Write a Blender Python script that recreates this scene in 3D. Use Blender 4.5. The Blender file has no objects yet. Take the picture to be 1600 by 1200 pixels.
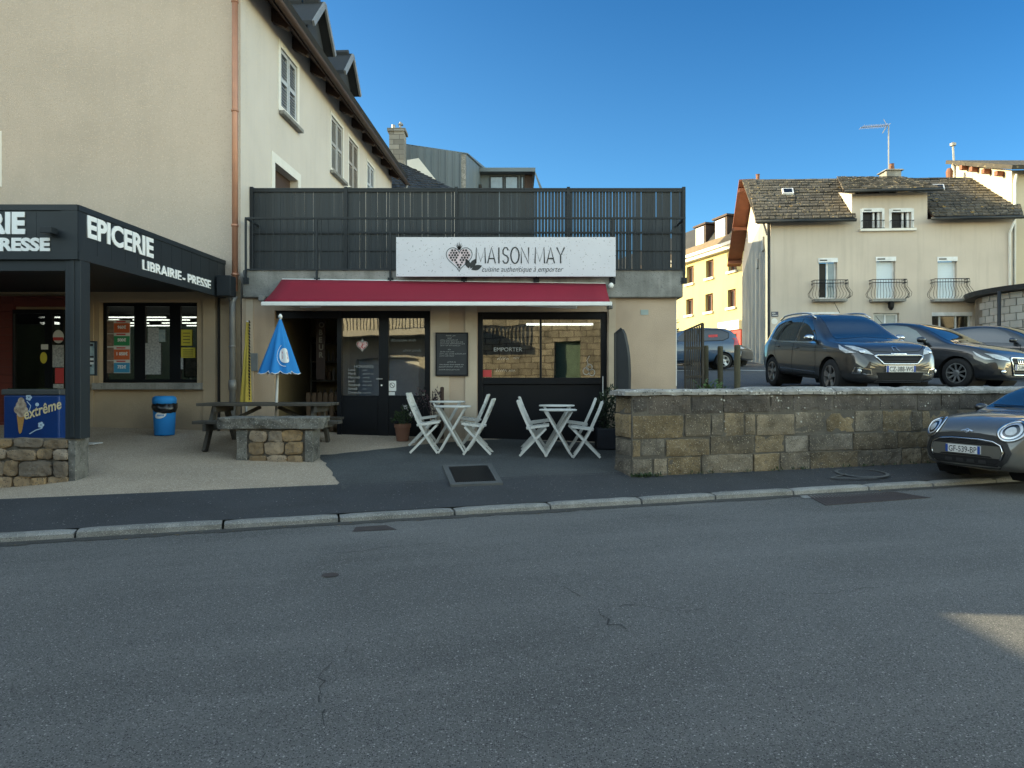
import bpy, bmesh, math, random
from math import sin, cos, pi, radians, atan2, sqrt
from mathutils import Vector, Matrix, noise
from mathutils.bvhtree import BVHTree
from mathutils.geometry import delaunay_2d_cdt
random.seed(7)
scn = bpy.context.scene
COL = scn.collection

# ------------------------------------------------------------------ camera
F = 1109.0; H = 1.46
cam = bpy.data.objects.new("camera", bpy.data.cameras.new("camera")); COL.objects.link(cam)
cam.location = (0, 0, H); cam.rotation_euler = (radians(90), 0, 0)
cam.data.sensor_width = 36; cam.data.lens = 36 * F / 1600
cam.data.clip_end = 3000; cam.data.clip_start = 0.05
scn.camera = cam

# ------------------------------------------------------------------ sky and sun
SUN_EL, SUN_AZ = radians(18), radians(6)          # azimuth from -X towards +Y
SKY_STRENGTH, SUN_STRENGTH, EXPOSURE = 0.15, 2.8, 2.3
world = bpy.data.worlds.new("World"); scn.world = world; world.use_nodes = True
wn = world.node_tree; wn.nodes.clear()
sky = wn.nodes.new('ShaderNodeTexSky'); sky.sky_type = 'NISHITA'; sky.sun_disc = False
sky.sun_elevation = SUN_EL; sky.sun_rotation = radians(-84)
sky.air_density = 1.0; sky.dust_density = 0.4; sky.ozone_density = 2.0; sky.altitude = 800
bg = wn.nodes.new('ShaderNodeBackground'); bg.inputs['Strength'].default_value = SKY_STRENGTH
wo = wn.nodes.new('ShaderNodeOutputWorld')

# deeper, bluer sky over the village to the north east, brighter sky overhead and behind
tcw = wn.nodes.new('ShaderNodeTexCoord'); dot = wn.nodes.new('ShaderNodeVectorMath'); dot.operation = 'DOT_PRODUCT'
dot.inputs[1].default_value = (.17, .95, .26); wn.links.new(tcw.outputs['Generated'], dot.inputs[0])
rmp = wn.nodes.new('ShaderNodeMapRange'); rmp.interpolation_type = 'SMOOTHSTEP'; rmp.inputs[1].default_value = .25; rmp.inputs[2].default_value = .80
wn.links.new(dot.outputs['Value'], rmp.inputs[0])
tint = wn.nodes.new('ShaderNodeMix'); tint.data_type = 'RGBA'; tint.inputs[6].default_value = (1.50, 1.165, .76, 1); 
sepw = wn.nodes.new('ShaderNodeVectorMath'); sepw.operation = 'DOT_PRODUCT'; sepw.inputs[1].default_value = (.30, 0, 1.0); wn.links.new(tcw.outputs['Generated'], sepw.inputs[0])
grd = wn.nodes.new('ShaderNodeMapRange'); grd.inputs[1].default_value = -.06; grd.inputs[2].default_value = .60; wn.links.new(sepw.outputs['Value'], grd.inputs[0])
low = wn.nodes.new('ShaderNodeMix'); low.data_type = 'RGBA'; low.inputs[6].default_value = (.225, .37, .40, 1); low.inputs[7].default_value = (.052, .18, .275, 1)
wn.links.new(grd.outputs[0], low.inputs[0]); wn.links.new(low.outputs[2], tint.inputs[7])
wn.links.new(rmp.outputs[0], tint.inputs[0])
mul = wn.nodes.new('ShaderNodeMix'); mul.data_type = 'RGBA'; mul.blend_type = 'MULTIPLY'; mul.inputs[0].default_value = 1.0
wn.links.new(sky.outputs[0], mul.inputs[6]); wn.links.new(tint.outputs[2], mul.inputs[7]); wn.links.new(mul.outputs[2], bg.inputs[0])
wn.links.new(bg.outputs[0], wo.inputs[0])
sl = bpy.data.lights.new("sun", 'SUN'); sl.energy = SUN_STRENGTH; sl.angle = radians(0.3); sl.color = (1.0, 0.84, 0.50)
sun = bpy.data.objects.new("sun", sl); COL.objects.link(sun)
SDIR = Vector((-cos(SUN_AZ) * cos(SUN_EL), sin(SUN_AZ) * cos(SUN_EL), sin(SUN_EL)))
sun.rotation_mode = 'QUATERNION'; sun.rotation_quaternion = SDIR.to_track_quat('Z', 'Y')
sun.location = (-30, 5, 20)
vs = scn.view_settings; vs.view_transform = 'Standard'; vs.look = 'None'; vs.exposure = EXPOSURE; vs.gamma = 1.0; vs.use_curve_mapping = False

# ------------------------------------------------------------------ helpers
def X_(px, Y): return (px - 800) / F * Y
def Z_(py, Y): return H - (py - 600) / F * Y
def P(px, py, Y): return Vector((X_(px, Y), Y, Z_(py, Y)))

def wmat(o):
    m = o.matrix_basis.copy()
    p = o.parent
    if p: m = wmat(p) @ o.matrix_parent_inverse @ m
    return m

def tag(o, label=None, cat=None, group=None, kind=None):
    if label: o['label'] = label
    if cat: o['category'] = cat
    if group: o['group'] = group
    if kind: o['kind'] = kind
    return o

def thing(name, label, cat, loc=(0, 0, 0), rz=0.0, group=None):
    o = bpy.data.objects.new(name, None); COL.objects.link(o)
    o.empty_display_size = 0.2
    o.location = loc; o.rotation_euler = (0, 0, rz)
    return tag(o, label, cat, group)

def dup(root, loc, rz=None, label=None, group=None):
    def cp(o, par):
        c = o.copy(); COL.objects.link(c)
        if par is not None: c.parent = par
        for ch in list(o.children): cp(ch, c)
        return c
    r = cp(root, None); r.location = loc
    if rz is not None: r.rotation_euler = (0, 0, rz)
    if label: r['label'] = label
    if group: r['group'] = group
    return r

def frame(ox, oy, dx, dy, oz=0.0):
    """local (s along wall, n outwards to the right of s, z) -> world"""
    u = Vector((dx, dy, 0)).normalized(); n = Vector((u.y, -u.x, 0))
    return Matrix(((u.x, n.x, 0, ox), (u.y, n.y, 0, oy), (0, 0, 1, oz), (0, 0, 0, 1)))

I4 = Matrix.Identity(4)

class MB:
    def __init__(s, M=None): s.bm = bmesh.new(); s.M = M or I4
    def v(s, p): return s.bm.verts.new(s.M @ Vector(p))
    def f(s, vs):
        try: return s.bm.faces.new(vs)
        except ValueError: return None
    def poly(s, pts): return s.f([s.v(p) for p in pts])
    def box(s, x0, x1, y0, y1, z0, z1):
        a = [s.v(p) for p in ((x0,y0,z0),(x1,y0,z0),(x1,y1,z0),(x0,y1,z0),(x0,y0,z1),(x1,y0,z1),(x1,y1,z1),(x0,y1,z1))]
        for q in ((0,3,2,1),(4,5,6,7),(0,1,5,4),(1,2,6,5),(2,3,7,6),(3,0,4,7)): s.f([a[i] for i in q])
        return a
    def hexa(s, pts):
        a = [s.v(p) for p in pts]
        for q in ((0,3,2,1),(4,5,6,7),(0,1,5,4),(1,2,6,5),(2,3,7,6),(3,0,4,7)): s.f([a[i] for i in q])
    def prism(s, poly, vec):
        a = [s.v(p) for p in poly]; b = [s.v(Vector(p) + Vector(vec)) for p in poly]
        n = len(a); s.f(a[::-1]); s.f(b)
        for i in range(n): s.f([a[i], a[(i+1) % n], b[(i+1) % n], b[i]])
    def bar(s, p, q, w, h, up=(0, 0, 1)):
        p = Vector(p); q = Vector(q); d = (q - p)
        if d.length < 1e-6: return
        d.normalize(); u = Vector(up)
        if abs(d.dot(u)) > .97: u = Vector((1, 0, 0)) if abs(d.x) < .9 else Vector((0, 1, 0))
        a = d.cross(u).normalized(); b = a.cross(d).normalized()
        a *= w / 2; b *= h / 2
        s.hexa([p-a-b, p+a-b, q+a-b, q-a-b, p-a+b, p+a+b, q+a+b, q-a+b])
    def tube(s, pts, r, n=8, cap=True):
        pts = [Vector(p) for p in pts]; rings = []
        rr = r if isinstance(r, (list, tuple)) else [r] * len(pts)
        ref = None
        for i, p in enumerate(pts):
            d = (pts[min(i+1, len(pts)-1)] - pts[max(i-1, 0)]).normalized()
            if ref is None:
                ref = Vector((0, 0, 1)) if abs(d.z) < .9 else Vector((1, 0, 0))
            a = d.cross(ref).normalized(); b = a.cross(d).normalized(); ref = b
            rings.append([s.v(p + (a * cos(2*pi*k/n) + b * sin(2*pi*k/n)) * rr[i]) for k in range(n)])
        for i in range(len(rings)-1):
            for k in range(n): s.f([rings[i][k], rings[i][(k+1) % n], rings[i+1][(k+1) % n], rings[i+1][k]])
        if cap: s.f(rings[0][::-1]); s.f(rings[-1])
    def lathe(s, prof, n=24, c=(0, 0, 0), axis='z', cap=True):
        """prof list of (r, h); axis z or y"""
        c = Vector(c); rings = []
        for r, h in prof:
            ring = []
            for k in range(n):
                t = 2*pi*k/n
                if axis == 'z': q = Vector((r*cos(t), r*sin(t), h))
                else: q = Vector((r*cos(t), h, r*sin(t)))
                ring.append(s.v(c + q))
            rings.append(ring)
        for i in range(len(rings)-1):
            for k in range(n): s.f([rings[i][k], rings[i][(k+1) % n], rings[i+1][(k+1) % n], rings[i+1][k]])
        if cap and prof[0][0] > 1e-4: s.f(rings[0][::-1])
        if cap and prof[-1][0] > 1e-4: s.f(rings[-1])
    def fill(s, outline, z_of, holes=(), res=None):
        """flat outline of (x,y) triangulated, points mapped by z_of(x,y) -> point"""
        pts = []; 
        n = len(outline)
        for i in range(n):
            a = Vector(outline[i][:2]); b = Vector(outline[(i+1) % n][:2])
            k = max(1, int(math.ceil((b-a).length / res))) if res else 1
            for j in range(k): pts.append(a.lerp(b, j / k))
        m = len(pts); edges = [(i, (i+1) % m) for i in range(m)]
        if res:
            xs = [p.x for p in pts]; ys = [p.y for p in pts]
            y = min(ys) + res * .5; row = 0
            while y < max(ys):
                x = min(xs) + res * (.5 if row % 2 else .25)
                while x < max(xs):
                    q = Vector((x, y))
                    if pip(q, outline) and min((q - pp).length for pp in pts[:m]) > res * .45: pts.append(q)
                    x += res
                y += res * .87; row += 1
        r = delaunay_2d_cdt(pts, edges, [list(range(m))], 1, 1e-6)
        vv = [s.v(z_of(p.x, p.y)) for p in r[0]]
        for fc in r[2]: s.f([vv[i] for i in fc])
    def text(s, body, size, M, ext=0.0, sx=1.0, off=0.0, shear=0.0, align='LEFT', spacing=1.0):
        cu = bpy.data.curves.new("txt", 'FONT'); cu.body = body; cu.size = size; cu.extrude = ext; cu.offset = off
        cu.shear = shear; cu.align_x = align; cu.space_character = spacing; cu.resolution_u = 3
        o = bpy.data.objects.new("txt", cu); COL.objects.link(o)
        bpy.context.view_layer.update()
        dg = bpy.context.evaluated_depsgraph_get()
        me = bpy.data.meshes.new_from_object(o.evaluated_get(dg))
        me.transform(s.M @ M @ Matrix.Diagonal((sx, 1, 1, 1)))
        s.bm.from_mesh(me); bpy.data.meshes.remove(me); bpy.data.objects.remove(o); bpy.data.curves.remove(cu)
    def build(s, name, mat, parent=None, smooth=False, bevel=0, sub=0, recalc=True, seg=2):
        if recalc: bmesh.ops.recalc_face_normals(s.bm, faces=s.bm.faces[:])
        me = bpy.data.meshes.new(name); s.bm.to_mesh(me); s.bm.free()
        o = bpy.data.objects.new(name, me); COL.objects.link(o)
        if mat: me.materials.append(mat)
        if smooth:
            for p in me.polygons: p.use_smooth = True
        if bevel:
            b = o.modifiers.new("b", 'BEVEL'); b.width = bevel; b.segments = seg; b.limit_method = 'ANGLE'; b.angle_limit = radians(40)
        if sub:
            b = o.modifiers.new("s", 'SUBSURF'); b.levels = sub; b.render_levels = sub
        if parent is not None:
            o.parent = parent; o.matrix_parent_inverse = wmat(parent).inverted()
        return o

def pip(q, poly):
    c = False; n = len(poly); j = n - 1
    for i in range(n):
        xi, yi = poly[i][:2]; xj, yj = poly[j][:2]
        if (yi > q.y) != (yj > q.y) and q.x < (xj - xi) * (q.y - yi) / (yj - yi) + xi: c = not c
        j = i
    return c

def structure(o): o['kind'] = 'structure'; return o

def TXT(o, right=(1, 0, 0), up=(0, 0, 1)):
    r = Vector(right).normalized(); u = Vector(up).normalized(); n = r.cross(u)
    return Matrix(((r.x, u.x, n.x, o[0]), (r.y, u.y, n.y, o[1]), (r.z, u.z, n.z, o[2]), (0, 0, 0, 1)))

def scribble(mb, x0, x1, z, h, w, z_of, rng):
    """illegible handwriting: short wavy words"""
    x = x0
    while x < x1 - h:
        L_ = min(rng.uniform(2, 5)*h, x1 - x); pts = []; k = 0; u = x
        while u < x + L_:
            pts.append((u, z + h*(rng.uniform(.55, 1.0) if k % 2 else rng.uniform(-.05, .2)))); u += h*rng.uniform(.22, .4); k += 1
        if len(pts) > 1: ribbon(mb, pts, w, z_of)
        x += L_ + h*.6

def ribbon(mb, pts, w, z_of, closed=False):
    """flat stroke of width w along 2D pts mapped by z_of"""
    pts = [Vector(p) for p in pts]; n = len(pts); L = []; R = []
    for i in range(n):
        a = pts[(i-1) % n] if (closed or i > 0) else pts[i]; b = pts[(i+1) % n] if (closed or i < n-1) else pts[i]
        d = (b - a).normalized(); m = Vector((-d.y, d.x)) * w / 2
        L.append(mb.v(z_of(*(pts[i] + m)))); R.append(mb.v(z_of(*(pts[i] - m))))
    for i in range(n if closed else n-1):
        j = (i+1) % n; mb.f([L[i], R[i], R[j], L[j]])

# ------------------------------------------------------------------ materials
MATS = {}
def mat(name, col, rough=.7, col2=None, nscale=3.0, namt=.5, bump=0.0, bscale=40.0, metal=0.0, spec=.5, island=0.0,
        speck=None, speck_scale=150, band=None, coat=0.0, stain=0.0, stain_scale=.6, zgrime=None, emit=None, estr=0.0, streak=0.0, brick=None, ior=None, coat_ior=None):
    if name in MATS: return MATS[name]
    m = bpy.data.materials.new(name); m.use_nodes = True; nt = m.node_tree; N = nt.nodes; L = nt.links
    b = N['Principled BSDF']
    b.inputs['Roughness'].default_value = rough; b.inputs['Metallic'].default_value = metal
    b.inputs['Specular IOR Level'].default_value = spec; b.inputs['Coat Weight'].default_value = coat
    if coat: b.inputs['Coat Roughness'].default_value = .03
    if coat_ior: b.inputs['Coat IOR'].default_value = coat_ior
    if ior: b.inputs['IOR'].default_value = ior
    tc = N.new('ShaderNodeTexCoord'); co = tc.outputs['Object']
    def noise_(scale, detail=4, dist=0.0, vec=None, rgh=.55):
        n = N.new('ShaderNodeTexNoise'); n.inputs['Scale'].default_value = scale; n.inputs['Detail'].default_value = detail
        n.inputs['Distortion'].default_value = dist; n.inputs['Roughness'].default_value = rgh; L.new(vec or co, n.inputs['Vector']); return n
    def mix(kind, fac, a, bb):
        x = N.new('ShaderNodeMix'); x.data_type = 'RGBA'; x.blend_type = kind
        for sock, val in ((x.inputs[0], fac), (x.inputs[6], a), (x.inputs[7], bb)):
            if hasattr(val, 'is_linked') or isinstance(val, bpy.types.NodeSocket): L.new(val, sock)
            elif isinstance(val, (int, float)): sock.default_value = val
            else: sock.default_value = (*val, 1) if len(val) == 3 else val
        return x.outputs[2]
    def ramp(fac, p0, p1, c0=(0,0,0), c1=(1,1,1)):
        r = N.new('ShaderNodeValToRGB'); r.color_ramp.elements[0].position = p0; r.color_ramp.elements[1].position = p1
        r.color_ramp.elements[0].color = (*c0, 1); r.color_ramp.elements[1].color = (*c1, 1); L.new(fac, r.inputs[0]); return r.outputs[0]
    c2 = col2 or tuple(x * .75 for x in col)
    cur = mix('MIX', ramp(noise_(nscale, 6).outputs[0], .5 - .5*namt*.6, .5 + .5*namt*.6), col, c2)
    if brick:   # (scale, mortar colour, brick w, row h, mortar size)
        bt = N.new('ShaderNodeTexBrick'); bt.inputs['Scale'].default_value = 1.0
        mp = N.new('ShaderNodeMapping'); mp.inputs['Rotation'].default_value = brick[4] if len(brick) > 4 else (radians(90), 0, 0); L.new(co, mp.inputs[0])
        L.new(mp.outputs[0], bt.inputs['Vector'])
        bt.inputs['Brick Width'].default_value = brick[1]; bt.inputs['Row Height'].default_value = brick[2]; bt.inputs['Mortar Size'].default_value = brick[3]
        bt.inputs['Color1'].default_value = (1.15, 1.15, 1.15, 1); bt.inputs['Color2'].default_value = (.7, .7, .7, 1); bt.inputs['Mortar'].default_value = (*brick[0], 1)
        cur = mix('MULTIPLY', 1.0, cur, bt.outputs[0])
    if island:
        g = N.new('ShaderNodeNewGeometry'); 
        hs = N.new('ShaderNodeHueSaturation'); L.new(cur, hs.inputs['Color'])
        mr = N.new('ShaderNodeMapRange'); mr.inputs[3].default_value = 1 - island; mr.inputs[4].default_value = 1 + island
        L.new(g.outputs['Random Per Island'], mr.inputs[0]); L.new(mr.outputs[0], hs.inputs['Value'])
        m2 = N.new('ShaderNodeMath'); m2.operation = 'MULTIPLY'; m2.inputs[1].default_value = 7.31; L.new(g.outputs['Random Per Island'], m2.inputs[0])
        m3 = N.new('ShaderNodeMath'); m3.operation = 'FRACT'; L.new(m2.outputs[0], m3.inputs[0])
        mr2 = N.new('ShaderNodeMapRange'); mr2.inputs[3].default_value = 1 - island; mr2.inputs[4].default_value = 1 + island * .8
        L.new(m3.outputs[0], mr2.inputs[0]); L.new(mr2.outputs[0], hs.inputs['Saturation'])
        cur = hs.outputs[0]
    if stain:
        sfac = ramp(noise_(stain_scale, 7, .6).outputs[0], .42, .68)
        cur = mix('MULTIPLY', sfac, cur, (1-stain,) * 3)
    if band:   # wear running along a direction: (angle, along, across, colour, amount)
        mp = N.new('ShaderNodeMapping'); mp.vector_type = 'TEXTURE'; mp.inputs['Rotation'].default_value = (0, 0, band[0]); mp.inputs['Scale'].default_value = (band[1], band[2], 1); L.new(co, mp.inputs[0])
        cur = mix('MIX', ramp(noise_(1.0, 8, .3, mp.outputs[0], .62).outputs[0], .46, .70, (0, 0, 0), (band[4],)*3), cur, band[3])
    if streak:
        mp = N.new('ShaderNodeMapping'); mp.inputs['Scale'].default_value = (3.5, 3.5, .25); L.new(co, mp.inputs[0])
        sf = ramp(noise_(1.6, 5, 0, mp.outputs[0]).outputs[0], .48, .72)
        cur = mix('MULTIPLY', sf, cur, (1-streak,) * 3)
    if zgrime:  # (z0, z1, colour): weathering at the foot
        sp = N.new('ShaderNodeSeparateXYZ'); L.new(co, sp.inputs[0])
        nz = noise_(2.2, 6); ad = N.new('ShaderNodeMath'); ad.operation = 'MULTIPLY_ADD'; ad.inputs[1].default_value = -.9; 
        L.new(nz.outputs[0], ad.inputs[0]); L.new(sp.outputs[2], ad.inputs[2])
        mr = N.new('ShaderNodeMapRange'); mr.inputs[1].default_value = zgrime[0] - .45; mr.inputs[2].default_value = zgrime[1] - .45; mr.inputs[3].default_value = zgrime[3] if len(zgrime) > 3 else .7; mr.inputs[4].default_value = 0
        L.new(ad.outputs[0], mr.inputs[0]); cur = mix('MIX', mr.outputs[0], cur, zgrime[2])
    if speck:   # list of (colour, threshold)
        for i, (sc, th, ss) in enumerate(speck):
            vo = N.new('ShaderNodeTexVoronoi'); vo.inputs['Scale'].default_value = ss; L.new(co, vo.inputs['Vector'])
            sep = N.new('ShaderNodeSeparateColor'); L.new(vo.outputs['Color'], sep.inputs[0])
            gt = N.new('ShaderNodeMath'); gt.operation = 'GREATER_THAN'; gt.inputs[1].default_value = th; L.new(sep.outputs[0], gt.inputs[0])
            lt = N.new('ShaderNodeMath'); lt.operation = 'LESS_THAN'; lt.inputs[1].default_value = .42; L.new(vo.outputs['Distance'], lt.inputs[0])
            mu = N.new('ShaderNodeMath'); mu.operation = 'MULTIPLY'; L.new(gt.outputs[0], mu.inputs[0]); L.new(lt.outputs[0], mu.inputs[1])
            cur = mix('MIX', mu.outputs[0], cur, sc)
    L.new(cur, b.inputs['Base Color'])
    if bump:
        bp = N.new('ShaderNodeBump'); bp.inputs['Strength'].default_value = bump; bp.inputs['Distance'].default_value = .02
        L.new(noise_(bscale, 5, 0, None, .65).outputs[0], bp.inputs['Height']); L.new(bp.outputs[0], b.inputs['Normal'])
    if emit:
        b.inputs['Emission Color'].default_value = (*emit, 1); b.inputs['Emission Strength'].default_value = estr
    m['links'] = 1
    MATS[name] = m
    return m

def glass(name, tint=(.7, .74, .72), ior=1.8, base=.21):
    if name in MATS: return MATS[name]
    m = bpy.data.materials.new(name); m.use_nodes = True; nt = m.node_tree; N = nt.nodes; L = nt.links; N.clear()
    o = N.new('ShaderNodeOutputMaterial'); mx = N.new('ShaderNodeMixShader'); t = N.new('ShaderNodeBsdfTransparent'); g = N.new('ShaderNodeBsdfGlossy')
    t.inputs[0].default_value = (*tint, 1); g.inputs['Roughness'].default_value = .015
    fr = N.new('ShaderNodeFresnel'); fr.inputs[0].default_value = ior
    ad = N.new('ShaderNodeMath'); ad.operation = 'ADD'; ad.inputs[1].default_value = base; ad.use_clamp = True; L.new(fr.outputs[0], ad.inputs[0])
    tc = N.new('ShaderNodeTexCoord'); nz = N.new('ShaderNodeTexNoise'); nz.inputs['Scale'].default_value = 1.3; L.new(tc.outputs['Object'], nz.inputs[0])
    bp = N.new('ShaderNodeBump'); bp.inputs['Strength'].default_value = .03; bp.inputs['Distance'].default_value = .05; L.new(nz.outputs[0], bp.inputs['Height']); L.new(bp.outputs[0], g.inputs['Normal'])
    L.new(ad.outputs[0], mx.inputs[0]); L.new(t.outputs[0], mx.inputs[1]); L.new(g.outputs[0], mx.inputs[2]); L.new(mx.outputs[0], o.inputs[0])
    MATS[name] = m; return m

def flat(name, col, rough=.6, **k): return mat(name, col, rough, col2=tuple(x*.93 for x in col), **k)

# palette
M_road = mat('road asphalt', (.150, .148, .145), .88, (.108, .107, .106), .45, 1.0, bump=.8, bscale=110,
             speck=[((.26, .257, .25), .66, 140), ((.036, .036, .037), .66, 115), ((.40, .39, .37), .965, 95)], stain=.30, stain_scale=.35, band=(math.atan(.333), 5.0, .9, (.205, .20, .193), .5))
M_pave = mat('fresh dark asphalt', (.042, .045, .051), .85, (.030, .033, .039), 1.2, 1.0, bump=.5, bscale=140, stain=.25, stain_scale=1.1,
             speck=[((.075, .08, .088), .75, 150), ((.2, .2, .2), .985, 60)])
M_drive = mat('worn dark asphalt', (.062, .067, .070), .88, (.045, .05, .053), 1.0, .9, bump=.5, bscale=130,
              speck=[((.13, .135, .135), .72, 120)], stain=.35, stain_scale=.9)
M_sand = mat('sandy resin gravel', (.45, .36, .27), .9, (.35, .28, .21), .8, .9, bump=.4, bscale=160,
             speck=[((.60, .52, .42), .72, 85), ((.17, .135, .10), .78, 80)], stain=.2, stain_scale=.7)
M_granite = mat('granite kerb', (.30, .295, .28), .85, (.20, .20, .195), 9, 1.0, bump=.5, bscale=70,
                speck=[((.10, .10, .10), .75, 110), ((.42, .41, .39), .8, 120)], stain=.35, stain_scale=2.2, island=.12)
M_park = mat('car park asphalt', (.055, .06, .068), .85, (.042, .046, .053), .5, .9, bump=.3, bscale=100, speck=[((.11, .115, .12), .8, 110)])
M_earth = mat('earth', (.10, .10, .075), .95, (.07, .075, .05), .2, .8)
M_render = mat('beige roughcast render', (.51, .43, .37), .92, (.46, .39, .335), 1.1, .8, bump=.55, bscale=60, stain=.11, stain_scale=.4, streak=.035, speck=[((.45, .37, .305), .72, 38), ((.56, .47, .40), .8, 52)])
M_render_side = mat('cream house render', (.61, .56, .51), .92, (.555, .51, .465), 1.0, .8, bump=.35, bscale=60, stain=.07, stain_scale=.5, streak=.05, speck=[((.60, .54, .46), .75, 38)])
M_shop = mat('peach shop render', (.50, .385, .285), .9, (.45, .345, .255), 1.5, .9, bump=.4, bscale=55, stain=.14, stain_scale=.9,
             zgrime=(.62, 1.0, (.21, .18, .15), .55), streak=.08)
M_grocer = mat('tan shopfront render', (.44, .335, .225), .9, (.385, .295, .2), 1.4, .9, bump=.4, bscale=55, stain=.12, stain_scale=1.1,
               zgrime=(.66, 1.15, (.19, .155, .12), .6))
M_concrete = mat('weathered concrete', (.34, .335, .315), .92, (.22, .215, .205), 2.2, 1.0, bump=.6, bscale=30, stain=.45, stain_scale=1.4, streak=.35,
                 speck=[((.12, .12, .115), .9, 60)])
M_anth = mat('anthracite metal', (.016, .020, .026), .5, (.013, .017, .022), 2, .5, spec=.3)
M_anth2 = mat('anthracite cladding', (.022, .028, .034), .5, (.018, .023, .028), 2, .6, spec=.3)
M_black = mat('black paint', (.006, .007, .010), .4, (.005, .006, .008), 3, .5, spec=.22)
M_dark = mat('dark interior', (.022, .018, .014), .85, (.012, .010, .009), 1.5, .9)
M_white = mat('white paint', (.78, .78, .76), .5, (.70, .70, .68), 3, .6)
M_letter = mat('white lettering', (.85, .85, .85), .5, (.8, .8, .8), 3, .5)
M_ink = mat('black lettering', (.025, .025, .028), .6)
M_wood = mat('weathered wood', (.085, .075, .062), .85, (.05, .045, .038), 6, 1.0, bump=.6, bscale=50, stain=.3, stain_scale=4)
M_brown = mat('dark stained timber', (.055, .028, .018), .7, (.035, .018, .012), 5, .9)
M_slate = mat('stone slates', (.085, .074, .058), .9, (.045, .040, .033), 2.0, 1.0, island=.35, bump=.5, bscale=25, stain=.3, stain_scale=.8,
              speck=[((.24, .20, .12), .9, 9), ((.24, .16, .055), .965, 6)])
M_slate_dark = mat('dark slates', (.030, .033, .037), .7, (.018, .020, .024), 2.0, 1.0, island=.35, bump=.3, bscale=25)
M_zinc = mat('zinc cladding', (.115, .145, .17), .55, (.10, .128, .15), .8, .7, metal=.0, spec=.5, island=.08)
M_copper = mat('copper pipe', (.46, .23, .15), .5, (.35, .18, .125), 4, .9, metal=.35)
M_steelgrey = mat('grey zinc pipe', (.30, .30, .30), .5, (.22, .22, .22), 5, .9, metal=.3)
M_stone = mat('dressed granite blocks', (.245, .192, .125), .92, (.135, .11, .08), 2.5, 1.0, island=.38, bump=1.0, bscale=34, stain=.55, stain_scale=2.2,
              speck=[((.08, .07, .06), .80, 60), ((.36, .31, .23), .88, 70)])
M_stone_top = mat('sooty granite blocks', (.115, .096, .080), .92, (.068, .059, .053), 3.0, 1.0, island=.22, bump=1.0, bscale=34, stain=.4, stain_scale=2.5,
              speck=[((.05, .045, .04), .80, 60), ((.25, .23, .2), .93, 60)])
M_joint = mat('pale lime joint', (.135, .12, .098), .95, (.065, .058, .05), 3, 1.0, bump=.7, bscale=40)
M_rubble = mat('rubble stones', (.36, .265, .165), .92, (.18, .135, .095), 4, 1.0, island=.32, bump=.8, bscale=28, stain=.35, stain_scale=3,
               speck=[((.12, .10, .08), .8, 60)])
M_mortar = mat('dark mortar', (.16, .14, .115), .95, (.10, .09, .075), 4, 1.0, bump=.6, bscale=40)
M_lichen = mat('lichened granite', (.235, .225, .20), .9, (.075, .072, .065), 4.5, 1.0, bump=.8, bscale=40, stain=.6, stain_scale=6,
               speck=[((.30, .29, .265), .80, 60), ((.09, .088, .08), .76, 45)], island=.12)
M_coping = mat('coping granite', (.48, .46, .43), .9, (.16, .155, .145), 3.0, 1.0, bump=.7, bscale=40, stain=.4, stain_scale=3.5,
               speck=[((.55, .53, .5), .86, 25), ((.08, .08, .075), .82, 35)], island=.14)
M_glass = glass('window glass')
M_leaf = mat('leaf green', (.035, .065, .022), .6, (.02, .04, .014), 20, 1.0, island=.35)
M_tube = mat('fluorescent tube', (.9, .9, .9), .5, emit=(1, .97, .88), estr=1.1)
# ================================================================== GROUND
KC, KS = 8.10, .333                       # kerb line Y = KC + KS*X
KU = Vector((1, KS, 0)).normalized(); KN = Vector((-KU.y, KU.x, 0))
def tt(x, y): return (y - KC - KS * x) * KU.x
def gz(x, y):
    t = tt(x, y)
    if t < 0: return -.012 * min(1, abs(t) / 3) * 0
    if t < 1.05: return .07 + .124 * t
    z = .2 + .092 * (t - 1.05)
    k = min(1, max(0, (-5.2 - x) / 1.3)) * min(1, max(0, (10.2 - y) / 1.2))
    return z - .17 * k
def KP(s, t, z=0.0):
    p = Vector((0, KC, 0)) + KU * s + KN * t
    return Vector((p.x, p.y, z))
def G(px, py):
    """point of the forecourt seen at a pixel"""
    lo, hi = 5.0, 16.0
    for _ in range(50):
        m = (lo + hi) / 2; p = P(px, py, m)
        if p.z > gz(p.x, p.y): lo = m
        else: hi = m
    p = P(px, py, (lo+hi)/2); p.z = gz(p.x, p.y); return p

b = MB(); b.poly([(-600, -600, -.06), (600, -600, -.06), (600, 900, -.06), (-600, 900, -.06)])
structure(b.build('ground', M_earth))
b = MB(); b.poly([KP(-60, -16), KP(60, -16), KP(60, 0), KP(-60, 0)]); structure(b.build('road', M_road))
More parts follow.
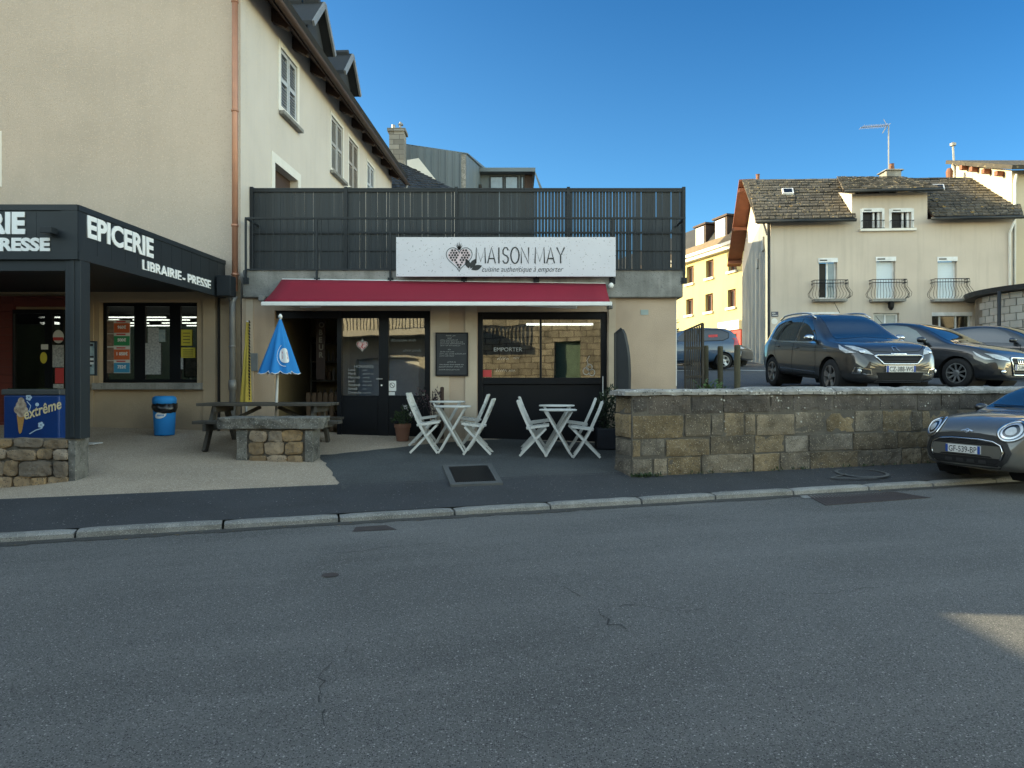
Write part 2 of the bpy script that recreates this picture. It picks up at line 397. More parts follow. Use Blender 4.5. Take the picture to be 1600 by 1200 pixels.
# kerb of granite stones
b = MB(); s = -22.0; rr = random.Random(3)
marks = [-15.5]
while marks[-1] < 16: marks.append(marks[-1] + rr.uniform(1.0, 1.3))
for a, c in zip(marks[:-1], marks[1:]):
    g = .012; z1 = .074 + rr.uniform(-.006, .006); n = 8; j = rr.uniform(-.008, .008)
    rows = []
    for i in range(n + 1):
        ss = a + g + (c - a - 2*g) * i / n
        e = .018 if i in (0, n) else 0
        w = [rr.uniform(-.006, .006) for _ in range(5)]
        rows.append([b.v(KP(ss, -.012 + j + w[0], -.05)), b.v(KP(ss, -.006 + j + e*.6 + w[1], z1 - .025)), b.v(KP(ss, .028 + j + e + w[2], z1 - e*.8 + w[4]*.5)),
                     b.v(KP(ss, .125 + w[3], z1 - e*.5)), b.v(KP(ss, .14, z1 - .03)), b.v(KP(ss, .14, -.05))])
    for i in range(n):
        for k in range(5): b.f([rows[i][k], rows[i][k+1], rows[i+1][k+1], rows[i+1][k]])
    b.f(rows[0]); b.f(rows[-1][::-1])
structure(b.build('kerb', M_granite, smooth=False))
# dark pavement strip
b = MB(); n = 120
prev = None
for i in range(n + 1):
    s = -40 + 80 * i / n
    row = [b.v(KP(s, .138, .070)), b.v(KP(s, .6, .136)), b.v(KP(s, 1.27, .226))]
    if prev:
        for k in range(2): b.f([prev[k], row[k], row[k+1], prev[k+1]])
    prev = row
structure(b.build('pavement', M_pave))
# sandy forecourt
out = [KP(-40, 1.22), KP(1.45, 1.22), (1.6, 10.0), (2.1, 12.7), (-14, 12.7), (-40, 12.7)]
b = MB(); b.fill([(p[0], p[1]) for p in out], lambda x, y: (x, y, gz(x, y)), res=.8)
structure(b.build('forecourt', M_sand, smooth=True))
# dark tarmac ramp laid over the sandy forecourt
edge = [(533, 767), (527, 752), (519, 738), (508, 724), (497, 715), (489, 712), (530, 709), (600, 702), (660, 695), (720, 690), (790, 686)]
edge = [G(*e) for e in edge]
rr = random.Random(5); e2 = []
for p, q in zip(edge[:-1], edge[1:]):
    for i in range(5):
        m = p.lerp(q, i/5); e2.append((m.x + rr.uniform(-.02, .02), m.y + rr.uniform(-.02, .02)))
e2 += [(edge[-1].x, edge[-1].y), (1.0, 12.38), (1.9, 12.38), (1.52, 9.9)]
s0 = Vector((edge[0].x, edge[0].y, 0))
e2 += [(1.55, KC + KS*1.55 + 1.20/KU.x), (s0.x + .05, KC + KS*(s0.x+.05) + 1.20/KU.x)]
b = MB(); b.fill(e2, lambda x, y: (x, y, gz(x, y) + .004), res=.5)
structure(b.build('tarmac_ramp', M_drive, smooth=True))
# car park behind the wall, rising to the back
def pz(y): return 1.2 + .058 * (y - 12) if y > 11 else 1.142
b = MB()
WL = lambda x: 9.18 + KS * x
out = [(1.75, WL(1.75) + .3), (40, WL(40) + .3), (60, 60), (-10, 60), (-10, 25), (2.9, 25), (2.9, 12.6), (1.9, 12.4)]
b.fill(out, lambda x, y: (x, y, pz(y)), res=3.0)
structure(b.build('car_park', M_park))
M_line = mat('worn road marking', (.6, .6, .58), .8, (.35, .35, .34), 8, 1.0)
b = MB()
for a, c in (((1155, 569), (1200, 573)), ((1056, 567), (1088, 567))):
    p = P(a[0], a[1], 24.5); q = P(c[0], c[1], 24.0); p.z = pz(p.y) + .006; q.z = pz(q.y) + .006
    b.poly([p, q, q + Vector((0, .5, .03)), p + Vector((0, .5, .03))])
structure(b.build('parking_line', M_line))

# ================================================================== walls with openings
def wall_mb(mb, x0, x1, z0, z1, holes, y, depth=.3, M=None):
    """front face at local n=y with rectangular holes (x0,x1,z0,z1), reveals going back by depth (towards -n)"""
    xs = sorted({x0, x1, *[h[0] for h in holes], *[h[1] for h in holes]}); zs = sorted({z0, z1, *[h[2] for h in holes], *[h[3] for h in holes]})
    xs = [x for x in xs if x0 <= x <= x1]; zs = [z for z in zs if z0 <= z <= z1]
    old = mb.M
    if M is not None: mb.M = M
    inside = lambda x, z: any(h[0] < x < h[1] and h[2] < z < h[3] for h in holes)
    for i in range(len(xs)-1):
        for k in range(len(zs)-1):
            if not inside((xs[i]+xs[i+1])/2, (zs[k]+zs[k+1])/2):
                mb.poly([(xs[i], y, zs[k]), (xs[i+1], y, zs[k]), (xs[i+1], y, zs[k+1]), (xs[i], y, zs[k+1])])
    for (a, c, d, e) in holes:
        mb.poly([(a, y, d), (a, y, e), (a, y-depth, e), (a, y-depth, d)]); mb.poly([(c, y, d), (c, y-depth, d), (c, y-depth, e), (c, y, e)])
        mb.poly([(a, y, e), (c, y, e), (c, y-depth, e), (a, y-depth, e)]); mb.poly([(a, y, d), (a, y-depth, d), (c, y-depth, d), (c, y, d)])
    mb.M = old
FRONT = lambda Y: frame(0, Y, 1, 0)      # s = X, n = towards the camera (-Y)

def rect_frame(mb, x0, x1, z0, z1, w, y0, y1):
    mb.box(x0, x0+w, y0, y1, z0, z1); mb.box(x1-w, x1, y0, y1, z0, z1)
    mb.box(x0+w, x1-w, y0, y1, z0, z0+w); mb.box(x0+w, x1-w, y0, y1, z1-w, z1)

# ================================================================== TALL HOUSE (left)
YG = 12.5; CX = -4.78
SIDE = frame(CX, YG, .052, 1)            # s along the receding wall, n outwards (+X)
SL = 12.0; EZ = 8.85
th = thing('tall_house', 'tall beige house with brown timber eaves and louvred shutters, left of the terrace', 'house', (CX, YG, .6))
GW = -16.5                                # left end of the gable (outside the frame)
gwin = (X_(155, YG), X_(308, YG), Z_(598, YG), Z_(472, YG))
gdoor = (X_(-60, YG), X_(97, YG), .5, Z_(484, YG))
b = MB()
zsplit = 3.3
b2 = MB()
wall_mb(b2, GW, CX, .2, zsplit, [gwin, gdoor], 0, .28, FRONT(YG))
b2.build('shopfront_wall', M_grocer, th)
ridge = ((GW + CX) / 2, 13.4)
b.poly([(GW, YG, zsplit), (CX, YG, zsplit), (CX, YG, EZ), (ridge[0], YG, ridge[1]), (GW, YG, EZ)])
b.build('gable_wall', M_render, th)
holes = [(1.55, 2.85, 3.2, 5.85)]
W = [(1.86, 2.8, 6.99, 8.28), (5.2, 6.2, 6.8, 8.18), (6.75, 7.7, 6.8, 8.18), (8.7, 9.55, 6.8, 8.12)]
b = MB(); wall_mb(b, 0, SL, .2, EZ, [holes[0]] + W, 0, .22, SIDE)
b.M = SIDE; b.poly([(SL, 0, .2), (SL, -11.7, .2), (SL, -11.7, EZ), (SL, -5.85, ridge[1]), (SL, 0, EZ)]); b.M = I4
b.build('side_wall', M_render_side, th)
b = MB(); b.box(GW, GW + .1, YG + .01, YG + SL, .2, EZ); b.build('far_side_wall', M_render, th)
# pale surrounds, sills, shutters
M_sur = mat('white window surround', (.74, .72, .67), .85, (.66, .64, .6), 3, .7)
M_shut = mat('faded white shutter', (.46, .48, .51), .6, (.38, .40, .43), 5, .8)
M_shut2 = mat('taupe shutter', (.36, .33, .30), .6, (.30, .275, .25), 5, .8)
M_shdark = mat('shutter gap', (.05, .055, .065), .8)
for i, (s0, s1, z0, z1) in enumerate(W):
    wroot = MB(SIDE); fw_ = .13 if i == 0 else .07; rect_frame(wroot, s0 - fw_, s1 + fw_, z0 - .02, z1 + fw_, fw_ - .002, .0, .012)
    wo_ = wroot.build('window', M_sur, th)
    b = MB(SIDE); b.box(s0 - .1, s1 + .1, .014, .12, z0 - .1, z0 - .022); b.build('sill', M_concrete, wo_, bevel=.01)
    b = MB(SIDE); b.box(s0 + .005, s1 - .005, -.16, -.14, z0 + .005, z1 - .005); b.build('pane', M_shdark, wo_)
    mid = (s0 + s1) / 2; sm = (M_shut, mat('grey louvred shutter', (.40, .395, .385), .6, (.34, .335, .33), 5, .8), M_shut2, M_shut)[i]
    leaves = [(s0 + .01, mid - .006), (mid + .006, s1 - .01)]
    for (a, c) in leaves:
        b = MB(SIDE); rect_frame(b, a, c, z0 + .03, z1 - .02, .07, -.05, -.01)
        zm = z0 + (z1 - z0) * .52; b.box(a + .07, c - .07, -.05, -.01, zm - .04, zm + .04)
        z = z0 + .13
        while z < z1 - .12:
            if abs(z - zm) > .06:
                if True: b.hexa([(a+.071, -.044, z-.036), (c-.071, -.044, z-.036), (c-.071, -.006, z-.036), (a+.071, -.006, z-.036), (a+.071, -.044, z), (c-.071, -.044, z), (c-.071, -.030, z), (a+.071, -.030, z)])
            z += .062 if i == 0 else .0385
        b.build('shutter', sm, wo_); b = MB(SIDE); b.box(a+.071, c-.071, -.056, -.052, z0+.101, z1-.091); b.build('shutter_gap', M_shdark if i == 0 else sm, wo_)
s0, s1, z0, z1 = holes[0]
b = MB(SIDE); b.box(s0 - .16, s0, 0, .014, z0, z1 + .18); b.box(s1, s1 + .16, 0, .014, z0, z1 + .18); b.box(s0, s1, 0, .014, z1, z1 + .18)
dw = b.build('terrace_door', M_sur, th)
b = MB(SIDE); b.box(s0 + .004, s1 - .004, -.2, -.17, z0, z1 - .004); b.build('door_leaf', M_brown, dw)
# corner strip at the gable side seen at the very left edge
b = MB(); b.box(X_(-60, YG), X_(3, YG), YG - .02, YG - .001, Z_(292, YG), Z_(205, YG)); b.build('window_surround', M_sur, th)
# roof: two slopes with overhang
OH = .42
def roof_slope(mb, a, bq, c, d, th_=.1):
    n = (Vector(bq) - Vector(a)).cross(Vector(d) - Vector(a)).normalized() * th_
    mb.hexa([Vector(a) - n, Vector(bq) - n, Vector(c) - n, Vector(d) - n, a, bq, c, d])
zr, ze = 4.55 / 5.86, 0
slope = (ridge[1] - EZ) / 5.86
ezo = EZ + .12 - OH * slope
b = MB(SIDE)
roof_slope(b, (-.55, OH, ezo), (SL + .5, OH, ezo), (SL + .5, -5.86, ridge[1] + .12), (-.55, -5.86, ridge[1] + .12), .12)
b.build('roof', M_slate_dark, th); b = MB(SIDE)
roof_slope(b, (SL + .5, -11.72 - OH, ezo), (-.55, -11.72 - OH, ezo), (-.55, -5.86, ridge[1] + .12), (SL + .5, -5.86, ridge[1] + .12), .12)
roof = b.build('roof', M_slate_dark, th)
b = MB(SIDE)  # soffit board
b.hexa([(-.5, .02, EZ-.02), (SL+.45, .02, EZ-.02), (SL+.45, OH-.02, ezo-.22), (-.5, OH-.02, ezo-.22), (-.5, .02, EZ+.03), (SL+.45, .02, EZ+.03), (SL+.45, OH-.02, ezo-.17), (-.5, OH-.02, ezo-.17)])
b.build('soffit', M_brown, th)
for k in range(11):
    s = .25 + k * 1.13
    b = MB(SIDE)
    zt = EZ - .03
    b.prism([(s, .0, zt), (s, .36, zt - .32 * slope - .02), (s, .36, zt - .32*slope - .12), (s, .30, zt - .32*slope - .17), (s, .24, zt - .32*slope - .13), (s, .0, zt - .26)], (.14, 0, 0))
    b.build('rafter_end', M_brown, th)
b = MB(SIDE); pts = []
gzz = ezo - .16
b.tube([(-.55, OH + .055, gzz), (SL + .5, OH + .055, gzz)], .065, 10); b.build('gutter', M_brown, th, smooth=True)
b = MB(SIDE); b.tube([(SL + .42, OH + .05, gzz - .03), (SL + .42, OH - .05, gzz - .25), (SL - .12, .08, gzz - .5), (SL - .12, .08, 4.6)], .045, 8); b.build('rear_downpipe', M_steelgrey, th, smooth=True)
# dormers on the slope facing right
for (sa, sb, zf, za) in ((3.75, 5.2, 9.75, 10.5), (6.25, 7.6, 9.72, 10.4)):
    sm = (sa + sb) / 2
    b = MB(SIDE); b.prism([(sa + .15, -.15, 8.9), (sb - .15, -.15, 8.9), (sb - .15, -.15, zf), (sm, -.15, za - .12), (sa + .15, -.15, zf)], (0, -1.6, 0))
    dm = b.build('dormer', M_slate_dark, th)
    b = MB(SIDE)
    for sgn, s_ in ((1, sa), (-1, sb)):
        a = (s_ - .08 * sgn, .05, zf - .1); c = (sm, .05, za)
        b.hexa([a, c, (c[0], -2.4, c[2]), (a[0], -2.4, a[2]), (a[0], a[1], a[2] + .1), (c[0], c[1], c[2] + .1), (c[0], -2.4, c[2] + .1), (a[0], -2.4, a[2] + .1)])
    b.build('dormer_roof', M_slate_dark, dm)
    b = MB(SIDE)
    for k in range(4): b.tube([(sm, -.05 - .42*k, za + .1), (sm, -.42 - .42*k, za + .1)], .1, 8)
    b.build('ridge_tile', M_slate_dark, dm)
    b = MB(SIDE)
    for sgn, s_ in ((1, sa), (-1, sb)): b.bar((s_ - .09*sgn, .075, zf - .08), (sm, .075, za + .03), .05, .12)
    b.build('barge_board', M_steelgrey, dm)
# copper downpipe at the corner and grey lower pipe
b = MB(); px = X_(365, 12.3)
b.tube([(px, 12.36, 9.2), (px, 12.36, Z_(455, 12.36))], .05, 10)
for z in (8.1, 6.2, 4.2, 3.35): b.lathe([(.062, 0), (.062, .035)], 12, (px, 12.36, z))
cp = b.build('copper_downpipe', M_copper, th, smooth=True)
b = MB(); x1 = X_(361, 12.3)
b.tube([(px, 12.36, Z_(462, 12.36)), (x1, 12.36, Z_(472, 12.36)), (x1, 12.36, .72)], .052, 10)
b.lathe([(.066, 0), (.066, .18)], 12, (x1, 12.36, 1.35)); b.lathe([(.062, 0), (.062, .03)], 12, (x1, 12.36, 2.1))
b.tube([(X_(349, 12.2), 12.15, Z_(452, 12.2)), (X_(352, 12.2), 12.25, Z_(459, 12.2)), (X_(358, 12.3), 12.34, Z_(464, 12.3)), (x1, 12.36, Z_(474, 12.36))], .04, 8)
b.build('grey_downpipe', M_steelgrey, th, smooth=True)
b = MB(); b.box(X_(340, 12.45), X_(342.5, 12.45), 12.44, 12.498, .6, 3.2); b.build('wall_joint', M_dark, th)
for (a, c) in ((130, 147), (318, 338)):
    b = MB(); b.box(X_(a, YG), X_(c, YG), YG - .03, YG - .001, .3, 3.0); b.build('pilaster', M_grocer, th)
b = MB(); b.box(X_(150, YG), X_(318, YG), YG - .14, YG - .001, gwin[2] - .12, gwin[2] - .002); b.build('window_sill', M_concrete, th, bevel=.012)
# grocery shop window
b = MB(); 
wx0, wx1, wz0, wz1 = gwin
Yw = YG + .12
rect_frame(b, wx0 + .002, wx1 - .002, wz0 + .002, wz1 - .002, .06, Yw, Yw + .06)
for pxm in (204, 260): b.box(X_(pxm, YG), X_(pxm + 17, YG), Yw, Yw + .06, wz0 + .062, wz1 - .062)
b.box(wx0 + .062, wx1 - .062, Yw + .061, Yw + .07, wz0 + .062, wz0 + .12)
gw = b.build('shop_window', M_black, th)
b = MB(); b.box(wx0 + .06, wx1 - .06, Yw + .03, Yw + .036, wz0 + .06, wz1 - .06); b.build('pane', M_glass, gw)
# room behind the window
b = MB(); bx0, bx1, by0, by1, bz0, bz1 = -9.6, -5.1, YG + .28, YG + 5, .7, 3.1
for q in ([(bx0,by1,bz0),(bx1,by1,bz0),(bx1,by1,bz1),(bx0,by1,bz1)], [(bx0,by0,bz0),(bx0,by1,bz0),(bx0,by1,bz1),(bx0,by0,bz1)], [(bx1,by0,bz0),(bx1,by1,bz0),(bx1,by1,bz1),(bx1,by0,bz1)],
          [(bx0,by0,bz1),(bx1,by0,bz1),(bx1,by1,bz1),(bx0,by1,bz1)], [(bx0,by0,bz0),(bx1,by0,bz0),(bx1,by1,bz0),(bx0,by1,bz0)]): b.poly(q)
for k in range(3): b.box(-8.6 + k*1.15, -7.9 + k*1.15, YG + 2.4, YG + 2.8, .72, 1.95)
b.build('shop_interior', M_dark, th)
for k, (yy, zz) in enumerate(((YG + 1.0, 2.72), (YG + 2.0, 2.76), (YG + 3.2, 2.80), (YG + 4.4, 2.84))):
    b = MB()
    for xa in (-9.2, -7.75, -6.3): b.box(xa, xa + 1.15, yy, yy + .05, zz, zz + .022)
    b.build('ceiling_light', M_tube, th)
# posters stuck behind the panes
def col(n, c): return flat('paper ' + n, c, .7)
Yp = Yw + .012
def paper(parent, x0, y0, x1, y1, c, name='poster', Y=None, dz=0.0):
    Y = (Y or Yp) - dz
    b = MB(); b.box(X_(x0, Y), X_(x1, Y), Y, Y + .004, Z_(y1, Y), Z_(y0, Y)); return b.build(name, c, parent)
C_or, C_gr, C_bl, C_wh, C_ye, C_ph, C_rd = col('orange', (.55, .12, .04)), col('green', (.03, .25, .10)), col('blue', (.05, .28, .50)), col('white', (.62, .62, .60)), col('yellow', (.55, .46, .05)), \
    mat('printed portrait', (.10, .075, .06), .6, (.32, .22, .17), 14, 1.0), col('red', (.50, .05, .05))
M_print = mat('printed sheet', (.55, .55, .55), .6, (.12, .13, .14), 30, 1.0)
M_print2 = mat('printed colour sheet', (.40, .45, .46), .6, (.12, .2, .22), 16, 1.0)
b = MB(); b.box(X_(165, Yp), X_(203, Yp), Yp + .005, Yp + .008, Z_(583, Yp), Z_(500, Yp)); pp = b.build('poster', C_wh, gw)
rows = [(505, 520, C_or, '960€'), (525, 540, C_gr, '500€'), (546, 562, C_or, '1 050€'), (567, 582, C_bl, '752€')]
for (ya, yb, cc, tx) in rows:
    b = MB(); b.box(X_(178, Yp), X_(202.5, Yp), Yp - .001, Yp + .003, Z_(yb, Yp), Z_(ya, Yp)); q = b.build('price_panel', cc, pp)
    b = MB(); b.text(tx, .075, TXT((X_(190.5, Yp), Yp - .004, Z_((ya + yb)/2 + 1, Yp))), 0, .95, .003, 0, 'CENTER'); b.build('price_lettering', M_letter, pp)
    b = MB(); b.box(X_(165.5, Yp), X_(177.5, Yp), Yp - .001, Yp + .003, Z_(yb + 1, Yp), Z_(ya - 3, Yp)); b.build('portrait_photo', C_ph, pp)
    b = MB(); b.box(X_(182, Yp), X_(196, Yp), Yp - .001, Yp + .003, Z_(ya - 1.5, Yp), Z_(ya - 3.5, Yp)); b.build('caption', C_rd, pp)
for (a, c, d, e, m) in ((231, 512, 248, 536, M_print), (226, 536, 251, 585, M_print), (283, 515, 300, 540, C_ye), (283, 543, 305, 559, C_ye), (275, 559, 286, 577, M_print), (248, 515, 258, 534, M_print2)):
    q = paper(gw, a, c, d, e, m)
    if m is C_ye:
        bb = MB()
        for k in range(4):
            zz = Z_(c + (e - c) * (.2 + .2*k), Yp); bb.box(X_(a + 3, Yp), X_(d - 3, Yp), Yp - .003, Yp - .001, zz - .012, zz)
        bb.build('printed_line', M_ink, q)
# red clad entrance with glass door under the canopy
M_redclad = mat('dark red cladding', (.13, .022, .015), .6, (.10, .018, .012), 2, .7)
b = MB()
k = 0
zt = 3.0
z = .5
while z < zt:
    b.box(GW + .1, X_(22, YG - .05), YG - .06, YG - .002, z, min(z + .135, zt)); z += .14
z = gdoor[3] + .05
while z < zt:
    b.box(X_(22.5, YG - .05), X_(101, YG - .05), YG - .06, YG - .002, z, min(z + .135, zt)); z += .14
b.build('cladding', M_redclad, th)
Yd = YG - .02
b = MB()
for (a, c) in ((22.5, 24), (72.5, 84), (97, 101)): b.box(X_(a, Yd), X_(c, Yd), Yd - .05, Yd + .02, .6, gdoor[3])
b.box(X_(24, Yd), X_(72.5, Yd), Yd - .05, Yd + .02, gdoor[3] - .07, gdoor[3]); b.box(X_(84, Yd), X_(97, Yd), Yd - .05, Yd + .02, gdoor[3] - .07, gdoor[3])
dr = b.build('entrance_door', M_black, th)
b = MB(); b.box(X_(24, Yd), X_(72.5, Yd), Yd - .01, Yd - .004, .6, gdoor[3] - .07); b.box(X_(84, Yd), X_(97, Yd), Yd - .01, Yd - .004, .6, gdoor[3] - .07); b.build('pane', M_glass, dr)
b = MB(); b.box(-10.6, -9.7, YG + .3, YG + 3.0, .7, .72); b.box(-10.2, -8.9, YG + 2.0, YG + 2.6, .72, 1.9); b.box(-12, -9.0, YG + 3.0, YG + 3.1, .6, 3.1); b.build('hall_interior', M_dark, th)
b = MB(); b.box(-9.35, -8.8, YG + 1.2, YG + 1.3, 2.62, 2.66); b.build('hall_light', M_tube, th)
Ys = Yd - .012
for (a, c, d, e, m, nm) in ((82, 539, 99.5, 574, M_print, 'notice'), (86, 575, 99.5, 599, C_rd, 'notice'), (64, 538, 75, 546, C_wh, 'notice'), (83, 600, 99, 636, M_print, 'notice')): paper(dr, a, c, d, e, m, nm, Ys - .042)
for (cx, cy, rx, ry, m) in ((68, 559, 5.5, 9, C_ye), (91, 526, 8.5, 10.5, C_wh)):
    b = MB(); Yq = Ys - .05; b.prism([P(cx + rx*cos(t*pi/10), cy + ry*sin(t*pi/10), Yq) for t in range(20)], (0, .003, 0)); q = b.build('round_sticker', m, dr)
    if m is C_wh:
        b = MB(); b.box(X_(cx - 8, Yq), X_(cx + 8, Yq), Yq - .003, Yq - .001, Z_(cy + 6, Yq), Z_(cy + 1, Yq)); b.build('red_band', C_rd, q)

# ------------------------------------------------------------------ grocery canopy
YC = 8.55; CXc = X_(122, YC); ztop, zbot = 3.62, 2.96
fx = lambda Y: CXc + (Y - YC) * .052
CAN = frame(CXc, YC, .052, 1)
gc = thing('grocery_canopy', 'dark grey metal canopy with big white lettering over the grocery entrance', 'canopy', (CXc - .15, YC + .15, .8))
CL = YG - YC - .06
b = MB()
b.M = CAN
b.box(0.06, CL, -6.5, -.06, zbot + .12, zbot + .2)                   # ceiling
b.box(0.06, CL, -6.5, -.06, ztop - .22, ztop - .16)                  # roof deck
b.build('roof_deck', M_anth, gc)
b = MB(CAN)
# side fascia: vertical boards, front fascia
s = 0.0; n = 13
for k in range(n):
    a = .07 + (CL - .07) * k / n; c = .07 + (CL - .07) * (k + 1) / n; b.box(a + .003, c - .003, -.05, 0, zbot + .1, ztop - .07)
b.box(.0, CL, -.055, .012, ztop - .069, ztop); b.box(0.0, CL, -.055, .014, zbot, zbot + .099)
b.build('side_fascia', M_anth2, gc)
b = MB()
FY = YC
x = CXc - .005
b.box(CXc - .20, CXc - .001, FY - .012, FY + .03, zbot + .1, ztop - .07); b.box(CXc - .05, CXc + .004, FY + .0, FY + .075, zbot + .1, ztop - .07)
k = 0; xx = CXc - .203
while xx > CXc - 6:
    b.box(xx - .30 + .003, xx, FY, FY + .04, zbot + .1, ztop - .07); xx -= .30
b.box(CXc - 6.5, CXc - .001, FY - .016, FY + .04, ztop - .069, ztop); b.box(CXc - 6.5, CXc - .001, FY - .014, FY + .04, zbot + .0, zbot + .099)
b.build('front_fascia', M_anth2, gc)
b = MB(); b.box(X_(100, YC), X_(124, YC), YC + .02, YC + .22, Z_(686, YC), zbot); b.box(X_(108, YC), X_(115, YC), YC + .008, YC + .02, Z_(684, YC), zbot - .004)
b.build('post', M_anth2, gc, bevel=.006)
b = MB()
for xo in (5.0,): b.box(CXc - xo, CXc - xo + .2, YC + .02, YC + .22, .1, zbot)
b.box(CXc - 6.4, X_(101, YC), YC + .03, YC + .2, zbot - .13, zbot - .002); b.build('beam', M_anth2, gc)
# lettering
def measure(t, size, off=0.0, ax=0):
    cu = bpy.data.curves.new("m", 'FONT'); cu.body = t; cu.size = size; cu.offset = off
    ob = bpy.data.objects.new("m", cu); COL.objects.link(ob); bpy.context.view_layer.update(); d = ob.dimensions[ax]
    bpy.data.objects.remove(ob); bpy.data.curves.remove(cu); return d
def capr(): return measure('E', 1.0, 0, 1)
b = MB()
r3 = Vector((.052, 1, 0)).normalized()
def side_text(t, pxa, pxb, zb, hgt, boldness=.012):
    # fit between two pixels on the side fascia plane
    def YofP(px): return (CXc - YC*.052) / ((px - 800)/F - .052)
    ya, yb = YofP(pxa), YofP(pxb); wid = (yb - ya) / r3.y
    o = Vector((fx(ya), ya, zb)) + Vector((r3.y, -r3.x, 0)) * .006
    sz = hgt / capr(); b.text(t, sz, TXT(o, r3), .006, wid / measure(t, sz, boldness), boldness)
side_text('EPICERIE', 134.5, 238, 3.272, .25, .013)
b.build('side_lettering', M_letter, gc); b = MB()
side_text('LIBRAIRIE', 221, 282, 3.05, .14, .006); b.build('side_lettering', M_letter, gc); b = MB()
side_text('- PRESSE', 284.5, 328.5, 3.045, .14, .006)
b.build('side_lettering', M_letter, gc)
b = MB()
def front_text(t, pxr, wid, pyb, hgt, bold):
    o = Vector((X_(pxr, YC), FY - .008, Z_(pyb, YC)))
    sz = hgt/capr(); b.text(t, sz, TXT(o), .006, wid/measure(t, sz, bold), bold, 0, 'RIGHT')
front_text('EPICERIE', 39, 1.22, 364, .235, .016); front_text('LIBRAIRIE - PRESSE', 78, 1.95, 391.5, .142, .010)
b.build('front_lettering', M_letter, gc)
b = MB(); p = P(84, 363, YC); b.box(p.x - .07, p.x + .07, YC - .16, YC - .03, p.z - .04, p.z + .035); b.box(p.x - .02, p.x + .02, YC - .03, YC, p.z - .02, p.z + .02); b.build('spotlight', M_anth, gc, bevel=.008)
b = MB(); b.box(X_(338, 12), X_(360, 12), 12.0, 12.25, Z_(462, 12), Z_(430, 12)); b.build('rainwater_box', M_anth, gc, bevel=.01)
b = MB(CAN); b.box(CL - 1.1, CL - .05, -.6, -.35, ztop, ztop + .13); b.build('roof_upstand', M_anth, gc)

# ================================================================== TERRACE BUILDING (restaurant)
YF = 12.4
rb = thing('restaurant', 'flat roofed peach restaurant with dark shopfront beneath the fenced terrace', 'restaurant', (-1, YF, .5))
BX0, BX1 = X_(378, YF), X_(1057, YF)
zs0, zs1 = Z_(466, YF), Z_(423, YF)
dop = (X_(429, YF), X_(672, YF), .3, Z_(485, YF)); wop = (X_(746, YF), X_(949, YF), .3, Z_(487, YF))
b = MB(); wall_mb(b, BX0, BX1, .2, zs0, [dop, wop], 0, .22, FRONT(YF))
b.box(BX1 - .004, BX1, YF + .003, YF + 11.5, .3, zs0)
b.build('wall', M_shop, rb)
for (a, c) in ((385, 396), (673, 702), (727, 745), (951, 962)):
    b = MB(); b.box(X_(a, YF), X_(c, YF), YF - .022, YF - .001, .35, zs0 - .004); b.build('pilaster', mat('pale render band', (.56, .46, .35), .9, (.50, .41, .31), 2, .8, bump=.3, bscale=60, stain=.15, stain_scale=1.5, zgrime=(.6, 1.0, (.22, .19, .16), .5)), rb)
b = MB(); b.box(X_(383, YF), X_(1065, YF), YF - .12, YF + 11.6, zs0, zs1); b.build('concrete_slab', M_concrete, rb, bevel=.02)
b = MB(); b.box(BX1 - .01, BX1 + .004, YF - .004, YF + .02, Z_(603, YF), zs0 - .005); b.build('corner_bead', M_sur, rb)
# patched plaque
b = MB(); b.box(X_(1001, YF), X_(1013, YF), YF - .008, YF - .001, Z_(492, YF), Z_(484, YF)); b.build('utility_tag', mat('pale teal', (.35, .42, .40), .7), rb)
b = MB(); b.box(X_(390, YF), X_(404, YF), YF - .05, YF - .024, Z_(580, YF), Z_(552, YF)); b.build('letter_box', mat('letter box grey', (.20, .22, .24), .5), rb, bevel=.006)
# interior
b = MB(); bx0, bx1, by0, by1, bz0, bz1 = X_(540, YF), X_(952, YF) , YF + .3, YF + 4.5, .5, 2.85
for q in ([(bx0,by1,bz0),(bx1,by1,bz0),(bx1,by1,bz1),(bx0,by1,bz1)], [(bx0,by0,bz0),(bx0,by1,bz0),(bx0,by1,bz1),(bx0,by0,bz1)], [(bx1,by0,bz0),(bx1,by1,bz0),(bx1,by1,bz1),(bx1,by0,bz1)],
          [(bx0,by0,bz1),(bx1,by0,bz1),(bx1,by1,bz1),(bx0,by1,bz1)], [(bx0,by0,bz0),(bx1,by0,bz0),(bx1,by1,bz0),(bx0,by1,bz0)]): b.poly(q)
b.box(-1.0, 1.2, YF + 1.6, YF + 2.2, .5, 1.45); b.box(-2.6, -1.7, YF + 3.0, YF + 3.5, .5, 2.2)
b.build('room_interior', M_dark, rb)
b = MB(); b.box(X_(822, 14.2), X_(925, 14.2), 14.0, 14.09, Z_(508, 14), Z_(505, 14)); b.build('ceiling_light', M_tube, rb)
# passage recess on the left of the door
M_ochre = mat('ochre passage wall', (.20, .15, .07), .85, (.14, .10, .05), 2, .8)
b = MB(); p0, p1 = dop[0], X_(528, YF); q1 = YF + 2.2
for q in ([(p0, YF+.22, .5), (p0, q1, .5), (p0, q1, 2.85), (p0, YF+.22, 2.85)], [(p0, q1, .5), (p1, q1, .5), (p1, q1, 2.85), (p0, q1, 2.85)], [(p1, YF+.22, .5), (p1, q1, .5), (p1, q1, 2.85), (p1, YF+.22, 2.85)], [(p0, YF+.22, 2.8), (p1, YF+.22, 2.8), (p1, q1, 2.8), (p0, q1, 2.8)], [(p0, YF+.2, .57), (p1, YF+.2, .57), (p1, q1, .57), (p0, q1, .57)]): b.poly(q)
b.build('passage_wall', M_ochre, rb)
b = MB()
for k in range(5): b.box(p0 + .12, p1 - .12, q1 - .35, q1 - .05, .75 + k*.38, .78 + k*.38)
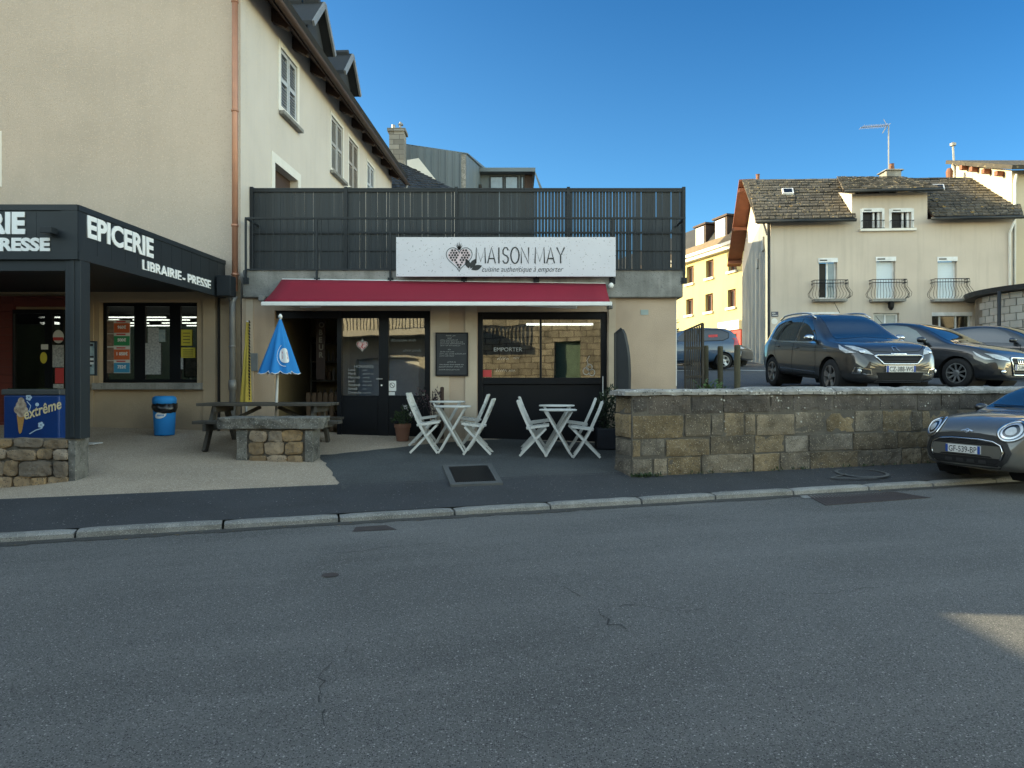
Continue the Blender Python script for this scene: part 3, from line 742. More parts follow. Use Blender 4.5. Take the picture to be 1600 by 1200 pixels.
b.box(p0 + .1, p0 + .13, q1 - .35, q1 - .02, .58, 2.4); b.box(p1 - .13, p1 - .1, q1 - .35, q1 - .02, .58, 2.4)
sh = b.build('shelf_unit', M_wood, rb)
rr = random.Random(11)
M_bot = mat('assorted jars', (.16, .09, .04), .4, (.05, .05, .06), 3, 1.0, island=.6)
b = MB()
for k in range(5):
    x = p0 + .18
    while x < p1 - .2:
        r = rr.uniform(.025, .05); h = rr.uniform(.12, .26); b.lathe([(r, 0), (r, h*.7), (r*.4, h*.85), (r*.4, h)], 8, (x + r, q1 - .2, .782 + k*.38)); x += 2*r + rr.uniform(.01, .06)
jj = b.build('jar', M_bot, rb); jj['kind'] = 'stuff'
# wooden pallet crate in the passage
b = MB()
for k in range(5): b.box(X_(535 - 55 + k*9, 13.2), X_(541 - 55 + k*9, 13.2), 13.15, 13.2, .58, 1.3)
b.box(X_(478, 13.2), X_(526, 13.2), 13.2, 13.24, 1.15, 1.25); b.box(X_(478, 13.2), X_(526, 13.2), 13.2, 13.24, .65, .75); b.build('slatted_panel', mat('raw pine', (.13, .08, .045), .8), rb)
b = MB(); b.text('O\nB\nE\nU\nR', .14, TXT((X_(498, YF + .9), YF + .9, 2.52)), 0, .9, .006); b.build('vertical_lettering', mat('amber lettering', (.26, .22, .16), .6), rb)
b = MB(); b.box(X_(494, YF + .92), X_(508, YF+.92), YF + .92, YF + .95, 1.55, 2.65); b.build('vertical_board', M_brown, rb)
# glazed double door
Yq = YF + .08
b = MB(); zb_, zt_ = .53, dop[3] - .004
xA, xB, xC, xD = X_(527, Yq), X_(535, Yq), X_(595, Yq), X_(672, Yq) - .004
zg0, zg1 = Z_(618, Yq), Z_(497, Yq)
b.box(p0 + .003, xA, Yq, Yq + .07, dop[3] - .13, zt_)                      # header over passage
b.box(xA, X_(534, Yq), Yq - .02, Yq + .08, zb_, zt_); b.box(X_(534, Yq), xD, Yq, Yq + .07, zg1, zt_)
b.box(xD - .09, xD, Yq, Yq + .07, zb_, zg1); b.box(X_(592, Yq), X_(607, Yq), Yq - .01, Yq + .08, zb_, zg1)
b.box(X_(534, Yq), X_(592, Yq), Yq + .01, Yq + .06, zb_, zg0); b.box(X_(607, Yq), xD - .09, Yq + .01, Yq + .06, zb_, zg0)
b.box(X_(538, Yq), X_(590, Yq), Yq - .002, Yq + .01, zb_ + .14, zg0 - .06); b.box(X_(611, Yq), xD - .11, Yq - .002, Yq + .01, zb_ + .14, zg0 - .06)
dd = b.build('glazed_door', M_black, rb)
b = MB(); b.box(X_(534, Yq), X_(592, Yq), Yq + .03, Yq + .036, zg0, zg1); b.box(X_(607, Yq), xD - .09, Yq + .03, Yq + .036, zg0, zg1); b.build('pane', M_glass, dd)
b = MB(); b.bar((X_(589, Yq), Yq - .05, Z_(592, Yq)), (X_(597, Yq), Yq - .05, Z_(592, Yq)), .02, .02); b.bar((X_(597, Yq), Yq - .05, Z_(592, Yq)), (X_(597, Yq), Yq, Z_(592, Yq)), .02, .02); b.build('handle', M_steelgrey, dd)
b = MB(); b.lathe([(.016, 0), (.016, .02)], 12, (X_(596.5, Yq), Yq - .03, Z_(602, Yq)), 'y'); b.build('lock', M_white, dd)
b = MB(); Yg = Yq + .026
b.text('HORAIRES', .075, TXT((X_(553, Yg), Yg, Z_(575, Yg))), 0, 1, -.001)
srng = random.Random(21); zo = lambda x, z: (x, Yg, z)
for k, t in enumerate(('Lundi', 'Mardi', 'Mercredi', 'Jeudi', 'Vendredi', 'Samedi', 'Dimanche')):
    b.text(t, .06, TXT((X_(544, Yg), Yg, Z_(579.5 + k*5.9, Yg))), 0, .95, 0)
    scribble(b, X_(544, Yg) + .26, X_(544, Yg) + .26 + srng.uniform(.06, .2), Z_(579.5 + k*5.9, Yg), .032, .006, zo, srng)
scribble(b, X_(612, Yg), X_(650, Yg), Z_(534, Yg), .055, .008, zo, srng); scribble(b, X_(630, Yg), X_(658, Yg), Z_(549.5, Yg), .045, .007, zo, srng); scribble(b, X_(611, Yg), X_(648, Yg), Z_(559, Yg), .05, .007, zo, srng)
b.build('glass_lettering', mat('faded white lettering', (.42, .42, .40), .7), dd)
b = MB(); Yn = Yg - .002; b.box(X_(607.5, Yn), X_(619, Yn), Yn, Yn + .003, Z_(611, Yn), Z_(595, Yn)); b.box(X_(607.5, Yn), X_(617, Yn), Yn, Yn + .003, Z_(617.5, Yn), Z_(612.5, Yn)); ns = b.build('door_notice', M_white, dd)
b = MB(); ribbon(b, [(cos(t*pi/10)*.042, sin(t*pi/10)*.042) for t in range(20)], .009, lambda u, w: (X_(613, Yn) + u, Yn - .002, Z_(602, Yn) + w), True); ribbon(b, [(-.03, .03), (.03, -.03)], .009, lambda u, w: (X_(613, Yn) + u, Yn - .002, Z_(602, Yn) + w)); b.build('notice_symbol', M_ink, ns)
# round emblem on the glass: stylised pomegranate
def pomegranate(mb_dark, mb_pink, o, R, S):
    """o(u,w)-> point; heart outline, seeds, crown and leaves at scale S"""
    heart = []
    for k in range(60):
        t = 2*pi*k/60; u = 16*sin(t)**3 / 17; w = (13*cos(t) - 5*cos(2*t) - 2*cos(3*t) - cos(4*t)) / 17
        heart.append((u*S, w*S*1.02))
    ribbon(mb_dark, heart, .045*S, o, True)
    inner = [(u*.84, w*.82 + .02*S) for u, w in heart]
    rows = int(1.9 / .17)
    for i in range(-7, 8):
        for j in range(-8, 8):
            u = (i + (.5 if j % 2 else 0)) * .20*S; w = j * .175*S
            if abs(u - .06*S*sin(w/S*3)) < .09*S and w > -.45*S: continue
            if pip(Vector((u, w)), inner):
                r = .078*S*(.9 + .3*((i*7 + j*13) % 5)/5)
                mb_dark.poly([o(u + r*cos(a*pi/4 + .3), w + r*1.1*sin(a*pi/4 + .3)) for a in range(8)])
    pk = [(u*.88, w*.86 + .02*S) for u, w in heart]
    mb_pink.fill(pk, lambda x, y: o(x, y, 1))
    for k in range(5):
        a = (k - 2) * .32
        q = Vector((sin(a), cos(a))); m = Vector((q.y, -q.x)); base = Vector((0, .58*S))
        mb_dark.poly([o(*(base - m*.07*S)), o(*(base + m*.07*S)), o(*(base + q*(.62 - .1*abs(k-2))*S))])
M_pink = mat('pale pink print', (.64, .54, .57), .6, (.60, .44, .47), 6, 1.0)
def o1(u, w, lay=0): return (X_(566, Yg) + u, Yg + (.001 if lay else 0), Z_(540, Yg) + w)
bd, bp_ = MB(), MB(); pomegranate(bd, bp_, o1, 1, .105); bd.build('glass_emblem', M_white, dd); bp_.build('emblem_fill', C_rd, dd)
# shop window, dark panel below
b = MB(); Yv = YF + .06
vx0, vx1, vz0, vz1 = wop[0] + .003, wop[1] - .003, .36, wop[3] - .003
g0, g1 = Z_(590, Yv), Z_(499, Yv); gx0, gx1 = X_(754.5, Yv), X_(939, Yv); gm = X_(845, Yv)
b.box(vx0, gx0, Yv, Yv + .09, vz0, vz1); b.box(gx1, vx1, Yv, Yv + .09, vz0, vz1); b.box(gx0, gx1, Yv, Yv + .09, g1, vz1)
b.box(gm - .018, gm + .018, Yv, Yv + .08, g0, g1); b.box(gx0, gx1, Yv, Yv + .09, g0 - .12, g0)
b.box(gx0, gx1, Yv + .03, Yv + .09, vz0, g0 - .12); b.box(gx0 + .02, gx1 - .02, Yv - .012, Yv + .0, g0 - .115, g0 - .06)
ww = b.build('display_window', M_black, rb, bevel=.004)
b = MB(); b.box(gx0, gx1, Yv + .04, Yv + .046, g0, g1); b.build('pane', M_glass, ww)
b = MB(); Yg = Yv + .036
b.text('EMPORTER', .10, TXT((X_(771, Yg), Yg, Z_(549, Yg))), 0, .50/measure('EMPORTER', .10), -.0005)
srng = random.Random(12); zo = lambda x, z: (x, Yg, z)
scribble(b, X_(777, Yg), X_(797, Yg), Z_(562.5, Yg), .06, .008, zo, srng); scribble(b, X_(802, Yg), X_(818, Yg), Z_(561, Yg), .05, .006, zo, srng); scribble(b, X_(775, Yg), X_(806, Yg), Z_(581, Yg), .06, .007, zo, srng)
for (u, v_, r) in ((916, 580, .055), (921, 574, .05), (925, 582, .05)):
    ribbon(b, [(X_(u, Yg) + r*cos(t*pi/8), Z_(v_, Yg) + r*1.1*sin(t*pi/8)) for t in range(16)], .012, lambda x, z: (x, Yg, z), True)
ribbon(b, [(X_(920, Yg), Z_(572, Yg)), (X_(917, Yg), Z_(563, Yg)), (X_(921, Yg), Z_(556, Yg))], .01, lambda x, z: (x, Yg, z))
b.build('glass_lettering', mat('faded white lettering', (.42, .42, .40), .7), ww)
b = MB(); b.box(X_(753.5, Yg) + .01, X_(768, Yg), Yg - .002, Yg + .002, Z_(590, Yg) + .01, Z_(578, Yg)); b.build('red_sticker', C_rd, ww)

# ------------------------------------------------------------------ terrace fence + railing
tf = thing('terrace_fence', 'tall slate grey slatted privacy fence along the restaurant terrace', 'fence', (-1, 12.9, zs1))
YT = 12.9
fz0, fz1 = zs1 + .02, Z_(297, YT)
posts = [394, 541, 713, 888, 1068]
for k in range(4):
    xa, xb = X_(posts[k], YT) + .03, X_(posts[k+1], YT) - .03
    b = MB(); rr = random.Random(20 + k)
    x = xa; i = 0; w = .052
    while x < xb - .01:
        gap = .0012 + (rr.random() < .25) * .002
        f = (x + 4.6) 
        if (k == 2 and x > X_(835, YT)) or (k == 3 and x < X_(985, YT)): gap = .0075
        if k == 3 and x >= X_(985, YT): gap = .0015 + .005 * (rr.random() < .3)
        lean = rr.uniform(-.003, .003)
        y0 = YT + rr.uniform(-.004, .004)
        top = fz1 - .0
        b.hexa([(x, y0, fz0), (min(x+w, xb), y0, fz0), (min(x+w, xb), y0+.012, fz0), (x, y0+.012, fz0), (x+lean, y0, top), (min(x+w, xb)+lean, y0, top), (min(x+w, xb)+lean, y0+.012, top), (x+lean, y0+.012, top)])
        x += w + gap; i += 1
    b.build('slat_panel', mat('grey pvc slats', (.028, .034, .041), .5, (.022, .027, .033), .8, .8, island=.14, spec=.3), tf)
    b = MB(); 
    for zz in (fz1 - .02, Z_(364, YT), fz0 + .02): b.box(xa, xb, YT - .03, YT - .012, zz - .018, zz + .018)
    for zz in (Z_(392, YT),): b.box(xa, xb, YT - .022, YT - .012, zz - .008, zz + .008)
    b.box(xa, xb, YT - .03, YT + .03, fz1 + .002, fz1 + .03)
    b.build('rail', M_anth, tf)
for k in range(5):
    x = X_(posts[k], YT); b = MB(); b.box(x - .028, x + .028, YT - .04, YT + .03, zs1, fz1 + .05)
    z = zs1 + .1
    while z < fz1: b.box(x + .005, x + .02, YT - .046, YT - .04, z, z + .05); z += .12
    b.build('post', M_anth, tf)
tr = thing('terrace_railing', 'black metal balustrade fixed in front of the grey slat fence', 'railing', (-1, 12.32, zs1))
YR = 12.26; rx0, rx1 = X_(383, YR), X_(1071, YR)
b = MB(); zt_ = Z_(341, YR); zl = Z_(421, YR)
b.box(rx0, rx1, YR - .02, YR + .02, zt_ - .015, zt_ + .015); b.box(rx0, rx1, YR - .012, YR + .012, zl - .012, zl + .012)
for x in (rx0 + .013, rx1 - .013): b.box(x - .013, x + .013, YR + .02, YR + 1.0, zt_ - .015, zt_ + .015)
b.build('handrail', M_anth, tr)
k = 0; x = rx0 + .015
b = MB()
while x < rx1:
    b.box(x - .006, x + .006, YR - .006, YR + .006, zl, zt_); x += .118
ob = b.build('balusters', M_anth, tr)
for px in (384, 495, 610, 725, 838, 957, 1069):
    x = X_(px, YR); b = MB(); b.box(x - .016, x + .016, YR - .016, YR + .016, zs1 - .22, zt_ - .016); b.box(x - .05, x + .05, YR - .0, YR + .018, zs1 - .25, zs1 - .14); b.build('standard', M_anth, tr)

# ------------------------------------------------------------------ sign
sg = thing('restaurant_sign', 'long speckled white sign with a heart emblem hung on the terrace railing', 'sign', (X_(790, 12.1), 12.1, Z_(432, 12.1)))
YS = 12.1
M_terr = mat('speckled sign board', (.62, .61, .66), .55, (.58, .57, .62), 3, .6, speck=[((.30, .30, .33), .965, 42), ((.45, .40, .42), .95, 55), ((.2, .2, .22), .985, 60)])
b = MB(); sx0, sx1, sz0, sz1 = X_(619, YS), X_(962, YS), Z_(432, YS), Z_(370.5, YS)
b.box(sx0, sx1, YS, YS + .03, sz0, sz1); b.build('board', M_terr, sg)
YL = YS - .004
def o2(u, w, lay=0): return (X_(717.5, YL) + u, YL + (.002 if lay else 0), Z_(402.5, YL) + w)
bd, bp_ = MB(), MB(); pomegranate(bd, bp_, o2, 1, .235); 
for (a, q) in ((62, .19), (20, .2), (105, .17)):
    c0 = Vector((.175, -.215)); d = Vector((cos(radians(a)), sin(radians(a)))); m = Vector((-d.y, d.x)); L_ = []
    for k in range(12):
        t = k/11; L_.append(c0 + d*(.03 + q*t) + m*.045*sin(pi*t))
    for k in range(11, -1, -1):
        t = k/11; L_.append(c0 + d*(.03 + q*t) - m*.045*sin(pi*t))
    bd.poly([o2(p.x, p.y) for p in L_])
bd.build('emblem', M_ink, sg); bp_.build('emblem_fill', M_pink, sg)
GL = {'M': [[(0,0),(.06,1),(.5,.12),(.94,1),(1,0)]], 'A': [[(0,0),(.5,1),(1,0)], [(.17,.3),(.83,.3)]], 'I': [[(.5,0),(.5,1)]],
      'S': [[(.92,.82),(.72,.98),(.35,.98),(.1,.82),(.12,.62),(.35,.53),(.68,.47),(.92,.34),(.92,.16),(.7,.02),(.32,.02),(.06,.18)]],
      'O': [[(.5+.5*cos(t*pi/10), .5+.5*sin(t*pi/10)) for t in range(20)] + [(1.0, .5), (.995, .57)]], 'N': [[(0,0),(0,1),(1,0),(1,1)]], 'Y': [[(0,1),(.5,.48),(1,1)], [(.5,.48),(.5,0)]]}
WID = {'M': .235, 'A': .19, 'I': .06, 'S': .155, 'O': .20, 'N': .18, 'Y': .19}
b = MB(); x = X_(743.5, YL); hh = .272; zb_ = Z_(411.5, YL)
tot = sum(WID[c] for c in 'MAISONMAY') + .055*8 + .10; k_ = (X_(882, YL) - x) / tot
for c in 'MAISON MAY':
    if c == ' ': x += .10*k_; continue
    for st in GL[c]: ribbon(b, [(x + u*WID[c]*k_, zb_ + w*hh) for u, w in st], .023, lambda u, w: (u, YL, w))
    x += (WID[c] + .055)*k_
b.text('cuisine authentique à emporter', .13, TXT((X_(752, YL), YL, Z_(424.5, YL))), 0, 1.38/measure('cuisine authentique à emporter', .13), -.0006, .35)
b.build('lettering', M_ink, sg)

# ------------------------------------------------------------------ awning
aw = thing('awning', 'burgundy fabric awning with white front bar over the restaurant', 'awning', (-1.2, 12.3, 3.0))
M_burg = mat('burgundy canvas', (.235, .006, .026), .9, (.195, .005, .021), 1.0, .7, bump=.1, bscale=200)
Y0, Y1 = 12.27, 11.62
b = MB(); a0, a1 = P(441, 436, Y0), P(946, 443, Y0); f0, f1 = P(412, 471, Y1), P(953, 471.5, Y1)
nx, ny = 24, 6; g = []
for i in range(nx + 1):
    row = []
    for j in range(ny + 1):
        p = a0.lerp(a1, i/nx).lerp(f0.lerp(f1, i/nx), j/ny); p.z -= .025*sin(pi*j/ny); row.append(b.v(p))
    g.append(row)
for i in range(nx):
    for j in range(ny): b.f([g[i][j], g[i+1][j], g[i+1][j+1], g[i][j+1]])
o = b.build('canvas', M_burg, aw, smooth=True); md = o.modifiers.new('s', 'SOLIDIFY'); md.thickness = .006
b = MB(); b.box(f0.x - .03, f1.x + .03, Y1 - .05, Y1 + .02, f0.z - .075, f0.z - .008); b.build('front_bar', M_white, aw, bevel=.012)
b = MB(); b.tube([(a0.x, Y0 + .02, a0.z - .03), (a1.x, Y0 + .02, a1.z - .03)], .045, 12); b.build('roller', M_white, aw, smooth=True)
for (pxa, pya, pxb, pyb) in ((470, 478, 520, 474), (900, 479, 820, 476)):
    b = MB(); b.bar(P(pxa, pya + 1, Y1 + .25), P(pxb, pyb, Y1 + .02), .06, .05); b.bar(P(pxa, pya + 1, Y1 + .25), P(pxa + (30 if pxa < 600 else -30), pya, Y0 - .02), .06, .05); b.build('folding_arm', M_white, aw, bevel=.008)
b = MB()
for pxa in (409, 953): q = P(pxa, 467 if pxa < 500 else 479, Y1 + .1); b.box(q.x - .045, q.x + .045, q.y - .05, q.y + .08, q.z - .04, q.z + .05)
b.build('end_cap', mat('grey plastic', (.16, .16, .16), .5), aw, bevel=.015)
b = MB(); q = P(955, 446, 12.2); b.lathe([(.0, -.05), (.03, -.04), (.045, 0), (.03, .04), (0, .05)], 12, q); b.build('wall_lamp', M_white, aw, smooth=True)
# ================================================================== RETAINING WALL (right)
def stone_face(mb, s0, s1, courses, M, rng, lmin, lmax, proud=.028, skew=0.0, zbase=None, rough=.022):
    """courses: list of (z0,z1); stones as rounded pillows with noisy faces; local n outward"""
    mb.M = M
    for (z0, z1) in courses:
        s = s0 + rng.uniform(-.1, 0)
        while s < s1 - .02:
            L_ = rng.choice([rng.uniform(lmin, lmax), rng.uniform(lmin, lmax), rng.uniform(lmin, lmax), rng.uniform(lmin*.45, lmin)]); e = min(s + L_, s1)
            if s1 - e < lmin * .5: e = s1
            a = max(s, s0); g = .005
            pr = proud * rng.uniform(.5, 1.3)
            jz0, jz1 = rng.uniform(-.016, .016), rng.uniform(-.016, .016)
            nx = max(3, int((e - a) / .06)); nz = max(3, int((z1 - z0) / .06)); seed = Vector((rng.uniform(0, 50), rng.uniform(0, 50), 0))
            grid = []
            us = [0, .012/(e-a)] + [q/nx for q in range(1, nx)] + [1 - .012/(e-a), 1]; ws = [0, .012/(z1-z0)] + [q/nz for q in range(1, nz)] + [1 - .012/(z1-z0), 1]
            nx, nz = len(us) - 1, len(ws) - 1
            for i in range(nx + 1):
                col = []
                for k in range(nz + 1):
                    u = us[i]; w = ws[k]
                    ed = min(u, 1-u) * (e - a); ez = min(w, 1-w) * (z1 - z0); d = min(ed, ez)
                    prof = .55 + .45*min(1, d / .03)
                    nn = noise.noise(Vector((a + u*(e-a), z0 + w*(z1-z0), 0)) * 7 + seed) * rough + noise.noise(Vector((a + u*(e-a), z0 + w*(z1-z0), 3)) * 20 + seed) * rough * .5
                    ss = a + g + (e - a - 2*g) * u + nn * (0 if 0 < i < nx else .8); zz = z0 + g + (z1 - z0 - 2*g) * w + (jz0*(1-w) + jz1*w) + nn * (0 if 0 < k < nz else .8)
                    if 0 in (i, k) or i == nx or k == nz: n_ = -.02
                    else: n_ = pr * prof + nn
                    col.append(mb.v((ss, n_, zz)))
                grid.append(col)
            for i in range(nx):
                for k in range(nz): mb.f([grid[i][k], grid[i+1][k], grid[i+1][k+1], grid[i][k+1]])
            s = e
rw = thing('retaining_wall', 'long low wall of rough dressed granite blocks with pale coping, below the car park', 'wall', (4, WL(4), .2))
WA = Vector((1.64, WL(1.64), 0))
WF = frame(WA.x, WA.y, 1, KS); WLEN = 13.5
capz = 1.305
zz = [.15, .45, .71, 1.04, capz]
rng = random.Random(42)
endF = frame(WA.x - .15, WA.y + .45, .15, -.45)      # left end face
EL = sqrt(.15**2 + .45**2)
b = MB(); stone_face(b, 0, WLEN, list(zip(zz[:-2], zz[1:-1])), WF, rng, .34, .92); b.M = I4; b.build('blocks', M_stone, rw, recalc=False)
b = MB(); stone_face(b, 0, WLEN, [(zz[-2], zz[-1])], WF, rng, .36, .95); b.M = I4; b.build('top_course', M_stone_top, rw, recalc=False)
b = MB(); stone_face(b, 0, EL, list(zip(zz[:-1], zz[1:])), endF, rng, .3, .5); b.M = I4; b.build('end_blocks', M_stone, rw, recalc=False)
b = MB(WF); b.hexa([(.0, .008, .1), (WLEN, .008, .1), (WLEN, -.43, .1), (.01, -.45, .1), (.0, .008, capz - .002), (WLEN, .008, capz - .002), (WLEN, -.43, capz - .002), (.01, -.45, capz - .002)]); b.M = endF; b.box(0, EL, -.2, .004, .1, capz - .003); b.M = I4
b.build('mortar', M_joint, rw)
b = MB(WF); b.M = frame(WA.x + .05, WA.y + .4, .12, 1); b.box(0, 2.5, .02, .3, .2, 1.15); b.build('return_wall', M_mortar, rw)
s = -.12; k = 0
while s < WLEN:
    L_ = rng.uniform(1.15, 1.7) if k else 2.0; e = min(s + L_, WLEN + .05)
    b = MB(WF); rings = []; n = max(4, int((e - s) / .15)); top = capz + .115 - (.03 if k == 0 else 0); seed = Vector((k * 3.1, 0, 0))
    for i in range(n + 1):
        ss = s + .006 + (e - s - .012) * i / n; rows = []
        e_ = .02 if i in (0, n) else 0
        for (nn, z_) in ((.055, capz), (.062, capz + .045), (.03, capz + .075), (-.08, top - .008), (-.21, top), (-.34, top - .008), (-.46, capz + .075), (-.49, capz)):
            q = noise.noise(Vector((ss, nn, z_)) * 5 + seed) * .014
            rows.append(b.v((ss, nn + q - (e_ if nn > 0 else -e_), z_ + q - (e_ if z_ > capz + .05 else 0))))
        rings.append(rows)
    for i in range(n):
        for j in range(7): b.f([rings[i][j], rings[i][j+1], rings[i+1][j+1], rings[i+1][j]])
        b.f([rings[i][7], rings[i][0], rings[i+1][0], rings[i+1][7]])
    b.f(rings[0]); b.f(rings[-1][::-1])
    b.build('coping', M_coping, rw); s = e; k += 1
# white lichen rosettes on the wall
M_lich = mat('pale lichen', (.46, .45, .41), .95, (.36, .35, .31), 40, .8)
b = MB(WF); rng = random.Random(9)
for _ in range(34):
    s = rng.uniform(.2, 9) if rng.random() < .3 else rng.uniform(1.3, 4.2); z = 1.28 - .5*rng.random()**1.6; r = rng.uniform(.004, .016)
    n0 = .024
    b.prism([(s + r*cos(a*pi/5)*rng.uniform(.75, 1.1), n0 - .03, z + r*sin(a*pi/5)*rng.uniform(.75, 1.1)) for a in range(10)], (0, .032, 0))
l = b.build('lichen', M_lich, rw); l['kind'] = 'stuff'

# ================================================================== LOW RUBBLE WALL (left) and stone bench
def rubble(mb, x0, x1, z0, z1, y, rng, smin=.16, smax=.42):
    """irregular rounded stones packed in rows, face towards -Y"""
    M = FRONT(y); mb.M = M; z = z0
    while z < z1 - .04:
        h = min(rng.uniform(.13, .21), z1 - z)
        if z1 - (z + h) < .08: h = z1 - z
        s = x0
        while s < x1 - .03:
            w = rng.uniform(smin, smax); e = min(s + w, x1)
            if x1 - e < .1: e = x1
            cx, cz = (s + e)/2 + rng.uniform(-.012, .012), z + h/2 + rng.uniform(-.012, .012); a, c = (e - s)/2 - .004, h/2 - .003; seed = Vector((rng.uniform(0, 99), rng.uniform(0, 99), 0)); n = 28; pr = rng.uniform(.025, .055); cut = [rng.uniform(.0, .38) for _ in range(4)]; pexp = rng.uniform(4, 9)
            tilt = rng.uniform(-.12, .12)
            rings = []
            for (f_, n_) in ((1.0, -.03), (.985, .55*pr), (.93, .9*pr), (.6, pr), (.25, pr)):
                ring = []
                for k in range(n):
                    t = 2*pi*k/n; cc, ss_ = cos(t), sin(t); p_ = pexp
                    rad = (abs(cc)**p_ + abs(ss_)**p_) ** (-1/p_)
                    wob = 1 + .14 * noise.noise(Vector((cc*1.6, ss_*1.6, 0)) + seed) + .05 * noise.noise(Vector((cc*5, ss_*5, 0)) + seed); qd = (0 if cc > 0 else 1) + (0 if ss_ > 0 else 2); lim = (2 - cut[qd]*1.4) / (abs(cc*rad) + abs(ss_*rad) + 1e-6); wob = min(wob, lim)
                    ux = cc * rad * a * f_ * min(wob, 1.03); uz = ss_ * rad * c * f_ * min(wob, 1.03); uz += tilt * ux * .4
                    ring.append(mb.v((cx + ux, n_ + .022 * noise.noise(Vector((ux*11, uz*11, 1)) + seed), cz + uz)))
                rings.append(ring)
            for i in range(4):
                for k in range(n): mb.f([rings[i][k], rings[i][(k+1) % n], rings[i+1][(k+1) % n], rings[i+1][k]])
            mb.f(rings[-1])
            s = e
        z += h
    mb.M = I4
def rough_block(mb, x0, x1, y0, y1, z0, z1, rng, amp=.015, res=.08, round_=.02):
    """granite block with uneven faces"""
    bm = bmesh.new(); bmesh.ops.create_cube(bm, size=1.0)
    n = max(2, min(12, int(max(x1-x0, z1-z0) / res)))
    bmesh.ops.subdivide_edges(bm, edges=bm.edges[:], cuts=n, use_grid_fill=True)
    seed = Vector((rng.uniform(0, 90), rng.uniform(0, 90), rng.uniform(0, 90)))
    mp = {}
    for v in bm.verts:
        p = Vector((x0 + (v.co.x + .5)*(x1-x0), y0 + (v.co.y + .5)*(y1-y0), z0 + (v.co.z + .5)*(z1-z0)))
        c = Vector(((x0+x1)/2, (y0+y1)/2, (z0+z1)/2)); edge = sum(abs(abs(q) - .5) < .01 for q in v.co)
        d = (p - c).normalized()
        p += d * (noise.noise(p*6 + seed) * amp + noise.noise(p*17 + seed) * amp*.5)
        if edge >= 2: p -= d * round_
        mp[v] = mb.v(p)
    for f in bm.faces: mb.f([mp[v] for v in f.verts])
    bm.free()
rng = random.Random(17)
YLW = 8.62
lw = thing('low_stone_wall', 'low rubble stone wall with granite end block under the canopy post', 'wall', (-6.2, YLW + .2, .3))
lz1 = Z_(685, YLW); lx1 = X_(108, YLW)
b = MB(); rubble(b, -8.2, lx1, .02, lz1, YLW, rng); b.build('rubble', M_rubble, lw, recalc=False)
b = MB(); b.box(-8.2, lx1 + .02, YLW + .012, YLW + .22, -.1, lz1 - .01); b.build('mortar', M_mortar, lw)
b = MB(); rough_block(b, lx1 + .005, X_(121, YLW), YLW - .03, YLW + .24, .1, lz1 + .01, rng, .016, .05, .02); b.build('end_block', M_lichen, lw, smooth=False)

YB = 10.05
sb = thing('stone_bench', 'squat stone bench with thick granite slab on a rubble base, before the picnic table', 'bench', (-3.4, YB + .2, .37))
bx0, bx1 = X_(372, YB), X_(490, YB); bz0, bz1 = .28, Z_(671, YB)
b = MB(); rubble(b, bx0 + .16, bx1 - .14, bz0 + .02, bz1, YB, rng, .17, .3); b.build('rubble', M_rubble, sb, recalc=False)
b = MB(); b.box(bx0 + .06, bx1 - .02, YB + .012, YB + .34, bz0, bz1); b.build('mortar', M_mortar, sb)
b = MB(); rough_block(b, bx0 - .02, bx0 + .14, YB - .03, YB + .4, bz0 - .06, bz1, rng, .02, .05, .016); b.build('end_block', M_lichen, sb)
b = MB(); rough_block(b, bx1 - .12, bx1, YB - .025, YB + .36, bz0, bz1, rng, .02, .05, .016); b.build('end_block', M_lichen, sb)
b = MB(); rough_block(b, X_(340, YB), X_(502, YB), YB - .08, YB + .5, bz1 + .002, Z_(652, YB), rng, .045, .06, .03)
b.build('slab', M_lichen, sb)

# ================================================================== PICNIC TABLE
pt = thing('picnic_table', 'weathered wooden picnic table with fixed benches, behind the stone bench', 'picnic table', (-4.1, 11.1, gz(-4.1, 11.1)))
tx0, tx1 = X_(322, 11.1), X_(521, 11.1); g0 = gz(-4.1, 11.1); ztb = Z_(629, 11.1)
b = MB()
for k in range(5): b.box(tx0 + (.01 if k % 2 else 0), tx1 - (.012 if k % 2 else 0), 10.74 + k*.15, 10.88 + k*.15, ztb - .045, ztb)
b.build('tabletop', M_wood, pt, bevel=.006)
for (ya, gg) in ((10.42, gz(-4.1, 10.42)), (11.62, gz(-4.1, 11.62))):
    b = MB()
    for k in range(2): b.box(X_(308, 10.6) if ya < 11 else tx0 + .02, X_(533, 10.6) if ya < 11 else tx1 - .02, ya + k*.14, ya + .13 + k*.14, g0 + .385, g0 + .43)
    b.build('bench', M_wood, pt, bevel=.006)
for x in (tx0 + .22, tx1 - .24):
    for sg_ in (-1, 1):
        b = MB(); b.bar((x, 11.12 + sg_*.58, gz(x, 11.12 + sg_*.58)), (x, 11.12 + sg_*.2, ztb - .05), .05, .11, (0, 1, 0)); b.build('leg', M_wood, pt)
    b = MB(); b.box(x + .027, x + .07, 10.40, 11.85, g0 + .28, g0 + .383); b.box(x + .027, x + .07, 10.76, 11.46, ztb - .14, ztb - .047); b.build('cross_beam', M_wood, pt)
    b = MB(); d = 1 if x < -4.2 else -1; b.bar((x + .05*d, 11.12, g0 + .34), (x + .62*d, 11.12, ztb - .07), .05, .08, (0, 1, 0)); b.build('brace', M_wood, pt)

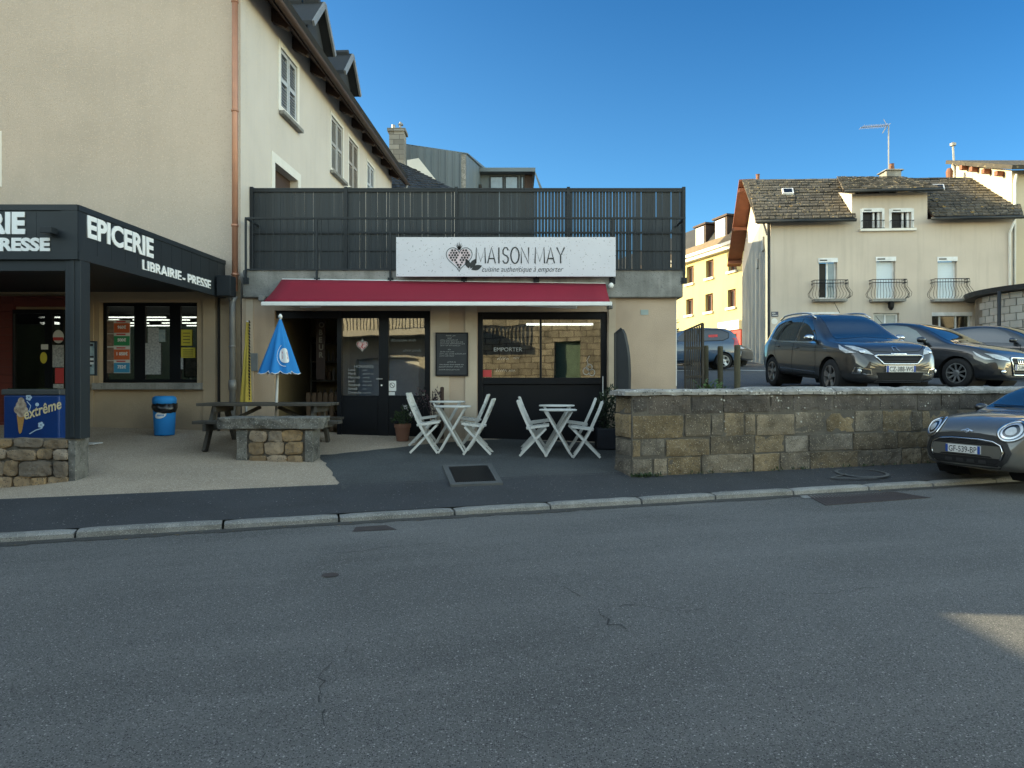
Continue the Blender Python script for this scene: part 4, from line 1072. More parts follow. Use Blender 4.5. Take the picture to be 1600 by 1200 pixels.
# ================================================================== PARASOLS
M_blue = mat('blue canvas', (.012, .21, .56), .8, (.010, .18, .50), 2.0, .6)
M_yell = mat('yellow canvas', (.50, .39, .07), .8, (.40, .30, .05), 2.0, .7)
M_pole = mat('white pole', (.7, .7, .7), .4)
YU = 11.15; ux = X_(436, YU)
ub = thing('parasol', 'half folded bright blue parasol standing through the picnic table', 'parasol', (ux - .06, YU, gz(ux, YU)))
zt_ = Z_(494, YU)
def canopy(mb, apex, zlow, R, ribs, depth, tilt=0.0, nz=10, power=1.0):
    """half closed canopy: ribs with folded valleys, scalloped valance"""
    n = ribs * 6; rings = []
    for j in range(nz + 1):
        t = j / nz; ring = []
        for k in range(n):
            ph = 2*pi*k/n; fold = .5 - .5*cos(ribs*ph)           # 0 at the ribs, 1 between
            r = R * (t ** power) * (1 - depth * fold * min(1, t*1.6))
            z = apex.z - (apex.z - zlow) * t
            if j == nz: z -= .035 * sin(fold*pi) - .03*fold
            ring.append(mb.v((apex.x + r*cos(ph) + tilt*t, apex.y + r*sin(ph), z)))
        rings.append(ring)
    for j in range(nz):
        for k in range(n): mb.f([rings[j][k], rings[j][(k+1) % n], rings[j+1][(k+1) % n], rings[j+1][k]])
b = MB(); ap = Vector((ux + .02, YU, zt_)); canopy(b, ap, Z_(583, YU), .335, 8, .30, -.02)
o = b.build('canopy', M_blue, ub, smooth=True, recalc=True)
b = MB(); n = 48
for k in range(n):
    pass
pts = []
for k in range(n + 1):
    ph = 2*pi*k/n; fold = .5 - .5*cos(8*ph); r = .337 * (1 - .30*fold); pts.append((ap.x + r*cos(ph) - .02, ap.y + r*sin(ph), Z_(583, YU) - .035*sin(fold*pi) + .03*fold))
b.tube(pts, .006, 5); b.build('edge_piping', M_white, ub)
b = MB(); b.tube([(ap.x, YU, zt_ - .03), (ux - .075, YU, gz(ux, YU) - .02)], .02, 10); b.build('pole', M_pole, ub, smooth=True)
b = MB(); b.lathe([(.03, -.03), (.032, .0), (.022, .02), (.012, .035)], 12, (ap.x, YU, zt_)); b.build('finial', M_white, ub, smooth=True)
# round emblem on the canvas
def canopy_pt(ph, t):
    fold = .5 - .5*cos(8*ph); r = .335*t*(1 - .30*fold*min(1, t*1.6)) + .006
    return Vector((ap.x + r*cos(ph) - .02*t, ap.y + r*sin(ph), ap.z - (ap.z - Z_(583, YU))*t))
b = MB(); 
ce, ct = radians(-52), .70
def em(u, w, lift=0): q = canopy_pt(ce + u, ct - w); d = Vector((cos(ce+u), sin(ce+u), .3)).normalized(); return q + d*(.008 + lift)
b.fill([(.34*cos(a*pi/10), .13*sin(a*pi/10)) for a in range(20)], lambda x, y: em(x, y), res=.05)
b.build('emblem', M_white, ub)
b = MB(); ribbon(b, [(-.14, -.06), (-.14, .055), (.14, -.055), (.14, .06)], .035, lambda u, w: em(u, w, .004)); b.build('emblem_letter', C_rd, ub)
b = MB(); ribbon(b, [(.5*cos(a*pi/16), .19*sin(a*pi/16)) for a in range(10, 25)], .012, lambda u, w: em(u, w, .003)); b.build('emblem_arc', M_white, ub)
YY = 12.0; yx = X_(385, YY)
yp = thing('parasol', 'closed yellow parasol leaning by the grey downpipe', 'parasol', (yx, YY, gz(yx, YY)))
b = MB(); ap2 = Vector((yx + .02, YY, Z_(503, YY))); 
n = 40; rings = []
for j in range(15):
    t = j/14; z = ap2.z - (ap2.z - Z_(630, YY))*t; ring = []
    for k in range(n):
        ph = 2*pi*k/n; r = (.025 + .085*t) * (1 - .38*(.5 - .5*cos(6*ph + 1.2*t))) * (.72 if abs(t - .28) < .05 else 1)
        ring.append(b.v((ap2.x - .03*t + r*cos(ph), YY + r*sin(ph), z)))
    rings.append(ring)
for j in range(14):
    for k in range(n): b.f([rings[j][k], rings[j][(k+1) % n], rings[j+1][(k+1) % n], rings[j+1][k]])
b.build('canopy', M_yell, yp, smooth=True)
b = MB(); b.tube([(ap2.x, YY, ap2.z + .02), (ap2.x - .03, YY, gz(yx, YY) - .02)], .017, 8); b.build('pole', M_pole, yp, smooth=True)
b = MB(); 
for k in range(26): b.tube([(ap2.x + .035 + .004*(k % 2), YY - .03, ap2.z + .02 - k*.052), (ap2.x + .05 - .004*(k % 2), YY - .03, ap2.z - .022 - k*.052)], .012, 6)
b.build('black_cord', M_black, yp)

# ================================================================== BIN, FREEZER, POSTER STAND
YN = 11.9; nx_ = X_(257, YN); nz0 = gz(nx_, YN)
bi = thing('litter_bin', 'blue round litter bin with black liner under the grocery window', 'bin', (nx_, YN, nz0))
bh = 61/F*YN; br = 16.6/F*YN
b = MB(); b.lathe([(br*.86, 0), (br*.88, .02), (br*1.0, bh*.74), (br*1.0, bh*.78)], 28, (nx_, YN, nz0)); b.build('body', M_blue, bi, smooth=True)
b = MB(); b.lathe([(br*.98, bh*.80), (br*1.04, bh*.81), (br*1.06, bh*.90), (br*1.0, bh*.97), (br*.8, bh), (.0, bh*1.005)], 28, (nx_, YN, nz0)); b.build('lid', M_blue, bi, smooth=True)
b = MB(); n = 40; rings = []; rng = random.Random(4)
for j, (f_, z_) in enumerate(((1.0, .81), (1.10, .80), (1.13, .73), (1.05, .66))):
    ring = []
    for k in range(n):
        ph = 2*pi*k/n; w = noise.noise(Vector((cos(ph)*2.5, sin(ph)*2.5, j*.4))) ; sag = (.10 * max(0, cos(ph + .9))) if j >= 2 else 0
        ring.append(b.v((nx_ + br*(f_ + .05*w)*cos(ph), YN + br*(f_ + .05*w)*sin(ph), nz0 + bh*(z_ + .03*w - sag))))
    rings.append(ring)
for j in range(3):
    for k in range(n): b.f([rings[j][k], rings[j][(k+1) % n], rings[j+1][(k+1) % n], rings[j+1][k]])
b.build('bin_liner', mat('black plastic film', (.012, .012, .014), .25), bi, smooth=True)
b = MB(); b.fill([(.55*cos(a*pi/12) - 1.5, .055*sin(a*pi/12)) for a in range(24)], lambda u, w: (nx_ + br*.985*cos(u), YN + br*.985*sin(u), nz0 + bh*.52 + w + .03*(u + 1.5)), res=.05); b.build('oval_sticker', M_white, bi)
b = MB(); 
for k in range(6): u = -1.78 + k*.11; b.fill([(u, -.014), (u + .07, -.014), (u + .07, .014), (u, .014)], lambda u_, w: (nx_ + br*.995*cos(u_), YN + br*.995*sin(u_), nz0 + bh*.515 + w), None)
b.build('sticker_lettering', M_blue, bi)

YZ = 9.7; fz = thing('ice_cream_freezer', 'deep blue ice cream chest freezer with a cone picture, behind the low wall', 'freezer', (X_(48, YZ), YZ + .3, .4))
x0, x1 = X_(5, YZ), X_(92, YZ); z0, z1 = .36, Z_(607, YZ)
M_fblue = mat('freezer blue print', (.003, .05, .23), .4, (.002, .02, .11), 1.6, 1.0)
b = MB(); b.box(x0, x1, YZ, YZ + .62, z0 + .05, z1 - .09); b.build('body', M_fblue, fz, bevel=.02)
b = MB(); b.box(x0 - .02, x1 + .02, YZ - .02, YZ + .64, z1 - .088, z1 - .01); b.M = I4; b.build('lid_frame', mat('dark grey plastic', (.06, .065, .07), .5), fz, bevel=.015)
b = MB(); b.box(x0 + .04, x1 - .04, YZ + .03, YZ + .6, z1 - .009, z1 + .004); b.build('glass_lid', M_glass, fz)
Yz = YZ - .003
b = MB(); b.fill([(26, 648), (39, 648), (34, 675), (31, 678), (29, 675)], lambda u, w: P(u, w, Yz)); b.build('cone_print', mat('wafer print', (.50, .27, .08), .6, (.32, .16, .04), 60, 1.0), fz)
b = MB()
for (cx, cy, r) in ((33, 634, 8.5), (28, 640, 6.5), (38, 641, 6), (33, 626, 5), (33, 645, 7)): b.poly([P(cx + r*cos(a*pi/8), cy + r*sin(a*pi/8), Yz - .001 - .0004*r) for a in range(16)])
b.build('cream_print', mat('cream print', (.62, .52, .40), .6, (.09, .04, .025), 22, 1.0), fz)
b = MB(); b.text('extrême', .20, TXT((X_(38, Yz), Yz - .004, Z_(656, Yz)), (cos(.3), 0, sin(.3)), (-sin(.3), 0, cos(.3))), 0, .78, .004, .35); b.build('lettering', mat('cream lettering', (.72, .60, .36), .6), fz)
b = MB()
for (cx, cy) in ((64, 664), (45, 621)):
    b = MB()
    for k in range(5): a = k*1.257; b.poly([P(cx + 3*cos(a) + 2.2*cos(t*pi/5), cy + 3*sin(a) + 2.2*sin(t*pi/5), Yz - .002 - .0005*k) for t in range(10)])
    b.build('flower_print', mat('pale blue print', (.45, .58, .72), .6), fz)
b = MB()
for k in range(12): t = k/11; q = P(47 + 18*t, 679 - 9*t, Yz - .001)
ribbon(b, [(42, 627), (48, 634), (46, 641), (40, 646)], 1.2, lambda u, w: P(u, w, Yz - .001)); ribbon(b, [(46, 678), (56, 672), (66, 669)], 1.5, lambda u, w: P(u, w, Yz - .001))
b.poly([P(58 + 3*cos(t*pi/5), 632 + 3*sin(t*pi/5), Yz - .001) for t in range(10)]); b.build('splash_print', mat('pale blue print', (.45, .58, .72), .6), fz)

YP = 10.9; ps = thing('poster_stand', 'framed poster board on a thin white stand beside the canopy post', 'poster stand', (X_(136, YP), YP, gz(X_(136, YP), YP)))
b = MB(); rect_frame(b, X_(124, YP), X_(151, YP), Z_(587, YP), Z_(533, YP), .022, YP - .02, YP + .02); b.build('frame', M_anth2, ps)
b = MB(); b.box(X_(124, YP) + .02, X_(151, YP) - .02, YP - .008, YP + .012, Z_(587, YP) + .02, Z_(533, YP) - .02); b.build('poster', M_print2, ps)
b = MB()
for (ya, yb, xa, xb) in ((537, 541, 129, 146), (556, 559, 128, 147), (563, 566, 128, 147), (570, 573, 130, 144)): b.box(X_(xa, YP), X_(xb, YP), YP - .011, YP - .009, Z_(yb, YP), Z_(ya, YP))
b.build('headline', M_ink, ps)
b = MB(); b.box(X_(127.5, YP), X_(147, YP), YP - .010, YP - .0085, Z_(569, YP), Z_(560, YP)); b.build('pale_panel', C_wh, ps)
b = MB(); xg = X_(136, YP); b.tube([(xg, YP, gz(xg, YP) + .01), (xg, YP, Z_(586, YP))], .017, 10); b.build('pole', M_pole, ps, smooth=True)
b = MB(); b.box(xg - .17, xg + .17, YP - .13, YP + .13, gz(xg, YP) + .0, gz(xg, YP) + .02); b.build('foot', M_pole, ps, bevel=.006)

# ================================================================== CHALKBOARD, EASEL GATE, GRATE
YK = YF - .05
ck = thing('chalkboard', 'black menu chalkboard covered in chalk writing, between door and window', 'chalkboard', (X_(706, YK), YK, Z_(586, YK)))
b = MB(); b.box(X_(681, YK), X_(731, YK), YK, YK + .03, Z_(587, YK), Z_(520, YK)); b.build('board', mat('slate board', (.022, .024, .028), .7, (.035, .037, .042), 4, 1.0), ck)
b = MB(); rect_frame(b, X_(680.5, YK), X_(731.5, YK), Z_(587.5, YK), Z_(519.5, YK), .022, YK - .008, YK + .034); b.build('frame', M_black, ck)
b = MB(); Yk = YK - .003
srng = random.Random(5); zo = lambda x, z: (x, Yk, z)
for (xa, xb, y, h_) in ((697, 712, 525.5, .026), (699, 706, 529, .02), (688, 715, 532.2, .022), (688, 724, 535.2, .022), (688, 726, 538, .022), (688, 719, 540.8, .022), (700, 707, 547, .022), (688, 712, 550.5, .022), (687, 728, 553.8, .024), (687, 711, 557, .022), (699, 712, 566.5, .022), (687, 725, 570.5, .02), (686, 723, 574, .024), (686, 718, 578.5, .022)):
    if y in (547, 566.5): b.build('chalk_writing', mat('chalk', (.45, .45, .44), .9), ck); b = MB()
    scribble(b, X_(xa, Yk), X_(xb, Yk), Z_(y, Yk), h_, .005, zo, srng)
b.build('chalk_writing', mat('chalk', (.45, .45, .44), .9), ck)

YGt = 11.9
gt = thing('folded_gate', 'black curved metal gate leaf folded against the wall end', 'gate', (X_(962, YGt), YGt, 1.2))
b = MB(); q0 = P(961, 607, YGt); pr = []
sh_ = [(961, 608), (961, 522), (971, 514), (975, 522), (979, 540), (981.5, 560), (982.5, 585), (982, 608)]
b.prism([P(a, c, YGt) for a, c in sh_], (.05, .06, 0)); b.build('panel', M_anth, gt)
b = MB(); b.tube([P(961, 610, YGt - .02), P(961, 521, YGt - .02), P(971, 513, YGt - .02)], .018, 8); b.build('stile', M_anth, gt)

gp = [G(691, 729), G(768, 726), G(786, 757), G(704, 760)]
gr = thing('drain_mat', 'black entrance grate set in a concrete frame in the tarmac', 'grate', sum(gp, Vector())/4)
def lerp2(u, w): return gp[3].lerp(gp[2], u).lerp(gp[0].lerp(gp[1], u), w)
def onq(u, w, h): q = lerp2(u, w); q.z += h; return q
b = MB()
for (u0, u1, w0, w1) in ((0, 1, 0, .1), (0, 1, .9, 1), (0, .11, .1, .9), (.89, 1, .1, .9)):
    b.hexa([onq(u0, w0, -.02), onq(u1, w0, -.02), onq(u1, w1, -.02), onq(u0, w1, -.02), onq(u0, w0, .022), onq(u1, w0, .022), onq(u1, w1, .022), onq(u0, w1, .022)])
b.build('concrete_frame', mat('dusty concrete frame', (.092, .095, .095), .9, (.07, .073, .075), 3, 1.0, bump=.5, bscale=50), gr)
b = MB()
for k in range(22):
    u0 = .115 + .77*k/22; u1 = u0 + .022
    b.hexa([onq(u0, .11, .0), onq(u1, .11, .0), onq(u1, .89, .0), onq(u0, .89, .0), onq(u0, .11, .024), onq(u1, .11, .024), onq(u1, .89, .024), onq(u0, .89, .024)])
b.hexa([onq(.11, .1, -.02), onq(.89, .1, -.02), onq(.89, .9, -.02), onq(.11, .9, -.02), onq(.11, .1, .014), onq(.89, .1, .014), onq(.89, .9, .014), onq(.11, .9, .014)])
b.build('grating', M_black, gr)
M_iron = mat('rusty iron', (.06, .045, .042), .75, (.04, .032, .032), 8, 1.0, bump=.5, bscale=60)
def rp(px, py):
    Y = H*F/(py - 600); return Vector((X_(px, Y), Y, 0))
gd = [rp(1290, 790), rp(1455, 778), rp(1400, 769), rp(1262, 775)]
g2 = thing('gutter_grate', 'rusty iron drain grate at the kerb near the parked grey car', 'grate', sum(gd, Vector())/4)
def q2(u, w, h): q = gd[0].lerp(gd[1], u).lerp(gd[3].lerp(gd[2], u), w); q.z = h; return q
b = MB()
for k in range(26): u0 = k/26; b.hexa([q2(u0, 0, -.01), q2(u0 + .026, 0, -.01), q2(u0 + .026, 1, -.01), q2(u0, 1, -.01), q2(u0, 0, .008), q2(u0 + .026, 0, .008), q2(u0 + .026, 1, .008), q2(u0, 1, .008)])
b.hexa([q2(0, 0, -.01), q2(1, 0, -.01), q2(1, 1, -.01), q2(0, 1, -.01), q2(0, 0, .0045), q2(1, 0, .0045), q2(1, 1, .0045), q2(0, 1, .0045)])
b.build('grating', M_iron, g2)
b = MB(); s0 = [rp(1255, 779), rp(1388, 773), rp(1378, 769.5), rp(1250, 775)]
b.poly([p + Vector((0, 0, .005)) for p in s0]); b.build('concrete_lip', M_granite, g2)
def manhole(name, label, pts, m, zoff):
    b = MB(); b.poly([Vector((p.x, p.y, p.z + zoff)) for p in pts]); o = b.build(name, m); tag(o, label, 'manhole cover'); return o
manhole('manhole_cover', 'small rusty square cover set in the road by the kerb', [rp(551, 831), rp(620, 828), rp(603, 821), rp(556, 824)], M_iron, .005)
c0 = Vector((X_(516, 5.4), H*F/(899-600), 0)); c0.x = X_(516, c0.y); manhole('valve_cover', 'tiny dark round valve cover in the middle of the road', [c0 + Vector((.065*cos(a*pi/10), .065*sin(a*pi/10), 0)) for a in range(20)], M_iron, .005)
# manhole ring in the pavement on the right
pc = Vector((X_(1374, 10.9), 0, 0)); mc = KP(0, .62); sv = (X_(1374, 10.35) ) / KU.x
cq = KP(sv, .62, 0)
b = MB(); ringp = []
pzv = lambda t: .108 + .09*max(0, t - .182)*.9 + .006
for a in range(28): ringp.append((cos(a*pi/14), sin(a*pi/14)))
ribbon(b, [(sv + .38*u, .62 + .30*w) for u, w in ringp], .05, lambda s_, t_: KP(s_, t_, pzv(t_) + .004), True)
ribbon(b, [(sv - .75, .40), (sv - .1, .18 + .06)], .04, lambda s_, t_: KP(s_, t_, pzv(t_) + .004)); ribbon(b, [(sv - .75, .42), (sv - .3, .60)], .03, lambda s_, t_: KP(s_, t_, pzv(t_) + .004))
o = b.build('concrete_collar', mat('worn concrete collar', (.13, .13, .125), .9, (.07, .072, .075), 6, 1.0, bump=.5, bscale=50)); tag(o, 'worn round concrete collar let into the dark pavement below the wall', 'manhole cover')

# dirt along the kerb, cracks and an old trench patch in the road
M_gut = mat('gutter grime', (.060, .058, .055), .9, (.038, .037, .035), 1.4, 1.0, bump=.6, bscale=90, speck=[((.11, .105, .10), .8, 90)])
b = MB(); prev = None; rng = random.Random(13)
for i in range(400):
    s_ = -16 + 34*i/399; w_ = .10 + .10*(noise.noise(Vector((s_*1.1, 0, 3))) + .5) + .05*noise.noise(Vector((s_*7, 0, 5))) + rng.uniform(0, .015)
    row = [b.v(KP(s_, -.012, .0045)), b.v(KP(s_, -.012 - max(.03, w_), .0045))]
    if prev: b.f([prev[0], row[0], row[1], prev[1]])
    prev = row
structure(b.build('gutter_dirt', M_gut))
b = MB(); rng = random.Random(31)
def crack(pts, w):
    q = []
    for (a, c) in zip(pts[:-1], pts[1:]):
        A_, C_ = rp(*a), rp(*c); n = max(2, int((C_ - A_).length/.06))
        for k in range(n): m = A_.lerp(C_, k/n); q.append((m.x + rng.uniform(-.025, .025), m.y + rng.uniform(-.035, .035)))
    for i in range(len(q) - 1):
        if rng.random() < .72: ribbon(b, [q[i], q[i+1]], w*rng.uniform(.4, 1.3), lambda x, y: (x, y, .0046))
crack([(872, 908), (900, 928), (935, 950), (950, 975), (985, 985), (1012, 1000)], .009)
crack([(1060, 958), (1150, 942), (1230, 928), (1320, 925), (1440, 908)], .006)
crack([(935, 950), (990, 945), (1060, 958)], .007); crack([(500, 868), (640, 852), (760, 846)], .007); crack([(560, 1000), (500, 1060), (505, 1140)], .006)
structure(b.build('road_cracks', mat('crack dirt', (.050, .050, .050), .95)))

# ================================================================== BISTRO TABLES AND CHAIRS
M_chair = mat('worn white paint', (.66, .66, .63), .55, (.55, .55, .52), 6, .9, stain=.12, stain_scale=8)
t0 = thing('bistro_table', '', 'table'); 
b = MB(); b.lathe([(.285, .706), (.292, .712), (.292, .726), (.285, .73), (0, .73)], 32); b.build('tabletop', M_chair, t0, smooth=False)
for sg_ in (-1, 1):
    b = MB(); b.bar((-.205, sg_*.19, .70), (.205, sg_*.19, .005), .028, .022, (0, 1, 0)); b.build('leg', M_chair, t0)
    b = MB(); b.bar((.205, sg_*.16, .70), (-.205, sg_*.16, .005), .028, .022, (0, 1, 0)); b.build('leg', M_chair, t0)
b = MB(); b.box(-.215, -.195, -.19, .19, .012, .03); b.box(.195, .215, -.19, .19, .012, .03); b.tube([(0, -.2, .352), (0, .2, .352)], .008, 6); b.build('crossbar', M_chair, t0)
def make_chair():
    c = thing('folding_chair', '', 'chair')
    H_ = [(-.235, .845), (-.18, .70), (-.10, .52), (-.055, .42), (.02, .29), (.115, .14), (.215, .0)]
    for sg_ in (-1, 1):
        b = MB(); y = sg_*.195
        P_ = [Vector((x, y, z)) for x, z in H_]
        for p, q in zip(P_[:-1], P_[1:]):
            e = (q - p).normalized()*.004; b.bar(p - e, q + e, .022, .036, (1, 0, 0))
        b.build('back_leg', M_chair, c)
        b = MB(); b.bar((.20, sg_*.168, .42), (-.205, sg_*.168, .0), .022, .034, (1, 0, 0)); b.build('front_leg', M_chair, c)
    b = MB()
    for k in range(7):
        u = k/6; x = -.085 + .315*u; z = .432 + .045*u; b.bar((x, -.18, z), (x, .18, z), .04, .014, (0, 0, 1))
    for sg_ in (-1, 1): b.bar((-.10, sg_*.182, .425), (.245, sg_*.182, .472), .022, .034)
    b.build('seat', M_chair, c)
    b = MB()
    for k in range(4): z = .60 + k*.066; x = -.14 - (z - .60)*.385; b.bar((x, -.186, z), (x, .186, z), .014, .058, (-.39, 0, 1))
    b.bar((-.237, -.22, .84), (-.237, .22, .84), .02, .03); b.build('backrest', M_chair, c)
    b = MB(); b.tube([(.155, -.19, .075), (.155, .19, .075)], .008, 6); b.tube([(-.15, -.165, .06), (-.15, .165, .06)], .008, 6); b.build('stretcher', M_chair, c)
    return c
c0_ = make_chair()
Y1_, Y2_ = 11.05, 11.68
tl = {}
first = [True, True]
def place_table(px, Y, lab, rz=0.0):
    p = Vector((X_(px, Y), Y, 0)); p.z = gz(p.x, p.y) + .004
    if first[0]: t0.location = p; t0.rotation_euler = (0, 0, rz); t0['label'] = lab; t0['group'] = 'white bistro tables'; first[0] = False; return t0
    return dup(t0, p, rz, lab, 'white bistro tables')
def place_ch(px, Y, face, lab, rz=0.0):
    p = Vector((X_(px, Y), Y, 0)); p.z = gz(p.x, p.y) + .004; a = (0 if face > 0 else pi) + rz
    if first[1]: c0_.location = p; c0_.rotation_euler = (0, 0, a); c0_['label'] = lab; c0_['group'] = 'white folding chairs'; first[1] = False; return c0_
    return dup(c0_, p, a, lab, 'white folding chairs')
place_table(707, Y1_, 'front round white folding table of the pair near the glazed door'); place_table(699, Y2_, 'rear round white folding table of the pair near the glazed door')
place_table(872, Y1_ - .05, 'front round white folding table of the pair before the wide window'); place_table(870, Y2_ - .1, 'rear round white folding table of the pair before the wide window')
place_ch(663, Y1_, 1, 'white folding chair beside the terracotta pot, at the front table near the door', .04); place_ch(661, Y2_, 1, 'white folding chair beside the terracotta pot, at the rear table near the door', -.02)
place_ch(748, Y1_, -1, 'front white folding chair with its back to the wide window, at the left tables', -.06); place_ch(741, Y2_, -1, 'rear white folding chair with its back to the wide window, at the left tables', -.03)
place_ch(833, Y1_, 1, 'white folding chair left of the front table before the wide window', -.05); place_ch(834, Y2_ - .1, 1, 'white folding chair left of the rear table before the wide window', 0.02)
place_ch(917, Y1_, -1, 'white folding chair next to the dark planter, front one by the wall end', -.10); place_ch(908, Y2_ - .1, -1, 'white folding chair next to the dark planter, rear one by the wall end', -.10)

# ================================================================== PLANTS
def leaves(mb, c, rx, ry, rz_, n, size, rng, up=.3):
    for _ in range(n):
        while True:
            q = Vector((rng.uniform(-1, 1), rng.uniform(-1, 1), rng.uniform(-1, 1)))
            if q.length < 1 and noise.noise(q*2.3 + Vector((n*.1, 0, 0))) > -.25: break
        p = Vector(c) + Vector((q.x*rx, q.y*ry, q.z*rz_))
        d = (q + Vector((rng.uniform(-.7, .7), rng.uniform(-.7, .7), rng.uniform(-.2, .8) + up))).normalized(); s_ = d.cross(Vector((rng.uniform(-1, 1), rng.uniform(-1, 1), 1))).normalized(); L_ = size*rng.uniform(.6, 1.3)
        mb.poly([p, p + d*L_*.45 + s_*L_*.25, p + d*L_, p + d*L_*.45 - s_*L_*.25])
M_terra = mat('terracotta', (.19, .085, .05), .85, (.14, .065, .042), 4, .8)
rng = random.Random(8)
def pot(mb, c, r, h): mb.lathe([(r*.74, 0), (r*.95, h*.78), (r*1.05, h*.79), (r*1.05, h), (r*.92, h), (r*.9, h*.88), (0, h*.87)], 24, c)
M_leafd = mat('dark leaf', (.022, .035, .016), .6, (.012, .02, .010), 20, 1.0, island=.4)
M_leafp = mat('purple leaf', (.045, .022, .03), .6, (.025, .014, .018), 20, 1.0, island=.4)
M_flower = mat('white petals', (.6, .58, .55), .7)
Yp_ = 12.0; x = X_(629, Yp_); z0 = gz(x, Yp_)
p1 = thing('potted_plant', 'terracotta pot of green leaves with a few white flowers, beside the door', 'potted plant', (x, Yp_, z0))
b = MB(); pot(b, (x, Yp_, z0), .135, .29); b.build('pot', M_terra, p1, smooth=False)
b = MB(); leaves(b, (x, Yp_, z0 + .38), .18, .15, .12, 150, .065, rng); leaves(b, (x + .1, Yp_, z0 + .5), .12, .1, .12, 80, .06, rng)
for k in range(9): b.bar((x + rng.uniform(-.05, .05), Yp_, z0 + .26), (x + rng.uniform(-.15, .15), Yp_ + rng.uniform(-.1, .1), z0 + .5), .006, .006)
b.build('foliage', M_leaf, p1, recalc=False)
b = MB()
for q in ((.03, .58), (.09, .54), (.14, .45), (.18, .42)): leaves(b, (x + q[0], Yp_ - .1, z0 + q[1]), .02, .02, .02, 7, .045, rng)
b.build('flower', M_flower, p1, recalc=False)
Yp_ = 12.1; x = X_(678, Yp_); z0 = gz(x, Yp_)
p2 = thing('potted_plant', 'tall purple leaved plant in a dark pot behind the white chair', 'potted plant', (x, Yp_, z0))
b = MB(); pot(b, (x, Yp_, z0), .13, .30); b.build('pot', M_black, p2)
b = MB(); leaves(b, (x + .03, Yp_, z0 + .62), .10, .10, .30, 150, .06, rng); leaves(b, (x - .22, Yp_, z0 + .72), .10, .08, .18, 60, .055, rng)
for k in range(8): b.bar((x, Yp_, z0 + .28), (x + rng.uniform(-.22, .12), Yp_ + rng.uniform(-.1, .1), z0 + .8), .008, .008)
b.build('foliage', M_leafp, p2, recalc=False)
b = MB(); b.box(X_(688, 12.25), X_(694, 12.25), 12.2, 12.25, z0 + .02, z0 + .92); o = b.build('support_board', M_brown, p2, bevel=.02)
Yp_ = 11.85; x = X_(947, Yp_); z0 = gz(x, Yp_)
p3 = thing('planter', 'tall dark planter with dense dark green shrub at the wall end', 'planter', (x, Yp_, z0))
b = MB(); b.box(x - .17, x + .17, Yp_ - .17, Yp_ + .17, z0, z0 + .34); b.build('pot', mat('midnight blue pot', (.012, .016, .026), .5), p3, bevel=.012)
b = MB(); leaves(b, (x + .02, Yp_, z0 + .62), .19, .18, .32, 700, .065, rng); leaves(b, (x + .1, Yp_, z0 + .9), .1, .1, .14, 120, .055, rng)
for k in range(10): b.bar((x + rng.uniform(-.08, .08), Yp_, z0 + .3), (x + rng.uniform(-.15, .15), Yp_ + rng.uniform(-.12, .12), z0 + .85), .008, .008)
b.build('foliage', M_leafd, p3, recalc=False)
b = MB(); b.tube([P(942, 640, 12.1), P(942, 588, 12.1)], .008, 6); o = b.build('plant_cane', M_pole, p3)
# fern on the car park side of the wall, weeds at the foot
Yf = 11.2; x = X_(1113, Yf); z0 = pz(Yf)
fe = thing('fern', 'small green fern growing behind the wall coping by the wooden bollards', 'fern', (x, Yf, z0))
b = MB()
for k in range(26):
    a = rng.uniform(0, 2*pi); L_ = rng.uniform(.25, .42); base = Vector((x + rng.uniform(-.18, .18), Yf + rng.uniform(-.05, .05), z0 + .02)); prev = None
    for j in range(9):
        t = j/8; c_ = base + Vector((cos(a)*L_*t, sin(a)*L_*t*.5, .36*sin(t*1.9)*(L_/.4)))
        if prev is not None:
            d = (c_ - prev).normalized(); s_ = d.cross(Vector((0, 0, 1))).normalized()
            for sg_ in (-1, 1): b.poly([prev, prev + s_*sg_*.055*(1 - t*.8) + d*.03, c_])
        prev = c_
b.build('fronds', mat('bright fern', (.06, .11, .025), .6, (.04, .08, .02), 10, 1.0, island=.3), fe, recalc=False)
b = MB()
for k in range(90):
    s_ = rng.choice([rng.uniform(-.05, .4), rng.uniform(0, 8)]); p = WF @ Vector((s_, .05 + rng.uniform(0, .05), .2)); leaves(b, p, .03, .03, .02, 5, .04, rng, .8)
o = b.build('weeds', M_leaf, recalc=False); o['kind'] = 'stuff'; tag(o, 'small green weeds along the foot of the granite wall', 'weeds')

# fallen leaves and grit along the kerb and the wall foot
b = MB(); rng = random.Random(55)
for _ in range(170):
    q = rng.random()
    if q < .55: p = KP(rng.uniform(-9, 9), -rng.uniform(.02, .25)**1.0, .008)
    elif q < .8: p = WF @ Vector((rng.uniform(0, 7), rng.uniform(.05, .25), 0)); p.z = gz(p.x, p.y) + .012
    else: p = Vector((rng.uniform(-7, 1), rng.uniform(10.2, 12.2), 0)); p.z = gz(p.x, p.y) + .014
    a = rng.uniform(0, 6.3); L_ = rng.uniform(.008, .028); d = Vector((cos(a), sin(a), rng.uniform(-.05, .15)))*L_; s_ = Vector((-sin(a), cos(a), .1))*L_*rng.uniform(.3, .6)
    b.poly([p - d, p + s_, p + d, p - s_])
o = b.build('leaf_litter', mat('dry leaf', (.20, .13, .06), .9, (.10, .075, .04), 20, 1.0, island=.5), recalc=False); o['kind'] = 'stuff'; tag(o, 'scattered dry leaf bits and grit along the kerb', 'leaf litter')

